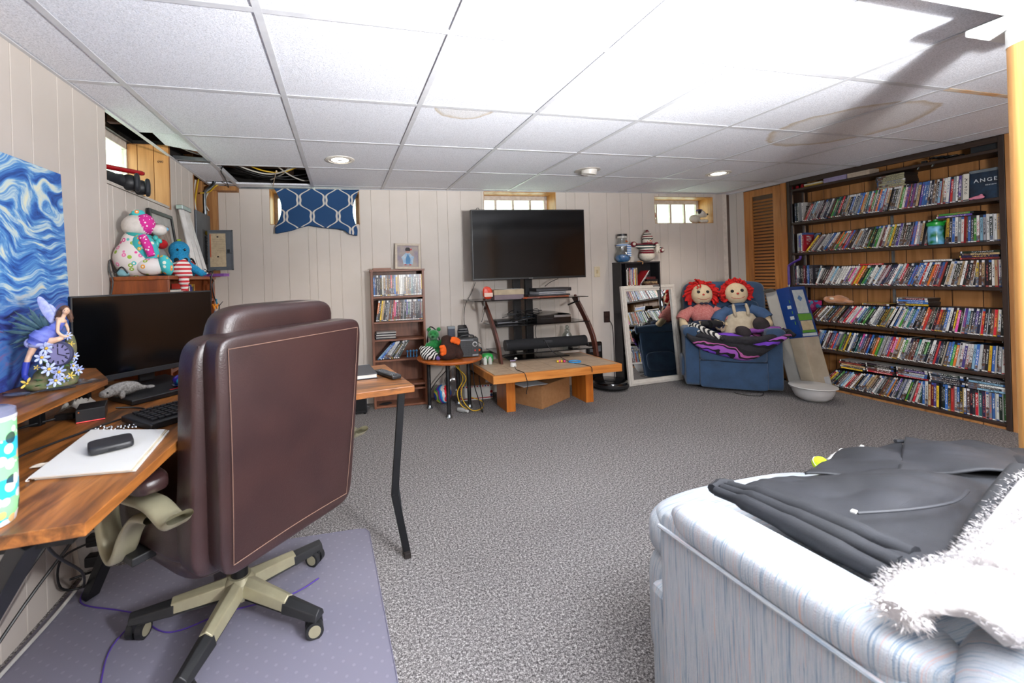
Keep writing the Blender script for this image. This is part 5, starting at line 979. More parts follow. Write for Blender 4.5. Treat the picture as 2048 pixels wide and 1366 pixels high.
def wcase(x, z, a): return WB @ Matrix.Translation((x, D0 + .012 + rnd.uniform(0, .006), z)) @ Matrix.Rotation(a, 4, 'Y') @ Matrix.Rotation(pi / 2, 4, 'Z') 
row1 = 'bnkkkwsaBnrnbyswwwAskntnkBkdygnawl'; row2 = 'okysknaBkrmkdBkakptakBnkknakBtdkkn'
x = .272; k = 0
while x < .700:
    stuff.append((wcase(x + CT, BS[0] + .0005, 0), CT, CH, CD, jitter(row1[k % len(row1)]), rnd.random())); x += CT + .0004; k += 1
x = .285; k = 0
while x < .70:
    a = rad(9 - 7 * (x - .28) / .42); stuff.append((wcase(x + CT / cos(a), BS[1] + .0005 + 0, a), CT, CH, CD, jitter(row2[k % len(row2)]), rnd.random())); x += CT / cos(a) + .0006; k += 1
# five cd cases in a pile, leaning game cases
for k in range(6):
    o = ob('cd_case', G(WB @ frame((.37, -.115, BS[2] + .0005 + k * .0106), rad(rnd.uniform(-5, 5)))).box((-.095 + .012 * (k % 2), -.065, 0), (.09, .06, .0102)), [pm('cd_%d' % k, ['#22242a', '#b8b6b0', '#3a3034', '#c9c7c4', '#2a2c30', '#a9a7a4'][k], .25)], bev=.001, seg=1)
    tag(o, '%s cd case in the flat pile in the narrow bookcase, %s' % (['dark', 'pale', 'maroon', 'white', 'black', 'grey'][k], ['lowest', 'second up', 'third up', 'fourth up', 'fifth up', 'topmost'][k]), 'cd', 'cd pile in the narrow bookcase')
GC = [('l', 52), ('b', 50), ('A', 48), ('w', 45), ('w', 44), ('k', 46), ('k', 44), ('a', 42), ('k', 40), ('A', 40)]
x = .30
for k, (c, a) in enumerate(GC):
    aa = rad(a - 8); o = bpy.data.objects.new('game_case', CM[0] if c != 'b' and c != 'l' else CM[2]); COL.objects.link(o); o.matrix_world = wcase(x, BS[3] + .0008, aa); o.color = jitter(c)
    tag(o, '%s game case leaning in the narrow bookcase, %s from the left' % (CN[c], nth(k + 1)), 'game case', 'leaning game cases'); x += CT / cos(aa) + .001
for k in range(4): ob('figure_toy', G(WB @ frame((.56 + .028 * k, -.14, BS[3] + .001))).lathe([(.008, 0), (.01, .004), (.005, .02), (.004, .045), (.0, .046)], 10).ell((0, 0, .055), (.011, .009, .011)), pm('blue_toy', '#3f7fae', .3), sm=True, label='tiny blue-headed figure behind the leaning cases, %s from the left' % ['first', 'second', 'third', 'fourth'][k], cat='toy', group='tiny blue figures')
ob('fabric_scrap', G(WB @ frame((.34, -.12, .0208))).prism([(-.05, -.03), (.02, -.045), (.07, -.01), (.05, .03), (-.01, .02)], .006), pm('black_felt', '#15161a', .9), bev=.002, label='black fabric scrap on the lowest bookcase shelf', cat='cloth')
ob('wooden_tray', G(WB).box((.275, -.17, 1.2225), (.435, -.03, 1.228)).box((.275, -.17, 1.228), (.435, -.164, 1.238)).box((.275, -.036, 1.228), (.435, -.03, 1.238)).box((.275, -.164, 1.228), (.281, -.036, 1.238)).box((.429, -.164, 1.228), (.435, -.036, 1.238)), walh, label='small flat wooden tray on top of the narrow bookcase', cat='tray')
# cream frame with a child portrait
cf = pm('cream_frame', '#c9beae', .5, col2='#bdb09e', ns=40); PM2 = WB @ frame((.595, -.075, 1.2225)) @ Matrix.Rotation(rad(2.2), 4, 'Y') @ Matrix.Rotation(rad(-9), 4, 'X')
t = framed('framed_portrait', PM2, .235, .24, .02, cf, pm('portrait_ground', '#8b8290', .6, col2='#a79c92', ns=14), None, 'cream framed portrait of a child in blue on the narrow bookcase')
ob('robe', G(PM2).prism([(-.04, .045), (.045, .045), (.05, .09), (.058, .115), (.035, .13), (.012, .158), (-.012, .158), (-.04, .13), (-.06, .11), (-.048, .09)], .001, 0, Matrix.Translation((0, -.006, 0)) @ Matrix.Rotation(pi / 2, 4, 'X')), pm('robe_blue', '#7fa9cc', .6, col2='#b9c4cc', ns=40), t)
ob('apron', G(PM2).prism([(-.018, .05), (.022, .05), (.024, .1), (.0, .145), (-.02, .1)], .0006, 0, Matrix.Translation((0, -.0072, 0)) @ Matrix.Rotation(pi / 2, 4, 'X')), pm('apron_blue', '#4f86b4', .6), t)
ob('face', G(PM2).prism([(.02 * cos(a * pi / 6), .168 + .02 * sin(a * pi / 6)) for a in range(12)], .0008, 0, Matrix.Translation((0, -.007, 0)) @ Matrix.Rotation(pi / 2, 4, 'X')), pm('portrait_skin', '#b98f80', .6), t)
ob('hair', G(PM2).prism([(-.022, .17), (.022, .17), (.024, .19), (.01, .203), (-.012, .203), (-.024, .19)], .0006, 0, Matrix.Translation((0, -.0078, 0)) @ Matrix.Rotation(pi / 2, 4, 'X')), pm('portrait_hair', '#2e2a2c', .6), t)
ob('hair_flower', G(PM2).prism([(.03 + .009 * cos(a * pi / 4), .185 + .009 * sin(a * pi / 4)) for a in range(8)], .0006, 0, Matrix.Translation((0, -.008, 0)) @ Matrix.Rotation(pi / 2, 4, 'X')), pm('portrait_red', '#b8323a', .6), t)
for s_ in (-1, 1): ob('shoe', G(PM2).prism([(s_ * .022 - .01, .036), (s_ * .022 + .01, .036), (s_ * .022 + .008, .046), (s_ * .022 - .008, .046)], .0006, 0, Matrix.Translation((0, -.0072, 0)) @ Matrix.Rotation(pi / 2, 4, 'X')), MAT['portrait_red'], t)
# right wing of the desk: book, remote; subwoofer under it
t = thing('black_book', (.1, 1.93, DZ), 'dark navy hardcover book on the right wing of the desk', 'book'); BM = frame((.035, 1.90, DZ + .0005), rad(6))
ob('cover', G(BM).box((-.14, -.1, 0), (.09, .1, .003)).box((-.14, -.1, .017), (.09, .1, .02)).box((-.14, .097, 0), (.09, .1, .02)), pm('navy_cover', '#20242e', .5), t, bev=.001); ob('pages', G(BM).box((-.138, -.097, .003), (.087, .0965, .017)), pm('page_white', '#d4d2cc', .7), t); ob('title', text_mesh('VALUE', .013, BM @ Matrix.Translation((0, .02, .0202)), .0003), pm('gilt', '#8f8468', .4), t)
t = thing('remote_control', (.2, 1.88, DZ), 'black remote control at the end of the desk', 'remote'); RM_ = frame((.178, 1.835, DZ + .0005), rad(24)); ob('body', G(RM_).box((-.022, -.085, 0), (.022, .085, .016)), blkp, t, bev=.004)
kk = G().box((-.0035, -.003, 0), (.0035, .003, .002)).mesh('button'); kk.materials.append(pm('button_grey', '#5a5d62', .5))
for r_ in range(9):
    for c_ in range(3): o = bpy.data.objects.new('button', kk); COL.objects.link(o); o.matrix_world = RM_ @ Matrix.Translation((-.012 + c_ * .012, -.065 + r_ * .0145, .0158)); attach(o, t)
t = thing('subwoofer', (.05, 3.64, 0), 'black subwoofer box on the floor beside the narrow bookcase', 'speaker'); ob('cabinet', G(WB).box((-.09, -.3, .012), (.185, -.06, .31)), blkp, t, bev=.006); ob('grille', G(WB).box((-.08, -.304, .03), (.175, -.3, .29)), pm('grille_black', '#0e0f11', .95, bu=.4, bs=400), t)
for x, y in ((-.07, -.28), (.165, -.28), (-.07, -.08), (.165, -.08)): ob('foot', G(WB).cyl((x, y, 0), (x, y, .0125), .012), blkr, t, sm=True)
# ---------------------------------------------------------------- round table with pipe legs
TC = (.86, 3.425); tw = wood('table_maple', '#7a3a14', '#a0521d', '#b5652a', (3, 22, 22), .25); t = thing('round_table', TC + (0,), 'small round orange-brown table on metal pipe legs', 'table')
ob('table_top', G().lathe([(.0, .445), (.255, .445), (.272, .452), (.277, .462), (.272, .471), (.255, .475), (0, .475)], 48, 0, frame(TC + (0,))), tw, t, sm=True)
for x, y in ((.711, 3.60), (.81, 3.305), (1.045, 3.50), (.98, 3.62)):
    ob('leg', G().cyl((x, y, .006), (x, y, .447), .017, n=16), pm('pipe_dark', '#4a4a4c', .4, .85, '#37383a'), t, sm=True); ob('foot_flange', G().lathe([(.0, 0), (.028, 0), (.03, .004), (.022, .012), (.02, .03), (0, .03)], 18, 0, frame((x, y, 0))), steel, t, sm=True)
TT = .4755
gf = pm('green_plush', '#0f7a33', .95, col2='#0b5c26', ns=60, bu=.6, bs=240, sheen=.5); t = thing('green_bear', (.74, 3.45, TT), 'green plush bear sitting on the round table', 'plush toy'); M = frame((.735, 3.44, TT), rad(-12))
ob('body', G(M).ell((0, 0, .075), (.062, .05, .075)).ell((-.005, -.01, .185), (.05, .045, .045)).ell((-.01, -.055, .175), (.022, .02, .018)).tube([(.05, -.01, .12), (.09, -.03, .13), (.12, -.05, .155)], [.024, .022, .018], 10, k=3).tube([(-.05, -.01, .11), (-.075, -.05, .07)], [.022, .018], 10).tube([(.03, -.03, .03), (.06, -.1, .025)], [.028, .024], 10).tube([(-.035, -.03, .03), (-.05, -.1, .025)], [.028, .024], 10), gf, t, sm=True, remesh=.008, soft=4)
for s_ in (-1, 1): ob('ear', G(M).ell((s_ * .04, 0, .228), (.018, .01, .018)), gf, t, sm=True); ob('eye', G(M).ell((s_ * .016 - .008, -.053, .197), .0045, None, 8, 6), MAT['bead_black'], t, sm=True)
ob('nose', G(M).ell((-.011, -.075, .178), (.007, .005, .006), None, 8, 6), MAT['bead_black'], t, sm=True)
zb = stripes('zebra_stripe', ['#16161a', '#d8d6d2'], 2, .02, .95, .07, 0, (.5, .8, .3)); t = thing('zebra_plush', (.64, 3.33, TT), 'black and white zebra-striped plush curled at the left of the round table', 'plush toy'); ob('body', G().ell((.655, 3.315, TT + .057), (.068, .055, .056)).ell((.70, 3.295, TT + .035), (.04, .04, .034)).ell((.62, 3.36, TT + .085), (.03, .03, .028)), zb, t, sm=True, remesh=.008); ob('hoof', G().ell((.725, 3.265, TT + .02), (.02, .018, .018)), pm('hoof_violet', '#5a4a8c', .9), t, sm=True)
bfz = pm('brown_plush', '#34180e', .95, col2='#22100a', ns=60, bu=.7, bs=230); orf = pm('orange_felt', '#d95a0c', .9); t = thing('brown_plush_bird', (.83, 3.28, TT), 'dark brown plush animal with orange webbed feet on the round table', 'plush toy')
ob('body', G().ell((.835, 3.29, TT + .085), (.09, .075, .09)).ell((.80, 3.26, TT + .045), (.075, .06, .045)).ell((.90, 3.27, TT + .04), (.04, .045, .04)).ell((.81, 3.30, TT + .16), (.05, .05, .035)), bfz, t, sm=True, remesh=.01)
for c_, r_ in (((.865, 3.225, TT + .165), .4), ((.765, 3.215, TT + .09), 1.45)):
    g = G(frame(c_, 0) @ Matrix.Rotation(r_, 4, 'Y')); g.ell((0, 0, 0), (.045, .016, .02))
    for k in (-1, 0, 1): g.ell((k * .028, -.004, -.02), (.016, .014, .018))
    ob('webbed_foot', g, orf, t, sm=True, remesh=.006, soft=3)
# black boxy generator with knob
t = thing('ozone_generator', (1.0, 3.33, TT), 'black metal box with grille and round dial on the round table', 'appliance'); HM = frame((1.0, 3.355, TT), rad(-8)); ob('housing', G(HM).box((-.083, -.06, .002), (.083, .06, .155)), blkp, t, bev=.005)
fc = ob('face_plate', G(HM).box((-.08, -.0625, .006), (.08, -.0595, .15)), pm('face_black', '#0f1012', .5), t)
for k in range(8): ob('grille_bar', G(HM).box((-.075, -.066, .016 + k * .0145), (.03, -.0625, .0205 + k * .0145)), pm('grille_bar', '#2a2b2e', .4), fc)
for k in range(9): ob('grille_bar', G(HM).box((-.074 + k * .0125, -.0655, .012), (-.071 + k * .0125, -.0625, .125)), MAT['grille_bar'], fc)
ob('dial', G(HM).cyl((.052, -.0625, .108), (.052, -.078, .108), .013, n=20), blkp, t, sm=True); ob('dial_scale', G(HM @ Matrix.Translation((.052, -.0628, .108)) @ Matrix.Rotation(pi / 2, 4, 'X')).lathe([(.016, 0), (.021, .0004)], 24), pm('scale_white', '#b9b9b9', .5), t)
ob('switch', G(HM).box((.046, -.067, .05), (.058, -.0625, .062)), pm('red_switch', '#b0121a', .3), t, bev=.001); ob('nameplate', G(HM).box((.03, -.0632, .012), (.078, -.0625, .026)), pm('plate_grey', '#7a7d82', .4), t); ob('top_plate', G(HM).box((-.07, -.0635, .138), (.04, -.0625, .145)), MAT['plate_grey'], t)
for s_ in (-1, 1): ob('handle_post', G(HM).tube([(s_ * .05, 0, .154), (s_ * .05, 0, .17), (0, 0, .176)], .006, 8, k=3), blkp, t, sm=True)
t = thing('black_speaker', (1.01, 3.52, TT), 'tall black tapered speaker behind the black dial box', 'speaker'); ob('body', G(frame((1.01, 3.53, TT), rad(-10))).prism([(-.05, -.045), (.05, -.045), (.042, .045), (-.042, .045)], .2), blkp, t, bev=.008); ob('slant_top', G(frame((1.01, 3.53, TT + .2), rad(-10), rad(18))).prism([(-.046, -.045), (.046, -.045), (.04, .04), (-.04, .04)], .03), pm('speaker_gloss', '#202126', .2), t, bev=.01)
ob('grille', G(frame((1.01, 3.53, TT), rad(-10))).box((-.042, -.047, .02), (.042, -.0448, .18)), MAT['grille_black'], t)
t = thing('navy_box', (.93, 3.62, TT), 'small dark blue box behind the green bear', 'box'); ob('carton', G(frame((.925, 3.60, TT), rad(-4))).box((-.03, -.025, 0), (.03, .025, .225)), pm('navy_card', '#1a2238', .4), t, bev=.002); ob('lid', G(frame((.925, 3.60, TT), rad(-4))).box((-.032, -.027, .205), (.032, .027, .228)), pm('silver_lid', '#6f767c', .3, .4), t, bev=.002)
cable('black_cable', [(.735, 3.77, .02), (.732, 3.75, .4), (.735, 3.70, .62), (.75, 3.66, .70), (.80, 3.63, .66), (.83, 3.62, .55), (.84, 3.62, .4775)], .006, cb, 'thick black cable arching behind the green bear')
cable('black_cable', [(.99, 3.1995, .468), (.99, 3.196, .42), (1.02, 3.26, .25), (1.06, 3.28, .12), (1.1, 3.32, .008), (1.12, 3.36, .1), (1.10, 3.38, .3), (1.14, 3.42, .44)], .004, cb, 'black cord hanging from the round table in a loop')
cable('yellow_cable', [(.9, 3.55, .44), (.94, 3.52, .36), (1.02, 3.5, .26), (.96, 3.45, .17), (.97, 3.42, .08), (1.03, 3.38, .012), (1.12, 3.40, .012), (1.15, 3.46, .05), (1.05, 3.5, .09)], .0045, yel, 'yellow extension cable tangled under the round table')
cable('yellow_cable', [(.93, 3.57, .44), (.97, 3.55, .34), (1.0, 3.53, .24), (.93, 3.47, .15), (.95, 3.44, .05), (1.0, 3.42, .012)], .0045, yel, 'second yellow cable strand under the round table')
cable('black_cable', [(.715, 3.8, .02), (.80, 3.78, .16), (.9, 3.74, .28), (.96, 3.7, .36)], .004, cb, 'black cable slanting along the wall under the round table')
gb = stripes('foil_stripe', ['#1f4fb0', '#2a8ac8', '#d8d8d2', '#c8202c', '#2a62c0', '#e0cf5a', '#3aa050', '#8a2a8c'], 0, .12, .25, .12, 0, (0, .25, .6)); t = thing('foil_ball', (.845, 3.70, 0), 'shiny multicoloured striped ball on the floor under the round table', 'ball'); ob('ball', G().ell((.85, 3.69, .086), (.082, .08, .085), None, 28, 18), gb, t, sm=True); ob('valve', G().cyl((.85, 3.69, .17), (.852, 3.685, .178), .008, n=10), pm('valve', '#b9b9b9', .4), t, sm=True)
t = thing('mailing_box', (1.18, 3.78, 0), 'white mailing box with red and blue edge print under the tables', 'box'); ob('carton', G(WB).box((1.02, -.2, 0), (1.335, -.02, .132)), pm('white_carton', '#d2d0cc', .6), t, bev=.002); ob('red_band', G(WB).box((1.02, -.2006, .012), (1.335, -.2, .02)), rc, t)
for k in range(12): ob('edge_mark', G(WB).box((1.025 + k * .026, -.2006, .118), (1.038 + k * .026, -.2, .13)), pm('edge_blue', '#2c3f86', .5) if k % 2 else rc, t)
for k in range(5): ob('edge_mark', G(WB).box((1.024, -.2006, .022 + k * .02), (1.034, -.2, .034 + k * .02)), MAT['edge_blue'] if k % 2 else rc, t)
for k in (0, 1): ob('stamp', G(WB @ Matrix.Translation((1.32, -.2008, .035 + .032 * k)) @ Matrix.Rotation(pi / 2, 4, 'X')).lathe([(.0, 0), (.013, 0), (.013, .0004)], 16), rc if k else MAT['edge_blue'], t)
kraft = pm('kraft_card', '#9c7048', .75, col2='#92673f', ns=30); t = thing('cardboard_box', (1.2, 3.8, .13), 'small brown cardboard box on top of the mailing box', 'box'); ob('carton', G(WB).box((1.13, -.19, .1325), (1.36, -.03, .235)), kraft, t, bev=.002); ob('label', G(WB).box((1.27, -.1906, .15), (1.345, -.19, .185)), pm('label_white', '#cfcfcb', .6), t)
ob('dark_bag', G(WB).ell((1.24, -.14, .285), (.13, .07, .055)), pm('bag_black', '#0e0f12', .5, bu=.5, bs=40), sm=True, label='black fabric bag on the brown box under the tables', cat='bag')
def pb(u, v_): a = 2 * pi * u; r_ = .075 * sin(pi * v_) ** .7; n_ = mnoise.noise(V((cos(a) * 2, sin(a) * 2, v_ * 4))); return V((.965 + r_ * cos(a) * (1 + .5 * n_), 3.72 + r_ * sin(a) * (1 + .5 * n_) * .7, .002 + .32 * v_))
ob('plastic_bag', G().surf(pb, 28, 16), glassy('bag_film', '#e6e6ea', .3, .2), sm=True, ang=70, label='crumpled clear plastic bag standing under the round table', cat='bag')
t = thing('plastic_bottle', (.947, 3.38, 0), 'small clear plastic bottle lying on the carpet under the round table', 'bottle'); M = Matrix.Translation((.92, 3.42, .022)) @ Euler((pi / 2 - .0, 0, rad(35))).to_matrix().to_4x4(); ob('bottle', G(M).lathe([(.0, 0), (.019, .002), (.02, .06), (.012, .08), (.01, .09)], 18), pm('frosted', '#b9bab8', .25, al=.75), t, sm=True); ob('cap', G(M).lathe([(.0115, .088), (.0115, .104), (0, .105)], 14), pm('cap_white', '#d8d8d6', .4), t, sm=True)
# ---------------------------------------------------------------- low table with tiled top
oakt = wood('table_oak', '#9a5a22', '#b87434', '#c98a48', (2.5, 25, 25), .35); oakv = wood('table_oak_leg', '#8f4a16', '#b4641f', '#c27a33', (25, 25, 2.5), .3)
t = thing('coffee_table', (1.65, 3.3, 0), 'low oak table with tiled top and slab legs under the tv stand', 'table')
TB = frame((1.645, 3.295, 0), rad(1.2)); z0, z1 = .318, .38
for a, b_ in (((-.568, -.3, z0), (.568, -.275, z1)), ((-.568, .275, z0), (.568, .3, z1)), ((-.568, -.275, z0), (-.545, .275, z1)), ((.545, -.275, z0), (.568, .275, z1))): ob('apron', G(TB).box(a, b_), oakt, t, bev=.002)
ob('under_board', G(TB).box((-.545, -.275, z0 + .01), (.545, .275, z1 - .006)), pm('grout', '#8f8274', .8), t)
tl = G().box((-.0895, -.0905, 0), (.0895, .0905, .0065)).mesh('tile'); tl.materials.append(pm('tile_beige', '#b9a288', .4, col2='#a8917a', ns=14))
for i in range(6):
    for j in range(3): o = bpy.data.objects.new('tile', tl); COL.objects.link(o); o.matrix_world = TB @ Matrix.Translation((-.4535 + i * .1815, -.183 + j * .183, z1 - .006)); attach(o, t)
ob('slab_leg', G().box((1.295, 3.262, 0), (1.375, 3.49, z0 + .004)), oakv, t, bev=.002); ob('slab_leg', G().box((2.045, 3.275, 0), (2.118, 3.51, z0 + .004)), oakv, t, bev=.002)
TS = .381
# cardboard box underneath with a sheet of paper
M = frame((1.60, 3.235, 0), rad(30)); t = thing('cardboard_box', (1.7, 3.4, 0), 'large brown cardboard box under the low table', 'box'); ob('carton', G(M).box((0, 0, 0), (.46, .31, .19)), kraft, t, bev=.003); ob('flap', G(M).box((.0, .0, .1902), (.46, .152, .193)), kraft, t, bev=.001); ob('flap', G(M).box((.0, .158, .1902), (.46, .31, .193)), kraft, t, bev=.001)
ob('paper_sheet', G(frame((1.53, 3.35, .1955), rad(14))).surf(lambda u, v_: V((-.12 + .26 * u, -.1 + .17 * v_, .004 + .012 * max(0, .3 - u) + .004 * sin(u * 5))), 10, 6), pm('printed_paper', '#c8ccd2', .7, col2='#bfc3ca', ns=70), sm=True, solid=.0008, label='white printed sheet on the brown box under the low table', cat='paper')
# ---------------------------------------------------------------- tv stand with curved legs
wv = wood('mahogany', '#2f150d', '#4a241a', '#5c3224', (25, 25, 3), .35); bg_ = pm('black_glass', '#0c0d10', .12); t = thing('tv_stand', (1.72, 3.6, TS), 'black glass tv stand with curved dark wooden legs on the low table', 'tv stand')
for xb, xt in ((1.30, 1.243), (2.225, 2.165)):
    pts = [V((xb + (xt - xb) * f_, 3.375 + .04 * f_ - .02 * f_ * (1 - f_) + .32 * max(0, f_ - .25) ** 1.5, TS + .535 * f_)) for f_ in [k / 14 for k in range(15)]]; g = G(); vs = []; fs = []
    for i, p in enumerate(pts):
        d = (pts[min(i + 1, 14)] - pts[max(i - 1, 0)]).normalized(); n_ = V((0, -d.z, d.y)).normalized(); hw = .03
        vs += [p - V((.011, 0, 0)) - n_ * hw, p + V((.011, 0, 0)) - n_ * hw, p + V((.011, 0, 0)) + n_ * hw, p - V((.011, 0, 0)) + n_ * hw]
    for i in range(14): fs += [(4 * i + j, 4 * i + (j + 1) % 4, 4 * i + 4 + (j + 1) % 4, 4 * i + 4 + j) for j in range(4)]
    fs += [(3, 2, 1, 0), (56, 57, 58, 59)]; ob('curved_leg', g.add(vs, fs), wv, t, bev=.003)
ob('glass_shelf', G().box((1.10, 3.44, .916), (2.205, 3.80, .924)), bg_, t, bev=.002); ob('glass_shelf', G().box((1.285, 3.41, .69), (2.19, 3.78, .698)), bg_, t, bev=.002); ob('glass_shelf', G().box((1.30, 3.385, .445), (2.21, 3.76, .453)), bg_, t, bev=.002)
for xx, yy in ((1.20, 3.47), (2.12, 3.47)): ob('support_rod', G().tube([(xx, yy, .915), (xx, yy, .885), (xx + (.03 if xx < 1.5 else -.04), yy + .12, .84)], .008, 10), chrome, t, sm=True)
ob('column', G().box((1.56, 3.66, .385), (1.63, 3.70, 1.38)), blkm, t, bev=.003); ob('column', G().box((1.68, 3.66, .385), (1.75, 3.70, 1.38)), blkm, t, bev=.003); ob('mount_plate', G().box((1.5, 3.62, 1.2), (1.86, 3.66, 1.6)), blkm, t); ob('base_plate', G().box((1.42, 3.45, TS + .0005), (2.0, 3.75, TS + .008)), bg_, t, bev=.002)
t = thing('television', (1.69, 3.58, 1.1), 'large black flat-screen television above the tv stand', 'tv'); TVM = frame((1.69, 3.575, 1.097), rad(-3.2))
ob('housing', G(TVM).box((-.552, -.02, 0), (.552, .035, .64)), bez, t, bev=.004); ob('screen', G(TVM).box((-.541, -.0212, .018), (.541, -.0195, .629)), scr, t); ob('badge', G(TVM).box((-.02, -.0214, .005), (.02, -.02, .011)), pm('badge_silver', '#8a8d90', .3, .8), t); ob('rear_hump', G(TVM).box((-.33, .035, .06), (.33, .062, .5)), bez, t, bev=.01)
ZS = .9245
t = thing('snack_bag', (1.22, 3.5, ZS), 'orange snack bag standing on the tv stand', 'bag'); ob('bag', G(frame((1.245, 3.50, ZS), rad(-8))).add([(-.045, -.02, 0), (.045, -.02, 0), (.045, .02, 0), (-.045, .02, 0), (-.05, -.022, .07), (.05, -.022, .07), (.05, .022, .07), (-.05, .022, .07), (-.048, -.003, .13), (.03, -.003, .122), (.03, .003, .122), (-.048, .003, .13)], [(3, 2, 1, 0), (0, 1, 5, 4), (1, 2, 6, 5), (2, 3, 7, 6), (3, 0, 4, 7), (4, 5, 9, 8), (5, 6, 10, 9), (6, 7, 11, 10), (7, 4, 8, 11), (8, 9, 10, 11)]), pm('bag_orange', '#d23c1c', .3, col2='#c02f16', ns=30, bu=.4, bs=60), t, sub=1); ob('label', G(frame((1.245, 3.4745, ZS), rad(-8))).box((-.04, -.0005, .03), (.035, .001, .065)), pm('bag_label', '#d9b8a8', .5), t)
t = thing('shoe_box', (1.42, 3.52, ZS), 'beige and mauve lidded box on the tv stand', 'box'); ob('tray', G(frame((1.435, 3.525, ZS), rad(-4))).box((-.135, -.06, 0), (.135, .06, .042)), pm('mauve_card', '#6f6066', .6), t, bev=.001); ob('lid', G(frame((1.435, 3.525, ZS), rad(-4))).box((-.138, -.063, .042), (.138, .063, .088)), pm('beige_card', '#a5957a', .6), t, bev=.001); ob('sheet', G(frame((1.47, 3.53, ZS + .09), rad(12))).box((-.09, -.05, -.0015), (.1, .05, 0)), pap, t); ob('dark_band', G(frame((1.545, 3.525, ZS), rad(-4))).box((-.014, -.0635, .0), (.014, -.06, .089)), bx, t)
for k, (z, th, w_, col, lab) in enumerate(((0, .012, .26, '#a0522c', 'flat reddish-brown binder at the bottom of the tv stand pile'), (.0125, .014, .24, '#2a2a2e', 'thin black device on the brown binder on the tv stand'), (.027, .028, .20, '#9a9ca0', 'silver disc player in the tv stand pile'), (.0555, .03, .23, '#17181c', 'black console on top of the tv stand pile'))):
    M = frame((1.83 + .03 * (k % 2) + (.02 if k > 1 else 0), 3.56, ZS + z + .0003), rad(-4 + 5 * (k % 3))); o = thing('device' if k else 'binder', M.translation, lab, 'electronics' if k else 'binder'); ob('body', G(M).box((-w_ + (.06 if k > 1 else 0), -.085, 0), (w_ * .75, .085, th)), pm('dev_%d' % k, col, .35), o, bev=.003)
    ob('edge_strip', G(M).box((-w_ * .7, -.0858, th * .35), (w_ * .6, -.085, th * .55)), pm('dev_edge_%d' % k, '#55585e', .3), o)
for k, (x, y, c_, lab) in enumerate(((1.60, 3.49, '#c2501e', 'orange and black flat packet on the tv stand'), (1.66, 3.475, '#7a2e1a', 'dark red flat packet beside the orange one on the tv stand'))):
    o = thing('disc_packet', (x, y, ZS), lab, 'packet'); ob('sleeve', G(frame((x, y, ZS), rad(15 - 30 * k))).box((-.06, -.03, .0), (.06, .03, .008)), pm('packet_%d' % k, c_, .4, col2='#1c1614', ns=40), o, bev=.001); ob('spine', G(frame((x, y, ZS), rad(15 - 30 * k))).box((-.061, -.0305, .002), (-.055, .03, .0085)), bx, o)
# middle shelf: console, router and a nest of cables; bottom shelf: soundbar
t = thing('game_console', (1.85, 3.55, .6985), 'black glossy game console on the middle shelf of the tv stand', 'console'); M = frame((1.85, 3.56, .6985), rad(-3)); ob('body', G(M).surf(lambda u, v_: V((-.165 + .33 * u, -.13 + .25 * v_, .068 + .022 * sin(pi * u) ** .6)), 20, 4).box((-.165, -.13, 0), (.165, .12, .068)), pm('piano_black', '#0b0b0e', .12), t); ob('silver_trim', G(M).box((.0, -.1312, .048), (.165, -.13, .068)), pm('silver_trim', '#9a9ca0', .25, .7), t); ob('disc_slot', G(M).box((-.13, -.1308, .04), (-.01, -.13, .043)), blkr, t)
t = thing('cable_box', (1.42, 3.6, .6985), 'thin black router box under cables on the middle shelf', 'electronics'); ob('body', G(frame((1.43, 3.60, .6985), rad(6))).box((-.11, -.07, 0), (.11, .07, .035)), blkp, t, bev=.004); ob('front_strip', G(frame((1.43, 3.60, .6985), rad(6))).box((-.1, -.0708, .01), (.1, -.07, .02)), MAT['plate_grey'], t)
rr = random.Random(5)
for k in range(9):
    p = [V((1.36 + rr.uniform(0, .36), 3.50 + rr.uniform(0, .15), .712 + rr.uniform(0, .07)))]
    for q in range(6): p.append(V((min(1.85, max(1.31, p[-1].x + rr.uniform(-.13, .14))), min(3.72, max(3.46, p[-1].y + rr.uniform(-.06, .06))), min(.80, max(.705, p[-1].z + rr.uniform(-.04, .04))))))
    if k > 4: p += [V((p[-1].x, 3.72, .6)), V((1.35 + .05 * k, 3.70, .5 - .012 * k)), V((1.3 - .02 * k, 3.68, .44))]
    cable('black_cable', p, .003, cb, ['black cable looped highest over the router on the middle shelf', 'black cable coiled at the middle of the middle shelf', 'black cable lying toward the console on the middle shelf', 'black cable knotted on the router box', 'short black cable at left of the middle shelf', 'black cable dropping behind the tv stand nearest its left leg', 'second black cable dropping behind the tv stand', 'third black cable dropping behind the tv stand', 'black cable dropping farthest down behind the stand'][k], 4)
cable('blue_cable', [(1.62, 3.62, .74), (1.70, 3.60, .75), (1.72, 3.62, .755), (1.69, 3.66, .74)], .003, pm('blue_sheath', '#2c4a66', .5), 'short blue network cable beside the console')
t = thing('soundbar', (1.77, 3.43, .4535), 'long black soundbar on the bottom shelf of the tv stand', 'soundbar'); M = frame((1.775, 3.47, .4535), rad(-1.5)); ob('bar', G(M).cyl((-.385, 0, .062), (.385, 0, .062), .048, n=28), pm('bar_cloth', '#131418', .9, bu=.3, bs=500), t, sm=True)
for s_ in (-1, 1): ob('end_cap', G(M).cyl((s_ * .385, 0, .062), (s_ * .392, 0, .062), .049, n=28), blkp, t, sm=True); ob('foot', G(M).box((s_ * .27 - .03, -.045, .001), (s_ * .27 + .03, .045, .016)), pm('foot_grey', '#4a4640', .6), t, bev=.003)
ob('display', G(M).box((-.04, -.05, .07), (.04, -.035, .095)), pm('display_grey', '#3a3c40', .2), t, bev=.002)
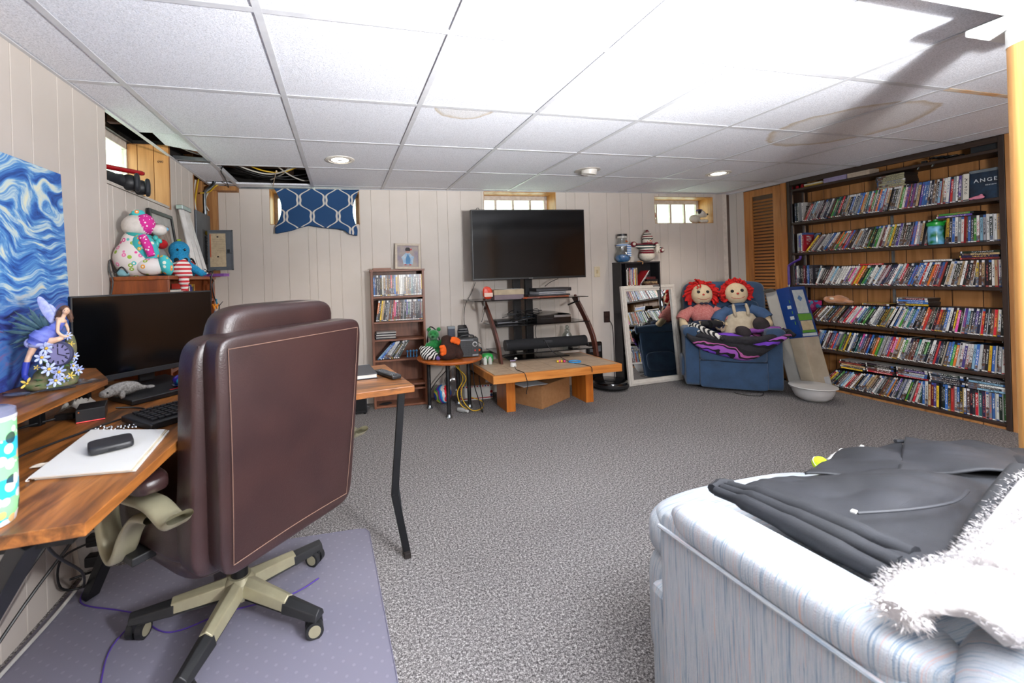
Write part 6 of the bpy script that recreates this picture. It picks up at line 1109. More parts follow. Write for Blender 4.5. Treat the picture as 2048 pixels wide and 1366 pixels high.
cable('black_cable', [(1.73, 3.415, .56), (1.76, 3.40, .50), (1.80, 3.37, .44), (1.86, 3.2, .385), (1.92, 3.05, .3835), (1.925, 2.99, .375), (1.925, 2.985, .34)], .0028, cb, 'black cable from the soundbar over the low table edge')
cable('black_cable', [(1.36, 3.22, .39), (1.33, 3.12, .384), (1.34, 3.02, .384), (1.345, 2.985, .37), (1.36, 2.98, .30), (1.35, 2.985, .23), (1.36, 3.0, .22)], .0028, cb, 'thin black cord over the left front of the low table')
cable('tv_cable', [(1.24, 3.83, 1.08), (1.2, 3.84, .98), (1.13, 3.83, .86), (1.11, 3.80, .68), (1.16, 3.78, .58), (1.25, 3.76, .5)], .003, cb, 'thin black cable hanging at left behind the tv stand'); cable('tv_cable', [(2.0, 3.62, 1.09), (1.94, 3.66, 1.06), (1.88, 3.66, 1.02)], .003, cb, 'short black cable below the right half of the television')
cable('tv_cable', [(1.30, 3.83, .91), (1.32, 3.82, .82), (1.28, 3.80, .70)], .003, cb, 'thin black cable between top and middle shelves at left'); cable('tv_cable', [(1.27, 3.86, 1.735), (1.285, 3.87, 1.79), (1.31, 3.87, 1.795), (1.325, 3.865, 1.74)], .0025, cb, 'small black wire loop above the television')
# small things on the low table
gp2 = pm('green_wrap', '#2a9a44', .35); t = thing('bottle_pack', (1.19, 3.44, TS), 'pack of small white bottles in green wrap at left of the low table', 'bottles')
for i in range(2):
    for j in range(2): ob('bottle', G(frame((1.165 + i * .045, 3.40 + j * .045, TS + .0005))).lathe([(.0, 0), (.018, .001), (.019, .045), (.01, .056), (.01, .064), (0, .065)], 16), pm('bottle_white', '#c9cfc8', .3), t, sm=True)
ob('wrap', G().ell((1.205, 3.455, TS + .045), (.05, .042, .042), None, 16, 10, .6), gp2, t, sm=True)
t = thing('orange_plug', (1.15, 3.6, .5), 'black power block with an orange button beside the left stand leg', 'plug'); ob('block', G().box((1.10, 3.56, TS + .0005), (1.2, 3.66, TS + .12)), blkp, t, bev=.01); ob('button', G().ell((1.16, 3.555, TS + .10), (.02, .012, .012)), orf, t, sm=True)
t = thing('white_dispenser', (1.35, 3.25, TS), 'small white plastic dispenser on the low table', 'dispenser'); ob('base', G(frame((1.355, 3.24, TS + .0005))).lathe([(.0, 0), (.026, 0), (.028, .01), (.022, .03), (.0, .032)], 18), pm('white_plastic', '#d2d2ce', .35), t, sm=True); ob('clip', G().cb((1.36, 3.26, TS + .045), (.05, .012, .01), 0), pm('clip_mauve', '#8a7a9a', .4), t, bev=.003); ob('knob', G().ell((1.40, 3.29, TS + .055), (.014, .01, .009)), MAT['white_plastic'], t, sm=True)
t = thing('blue_ring', (1.91, 3.2, TS), 'light blue plastic ring on the low table', 'ring'); ob('ring', G(frame((1.90, 3.20, TS + .006))).tube([(.05 * cos(a * pi / 14), .04 * sin(a * pi / 14), 0) for a in range(29)], .0055, 8), pm('ring_blue', '#2f8fd0', .35), t, sm=True); ob('clasp', G(frame((1.95, 3.20, TS + .006))).ell((0, 0, 0), (.009, .007, .0062), None, 10, 8), MAT['ring_blue'], t, sm=True)
t = thing('bead_bracelet', (1.79, 3.24, TS), 'small yellow, pink and black beaded keyring on the low table', 'keyring')
for k, (dx, dy, c_) in enumerate(((-.03, .0, '#d8b42a'), (-.012, .006, '#c84a7a'), (.006, .0, '#d8b42a'), (.02, .008, '#18181c'), (.034, .0, '#18181c'), (.026, -.012, '#c03a6a'))): ob('bead', G().ell((1.79 + dx, 3.235 + dy, TS + .0115), .0115, None, 12, 8), pm('bead_' + c_[1:], c_, .3), t, sm=True)
t = thing('glass_jar', (2.1, 3.6, .38), 'clear glass jar standing behind the soundbar', 'jar'); ob('jar', G(frame((2.10, 3.66, .4535))).lathe([(.0, .001), (.04, .002), (.045, .03), (.045, .09), (.025, .12), (.022, .14), (.026, .145)], 20), glassy('jar_glass', '#dfe6e4', .22, .05), t, sm=True); ob('stopper', G(frame((2.10, 3.66, .4535))).ell((0, 0, .165), .02, None, 14, 10), glassy('jar_glass', '#dfe6e4', .22, .05), t, sm=True)
# wall plates
def plate(name, x, z0, z1, w_, mat, inner, label, cat):
    t = thing(name, WB @ V((x, -.008, z0)), label, cat); ob('plate', G(WB).box((x - w_ / 2, -.012, z0), (x + w_ / 2, -.006, z1)), mat, t, bev=.003); return t
t = plate('light_switch', 2.565, 1.09, 1.198, .066, pm('cream_plastic', '#cdbfa0', .4), None, 'cream light switch plate on the back wall right of the television', 'switch'); ob('rocker', G(WB).box((2.556, -.016, 1.128), (2.574, -.012, 1.162)), pm('rocker_tan', '#b5a27c', .4), t, bev=.002)
for z in (1.1, 1.188): ob('screw', G(WB).cyl((2.565, -.0125, z), (2.565, -.0115, z), .003, n=8), steel, t)
t = plate('wall_outlet', 2.66, .615, .73, .07, pm('brown_plate', '#2c1a16', .4), None, 'dark brown outlet plate on the back wall left of the black tower', 'outlet')
for z in (.645, .70): ob('socket', G(WB).box((2.645, -.0145, z - .016), (2.675, -.012, z + .016)), pm('socket_brown', '#3a2620', .4), t, bev=.004)
cable('wall_cable', [WB @ V((2.675, -.02, .645)), WB @ V((2.70, -.03, .60)), WB @ V((2.72, -.02, .52)), WB @ V((2.725, -.02, .3)), WB @ V((2.72, -.02, .05))], .003, cb, 'black cord dropping from the brown wall outlet')
# ---------------------------------------------------------------- black tower, snowman, jar
blw = pm('black_laminate', '#17161a', .45, col2='#1d1c20', ns=30); t = thing('black_tower_shelf', WB @ V((2.97, -.07, 0)), 'tall narrow black media tower against the back wall behind the mirror', 'shelf')
F0, F1 = -.148, -.01
for x in (2.74, 3.188): ob('side_panel', G(WB).box((x, F0, 0), (x + .014, F1, 1.218)), blw, t, bev=.001)
ob('top_board', G(WB).box((2.738, F0, 1.218), (3.204, F1, 1.233)), blw, t, bev=.001); ob('back_board', G(WB).box((2.754, F1 - .004, 0), (3.188, F1, 1.218)), blw, t)
for z in (.03, .3, .6, .985): ob('shelf', G(WB).box((2.754, F0, z - .014), (3.188, F1 - .004, z)), blw, t, bev=.001)
ob('inner_divider', G(WB).box((2.80, F0 + .002, .985), (2.808, F1 - .004, 1.218)), blw, t)
for k, c in enumerate('wknrawbrwyas'):
    o = bpy.data.objects.new('slim_case', THIN); COL.objects.link(o); o.matrix_world = WB @ Matrix.Translation((2.822 + k * .0105, F0 + .006, .9855)) @ Matrix.Rotation(pi / 2, 4, 'Z'); o.color = jitter(c)
    tag(o, '%s slim case standing in the black tower, %s from the left' % (CN[c], nth(k + 1)), 'cd', 'slim cases in the black tower')
for k, c in enumerate('wk'):
    o = bpy.data.objects.new('slim_case', THIN); COL.objects.link(o); o.matrix_world = WB @ Matrix.Translation((2.96 + k * .014, F0 + .006, .9855)) @ Matrix.Rotation(rad(38), 4, 'Y') @ Matrix.Rotation(pi / 2, 4, 'Z'); o.color = jitter(c)
    tag(o, '%s slim case leaning in the middle of the black tower' % CN[c], 'cd', 'slim cases in the black tower')
for k, (c, x0, x1) in enumerate((('B', 3.03, 3.18), ('s', 3.04, 3.17), ('k', 3.05, 3.18), ('d', 3.04, 3.15))):
    o = ob('video_box', G(WB).box((x0, F0 + .008, .9855 + k * .0225), (x1, F1 - .02, .9855 + k * .0225 + .022)), pm('vbox_' + c, PAL[c], .35, col2='#20181a', ns=40), bev=.001, label='%s flat box in the right of the black tower, %s' % (CN[c], ['lowest', 'second up', 'third up', 'topmost'][k]), cat='box', group='flat boxes in the black tower')
SZ = 1.2335
ivo = pm('ivory_fleece', '#cfc8bc', .95, col2='#c2baac', ns=60, bu=.5, bs=240); mar = pm('maroon_knit', '#6e1626', .95, bu=.6, bs=180); swt = stripes('nordic_knit', ['#d2cec4', '#6e1626', '#d2cec4', '#1f3b3a', '#d8d4ca', '#1f3b3a', '#6e1626'], 2, .095, .95, .004); hatm = stripes('hat_knit', ['#6e1626', '#cfc8bc', '#23302f', '#cfc8bc'], 2, .048, .95)
SM = WB @ frame((3.10, -.085, SZ)); t = thing('plush_snowman', SM.translation, 'plush snowman in knitted sweater and striped hat on the black tower', 'plush toy')
ob('body', G(SM).ell((0, 0, .062), (.085, .06, .06)), ivo, t, sm=True); ob('sweater', G(SM).ell((0, 0, .135), (.075, .058, .062)), swt, t, sm=True); ob('sweater_hem', G(SM).lathe([(.074, 0), (.078, .008), (.076, .018), (.07, .02)], 24, 0, frame((0, 0, .083)) @ Matrix.Scale(.78, 4, (0, 1, 0))), mar, t, sm=True)
hd = ob('head', G(SM).ell((.01, 0, .215), (.05, .045, .043)), ivo, t, sm=True); ob('nose', G(SM).cyl((.01, -.044, .215), (.008, -.07, .21), .006, .001, 10), pm('carrot', '#c0602a', .7), hd, sm=True)
for s_ in (-1, 1): ob('eye', G(SM).ell((.01 + s_ * .015, -.042, .228), .004, None, 8, 6), MAT['bead_black'], hd, sm=True); ob('cheek', G(SM).ell((.01 + s_ * .026, -.038, .208), (.008, .004, .007), None, 8, 6), pm('cheek_pink', '#c98a84', .9), hd, sm=True)
ob('collar', G(SM).lathe([(.045, 0), (.052, .01), (.046, .02)], 20, 0, frame((.008, 0, .178))), mar, t, sm=True); ob('hat', G(SM).lathe([(.053, .235), (.053, .245), (.047, .27), (.03, .298), (.012, .318)], 22, 0, frame((.012, 0, 0))), hatm, t, sm=True); ob('hat_tip', G(SM).ell((.01, 0, .322), (.014, .013, .011)), mar, t, sm=True)
for s_, hy in ((-1, .175), (1, .13)): ar = ob('arm', G(SM).tube([(s_ * .06, 0, .16), (s_ * .10, -.01, .165), (s_ * .14, -.012, hy)], [.028, .027, .026], 12, k=3), swt, t, sm=True); ob('mitten', G(SM).ell((s_ * .165, -.014, hy + (.008 if s_ < 0 else -.012)), (.033, .02, .028)), mar, ar, sm=True); ob('palm', G(SM).ell((s_ * .168, -.03, hy + (.01 if s_ < 0 else -.012)), (.018, .008, .016)), ivo, ar, sm=True)
ob('baby_bear', G(SM).ell((.085, -.055, .13), (.026, .02, .032)).ell((.08, -.06, .168), (.02, .018, .018)).ell((.07, -.06, .1), (.01, .01, .016)).ell((.1, -.06, .1), (.01, .01, .016)), ivo, t, sm=True, remesh=.005, soft=3); ob('baby_hood', G(SM).ell((.078, -.05, .182), (.022, .018, .016)), mar, t, sm=True)
JM = WB @ frame((2.815, -.085, SZ)); t = thing('snowman_jar', JM.translation, 'clear plastic snowman-shaped jar with black lid and blue contents on the tower', 'jar'); ob('jar', G(JM).lathe([(.0, .001), (.05, .003), (.075, .03), (.08, .055), (.07, .09), (.055, .115), (.058, .15), (.052, .2), (.045, .235), (.045, .25)], 26), glassy('jar_clear', '#e4e8e8', .16, .06), t, sm=True)
ob('contents', G(JM).lathe([(.0, .004), (.045, .005), (.068, .03), (.07, .055), (.055, .075), (.0, .085)], 22), pm('blue_fill', '#2e6fb0', .5, col2='#4a8fca', ns=30), t, sm=True); ob('lid', G(JM).lathe([(.048, .268), (.048, .29), (0, .292)], 24), blkp, t, sm=True); ob('neck_ring', G(JM).lathe([(.05, .248), (.05, .268), (.0, .268)], 24), pm('ring_white', '#c9c8c2', .4), t, sm=True)
bst = stripes('scarf_blue', ['#3a6fae', '#d5d8d8'], 2, .018, .9); ob('scarf', G(JM).lathe([(.058, .162), (.063, .17), (.06, .185), (.055, .188)], 24), bst, t, sm=True); ob('scarf_end', G(JM).box((.002, -.075, .06), (.03, -.066, .175)).box((.03, -.07, .05), (.052, -.062, .17)), bst, t, bev=.003); ob('carrot_nose', G(JM).cyl((.01, -.05, .212), (.014, -.072, .208), .01, .003, 10), pm('carrot', '#c0602a', .7), t, sm=True)
ob('ribbon_tag', G(WB @ frame((2.985, -.14, SZ - .02))).tube([(-.04, .01, .022), (0, 0, .024), (.012, -.012, .01), (.004, -.013, -.005)], .005, 8, k=3), pm('tan_ribbon', '#9a7248', .8), label='small tan ribbon hanging over the tower edge', cat='ribbon', sm=True)
# ---------------------------------------------------------------- things on the far windowsill
wp = pm('white_plush', '#cfc9c0', .95, col2='#c2bbb1', ns=60, bu=.5, bs=240); PM3 = WB @ frame((3.87, .06, 1.648), rad(10)); t = thing('white_plush_dog', PM3.translation, 'small white plush puppy with dark ear lying on the right windowsill', 'plush toy')
ob('body', G(PM3).ell((-.05, 0, .05), (.07, .045, .048)).ell((.045, -.01, .105), (.048, .042, .042)).ell((.085, -.02, .092), (.03, .028, .026)).ell((.02, -.045, .02), (.03, .03, .02)).ell((.085, -.03, .024), (.026, .03, .022)), wp, t, sm=True, remesh=.007, soft=4)
ob('ear', G(PM3).ell((.012, -.02, .125), (.024, .016, .026)), pm('dark_felt', '#2b2a30', .95), t, sm=True); ob('cap', G(PM3).ell((.03, 0, .148), (.036, .03, .012)), pm('violet_felt', '#5a4a78', .95), t, sm=True); ob('nose', G(PM3).ell((.108, -.038, .1), (.011, .009, .01)), MAT['bead_black'], t, sm=True)
t = thing('sill_figurine', WB @ V((3.31, .08, 1.648)), 'tiny red-roofed white ornament at left of the right windowsill', 'ornament'); ob('roof', G(WB @ frame((3.312, .08, 1.648))).lathe([(.04, .07), (.032, .11), (.026, .125), (0, .127)], 16), pm('ornament_red', '#b04a38', .6, col2='#c9b0a0', ns=50), t, sm=True); ob('base', G(WB @ frame((3.312, .08, 1.6525))).lathe([(.03, 0), (.03, .04), (.022, .07), (0, .071)], 16), pm('ornament_white', '#d0c8c0', .6), t, sm=True)
# ---------------------------------------------------------------- leaning mirror
A, B_, C_, D_ = V((2.713, 3.595, .002)), V((3.386, 3.632, .002)), V((2.668, 3.672, .99)), V((3.345, 3.715, .985)); xx = (B_ - A).normalized(); zz = ((C_ - A) + (D_ - B_)).normalized(); zz = (zz - xx * zz.dot(xx)).normalized(); yy = zz.cross(xx); MM = Matrix.Translation(A) @ Matrix((xx, yy, zz)).transposed().to_4x4()
wf = pm('white_frame', '#cfcac2', .4, col2='#c4beb5', ns=30); mir, nt, b = newmat('mirror'); b.inputs['Metallic'].default_value = 1; b.inputs['Roughness'].default_value = .01; b.inputs['Base Color'].default_value = (.86, .88, .87, 1)
t = thing('leaning_mirror', A, 'white framed rectangular mirror leaning against the black tower', 'mirror'); Wm, Hm, fw = .675, .99, .055
for P_, nm in (([(0, 0), (Wm, 0), (Wm - fw, fw), (fw, fw)], 'frame_rail'), ([(Wm, 0), (Wm, Hm), (Wm - fw, Hm - fw), (Wm - fw, fw)], 'frame_side'), ([(Wm, Hm), (0, Hm), (fw, Hm - fw), (Wm - fw, Hm - fw)], 'frame_rail'), ([(0, Hm), (0, 0), (fw, fw), (fw, Hm - fw)], 'frame_side')):
    o = ob(nm, G(MM @ Matrix.Rotation(pi / 2, 4, 'X')).prism(P_, .028, 0, Matrix.Translation((0, 0, 0))), wf, t, bev=.004); 
    q = [((x * .86 + Wm * .07) , (y * .93 + Hm * .035)) for x, y in P_]
    ob('molding', G(MM @ Matrix.Rotation(pi / 2, 4, 'X')).prism([(a * .5 + c * .5, b__ * .5 + d__ * .5) for (a, b__), (c, d__) in zip(P_, [P_[0], P_[1], P_[2], P_[3]])] if 0 else [(P_[0][0] * .7 + P_[3][0] * .3, P_[0][1] * .7 + P_[3][1] * .3), (P_[1][0] * .7 + P_[2][0] * .3, P_[1][1] * .7 + P_[2][1] * .3), (P_[1][0] * .4 + P_[2][0] * .6, P_[1][1] * .4 + P_[2][1] * .6), (P_[0][0] * .4 + P_[3][0] * .6, P_[0][1] * .4 + P_[3][1] * .6)], .034, 0), wf, o, bev=.003)
ob('glass', G(MM).box((fw - .004, -.012, fw - .004), (Wm - fw + .004, -.008, Hm - fw + .004)), mir, t); ob('backing', G(MM).box((.01, -.0075, .01), (Wm - .01, .001, Hm - .01)), pm('mirror_back', '#6a5a48', .8), t)
# ---------------------------------------------------------------- robot vacuum and dock
t = thing('robot_vacuum', (2.52, 3.62, 0), 'round black robot vacuum on the carpet left of the mirror', 'vacuum'); ob('body', G(frame((2.52, 3.60, 0))).lathe([(.0, .012), (.15, .012), (.163, .02), (.165, .06), (.158, .078), (.14, .085), (0, .087)], 40), pm('gloss_black', '#0c0d10', .15), t, sm=True); ob('bumper', G(frame((2.52, 3.60, 0))).lathe([(.164, .03), (.168, .034), (.168, .056), (.164, .06)], 40), blkp, t, sm=True); ob('top_disc', G(frame((2.50, 3.58, .087))).lathe([(0, 0), (.05, 0), (.052, .004), (.0, .006)], 24), blkp, t, sm=True)
for s_ in (-1, 1): ob('wheel', G().cyl((2.52 + s_ * .1, 3.60, .02), (2.52 + s_ * .12, 3.60, .02), .02, n=14), blkr, t, sm=True)
t = thing('charging_tower', (2.45, 3.79, 0), 'upright black vacuum dock behind the low table by the wall', 'dock'); ob('back_plate', G(WB).box((2.40, -.055, .0), (2.575, -.012, .43)), pm('gloss_black', '#0c0d10', .15), t, bev=.02, seg=3); ob('base_plate', G(WB).box((2.41, -.085, .0), (2.565, -.055, .03)), blkp, t, bev=.004); ob('window', G(WB).box((2.425, -.0565, .33), (2.55, -.055, .39)), pm('dock_grey', '#55595f', .25), t)
# ---------------------------------------------------------------- recliner in the corner
bl = pm('blue_velour', '#2c4765', .9, col2='#253b55', ns=9, bu=.25, bs=260, sheen=.3); RZ = rad(-40); RM = frame((3.445, 3.088, 0), RZ); t = thing('recliner', (3.6, 3.28, 0), 'dark blue upholstered recliner set diagonally in the back right corner', 'recliner')
def cush(name, c_, r_, e=.22, rx=0, par=None, mat=None, nu=36, nv=20): return ob(name, G(RM).ell(c_, r_, Matrix.Rotation(rx, 4, 'X'), nu, nv, e), mat or bl, par or t, sm=True, ang=0)
cush('footrest_panel', (0, .045, .165), (.262, .05, .135), .15); cush('footrest_panel', (0, .035, .355), (.26, .055, .075), .3); cush('seat_cushion', (0, .27, .41), (.262, .26, .075), .3)
for s_ in (-1, 1):
    cush('arm', (s_ * .318, .32, .28), (.062, .30, .25), .15); cush('arm_roll', (s_ * .322, .30, .545), (.075, .31, .045), .45); ob('arm_front', G(RM).ell((s_ * .322, -.0, .545), (.072, .02, .05), None, 24, 12, .8), bl, t, sm=True)
cush('back_lower', (0, .5, .6), (.3, .1, .22), .3, rad(-8)); cush('back_upper', (0, .56, .83), (.355, .1, .17), .35, rad(-8)); cush('back_frame', (0, .58, .5), (.345, .07, .42), .2, rad(-6)); ob('frame_base', G(RM).box((-.33, .06, .03), (.33, .6, .1)), bl, t, bev=.01)
ob('seam', G(RM).tube([(-.255 + .51 * k / 8, -.014, .285 + .004 * sin(k)) for k in range(9)], .004, 6), pm('seam_navy', '#141f2e', .9), t, sm=True)
ob('release_cord', G(RM).tube([(.0, -.02, .006), (.05, -.07, .006), (.14, -.08, .006), (.2, -.05, .006), (.22, 0, .02)], .003, 6, k=4), cb, t, sm=True)
cush('side_pocket', (-.395, .2, .2), (.018, .14, .1), .5)
# blanket over the seat, striped in purple, black, pink and grey
m, nt, b = newmat('striped_blanket'); vec = coords(nt); s = N(nt, 'ShaderNodeSeparateXYZ'); nt.links.new(vec, s.inputs[0]); f = math_(nt, 'FRACT', math_(nt, 'ADD', math_(nt, 'MULTIPLY', math_(nt, 'ADD', math_(nt, 'ADD', s.outputs[2], math_(nt, 'MULTIPLY', s.outputs[0], .28)), math_(nt, 'MULTIPLY', noise(nt, vec, 5, 2), .22)), 4.6), .1))
nt.links.new(ramp(nt, f, [(0, '#27262b'), (.22, '#0f0f12'), (.34, '#6a38b0'), (.5, '#0f0f12'), (.58, '#9a54b0'), (.72, '#17161a'), (.8, '#b05a96'), (.86, '#1d1c20')], 'CONSTANT'), b.inputs['Base Color']); b.inputs['Roughness'].default_value = .95; bump(nt, b, noise(nt, vec, 220, 2), .6, .004)
def bl_f(u, v_):
    x = -.36 + .78 * u; y = .50 - .58 * v_; e = max(0, -y - .015); z = .50 + .02 * sin(u * 11 + v_ * 4) + .016 * sin(v_ * 13 - u * 6) + .05 * (abs(u - .5) * 2) ** 3
    edge = .13 * (1 - (2 * u - 1) ** 2) + .03
    if v_ > .82: k = (v_ - .82) / .18; z -= edge * k * 1.1; y = -.0 - .035 - .018 * sin(k * pi) * 1.2
    return V((x, y, z))
t = thing('striped_blanket', RM @ V((0, .2, .5)), 'purple, black and pink striped blanket heaped on the recliner seat', 'blanket'); ob('cloth', G(RM).surf(bl_f, 44, 40), m, t, sm=True, ang=0, solid=.012)
ob('fold', G(RM).tube([(-.3, .02, .52), (-.15, -.03, .50), (.05, -.05, .49), (.22, -.03, .5), (.36, .03, .545), (.42, .06, .56), (.46, .03, .53)], [.03, .035, .035, .03, .03, .028, .02], 12, k=5), pm('black_fleece', '#1c1b20', .95, col2='#26252a', ns=40, bu=.6, bs=200), t, sm=True)
ob('fold', G(RM).tube([(.12, .12, .545), (.25, .10, .57), (.36, .12, .575), (.38, .2, .57)], [.022, .026, .026, .02], 12, k=5), pm('orchid_fleece', '#824494', .95, bu=.6, bs=200), t, sm=True)
# two rag dolls (generic faces)
clo = pm('doll_muslin', '#cbb899', .9, col2='#c2ae8e', ns=30, bu=.3, bs=300); yarn = pm('red_yarn_hair', '#c01410', .9, col2='#a80f0c', ns=60, bu=.9, bs=160); ink = pm('doll_black', '#141418', .8); fnoz = pm('doll_nose', '#b0322a', .8)
def doll(M, label, shirt, girl):
    t = thing('rag_doll', M.translation, label, 'doll'); R_ = random.Random(3 if girl else 4)
    hd = ob('head', G(M).ell((0, .0, .36), (.098, .075, .108)), clo, t, sm=True)
    for s_ in (-1, 1): ob('eye', G(M).ell((s_ * .04, -.068, .378), (.0145, .008, .0155), None, 14, 10), ink, hd, sm=True)
    ob('nose', G(M).ell((0, -.077, .35), (.011, .006, .010), None, 12, 8), fnoz, hd, sm=True); ob('mouth', G(M).tube([(-.055 + .0137 * k, -.074 + .012 * abs(k / 4 - 1) ** 2 * .8, .318 - .018 * (1 - (k / 4 - 1) ** 2)) for k in range(9)], .0022, 6), fnoz, hd, sm=True)
    g = G(M)
    for k in range(46 if not girl else 40):
        a = rad(-35 + 250 * k / (45 if not girl else 39)); rr_ = .108 + R_.uniform(-.004, .014); L = R_.uniform(.03, .055) if not girl else R_.uniform(.014, .024)
        c_ = V((rr_ * cos(a), R_.uniform(-.03, .03), .365 + rr_ * 1.05 * sin(a))); o_ = V((cos(a), R_.uniform(-.3, .3), sin(a) - (.6 if not girl else .1))).normalized(); g.tube([c_ - o_ * .015, c_ + o_ * L * .6, c_ + o_ * L + V((R_.uniform(-.012, .012), -.01, -.015 if not girl else 0))], [.0105, .011, .008], 6, k=2)
    g.ell((0, .022, .375), (.112, .07, .115)); ob('yarn_hair', g, yarn, hd, sm=True)
    if not girl: ob('fringe', G(M).tube([(-.05, -.06, .445), (-.04, -.075, .425), (-.055, -.08, .41)], .006, 6, k=3).tube([(-.02, -.06, .455), (-.02, -.076, .43), (-.03, -.08, .42)], .006, 6, k=3), yarn, hd, sm=True)
    sh = ob('torso', G(M).ell((0, .0, .16), (.12, .075, .11)).ell((0, 0, .245), (.06, .05, .03)), shirt, t, sm=True, remesh=.012, soft=4)
    for s_ in (-1, 1):
        q = [(s_ * .09, 0, .20), (s_ * .165, -.02, .155), (s_ * .20, -.035, .10)]; sl = ob('sleeve', G(M).tube(q, [.048, .056, .058], 14, k=3), shirt, t, sm=True)
        ob('hand', G(M).tube([(s_ * .195, -.035, .11), (s_ * .195, -.07, .05), (s_ * .17, -.1, .02)], [.034, .04, .03], 12, k=3), clo, sl, sm=True)
    if girl:
        ob('apron', G(M).lathe([(.075, .22), (.11, .15), (.15, .06), (.19, -.02), (.185, -.03), (.13, -.02)], 26, 0, Matrix.Scale(.75, 4, (0, 1, 0))), pm('apron_muslin', '#b9ad98', .9, col2='#aa9d88', ns=20, bu=.4, bs=90), t, sm=True); ob('collar', G(M).lathe([(.055, .255), (.085, .245), (.09, .235), (.06, .238)], 22), pm('denim', '#3a5478', .9, bu=.3, bs=260), t, sm=True)
        for s_ in (-1, 1): ob('strap', G(M).tube([(s_ * .05, -.06, .245), (s_ * .055, -.082, .19), (s_ * .05, -.085, .14)], .014, 8, k=3), MAT['apron_muslin'], t, sm=True)
        for x, z in ((-.035, -.03), (.11, .0)): lg = ob('leg', G(M).tube([(x * .7, -.06, .02), (x, -.16, z), (x, -.2, z)], [.035, .032, .03], 12, k=3), clo, t, sm=True); ob('foot', G(M).ell((x, -.215, z + (.01 if x < 0 else .03)), (.065, .03, .05 if x < 0 else .075), Matrix.Rotation(.5 if x < 0 else -.2, 4, 'Y')), pm('doll_shoe', '#1a1618', .85, col2='#2a2024', ns=20), lg, sm=True)
    else:
        tr_ = ob('trousers', G(M).ell((0, -.01, .06), (.115, .085, .05)).tube([(-.05, -.03, .05), (-.1, -.12, .045), (-.09, -.17, .04)], [.045, .042, .036], 12, k=3).tube([(.05, -.03, .05), (.11, -.1, .045), (.10, -.16, .04)], [.045, .042, .036], 12, k=3), pm('navy_cotton', '#1f2a44', .9), t, sm=True, remesh=.01, soft=3)
        for (x, y), (x2, y2) in (((-.06, -.15), (.05, -.19)), ((.11, -.16), (.0, -.215))): lg = ob('sock_foot', G(M).tube([(x, y, .05), ((x + x2) / 2, (y + y2) / 2, .055), (x2, y2, .045)], [.028, .034, .036], 12, k=3), ink, t, sm=True); ob('shin', G(M).ell((x, y + .01, .055), (.03, .028, .026)), clo, lg, sm=True)
        ob('bow_tie', G(M).ell((-.018, -.062, .262), (.02, .01, .012)).ell((.02, -.062, .262), (.02, .01, .012)), pm('navy_tie', '#151c34', .8), t, sm=True)
    return t
pinkc = pm('pink_gingham', '#a85a58', .9, col2='#b87a74', ns=90, bu=.3, bs=260); den = MAT.get('denim') or pm('denim', '#3a5478', .9, bu=.3, bs=260)
doll(RM @ frame((-.185, .33, .525), rad(8), rad(-10)), 'red-haired rag doll in pink shirt and navy trousers, left on the recliner', pinkc, False)
doll(RM @ frame((.13, .31, .535), rad(2), rad(-10), rad(-5)), 'red-haired rag doll in blue dress and cream apron, right on the recliner', den, True)
bw = stripes('sock_stripe', ['#16161a', '#cfcdc8'], 1, .03, .95, 0, 0, (.4, 0, .2)); t = thing('striped_scarf', RM @ V((-.25, .0, .53)), 'black and white striped scarf over the left of the recliner', 'scarf'); ob('band', G(RM).tube([(-.30, .10, .60), (-.26, .05, .585), (-.2, .0, .555), (-.14, -.045, .53), (-.10, -.065, .505)], [.026, .03, .028, .026, .02], 12, k=5), bw, t, sm=True); ob('end_tassel', G(RM).ell((-.085, -.07, .497), (.022, .018, .018)), ink, t, sm=True)
ob('second_band', G(RM).tube([(-.33, .08, .59), (-.30, .03, .565), (-.26, -.01, .545)], [.022, .026, .02], 12, k=4), bw, t, sm=True)
# ---------------------------------------------------------------- long cartons leaning by the shelves, basin
wcar = pm('white_long_carton', '#d6d3cc', .65, col2='#cdc9c1', ns=8); wside = pm('carton_side', '#9b958a', .7, col2='#8f887c', ns=10)
LB = Matrix.Translation((4.075, 2.935, .001)) @ Matrix.Rotation(rad(-13.5), 4, 'X'); t = thing('long_carton', (4.1, 3.02, 0), 'long plain white carton leaning between the recliner and the blue carton', 'box')
ob('carton', G(LB).box((0, .0, 0), (.17, .125, .93)), wcar, t, bev=.002); ob('grey_strip', G(LB).box((-.0008, .118, .01), (0, .125, .92)), pm('carton_grey', '#8f918e', .7), t); ob('flap', G(LB).box((-.06, .01, 0), (0, .12, .003), 0, Matrix.Translation((0, 0, .93)) @ Matrix.Rotation(rad(25), 4, 'Y')), wside, t)  # narrow grey strip down the left edge of the white face
LB = Matrix.Translation((4.045, 2.80, .001)) @ Matrix.Rotation(rad(-13.5), 4, 'X'); t = thing('long_carton', (4.1, 2.83, 0), 'long cardboard carton with blue and green label wrap beside the dvd shelves', 'box')
ob('carton', G(LB).box((0, 0, 0), (.195, .115, .97)), pm('buff_carton', '#b3a692', .7, col2='#a79a85', ns=9), t, bev=.002)
bw_ = ob('blue_wrap', G(LB).box((-.0015, -.0015, .5), (.1965, .1165, .9715)), pm('wrap_blue', '#1d3f86', .35, col2='#18356f', ns=6), t)
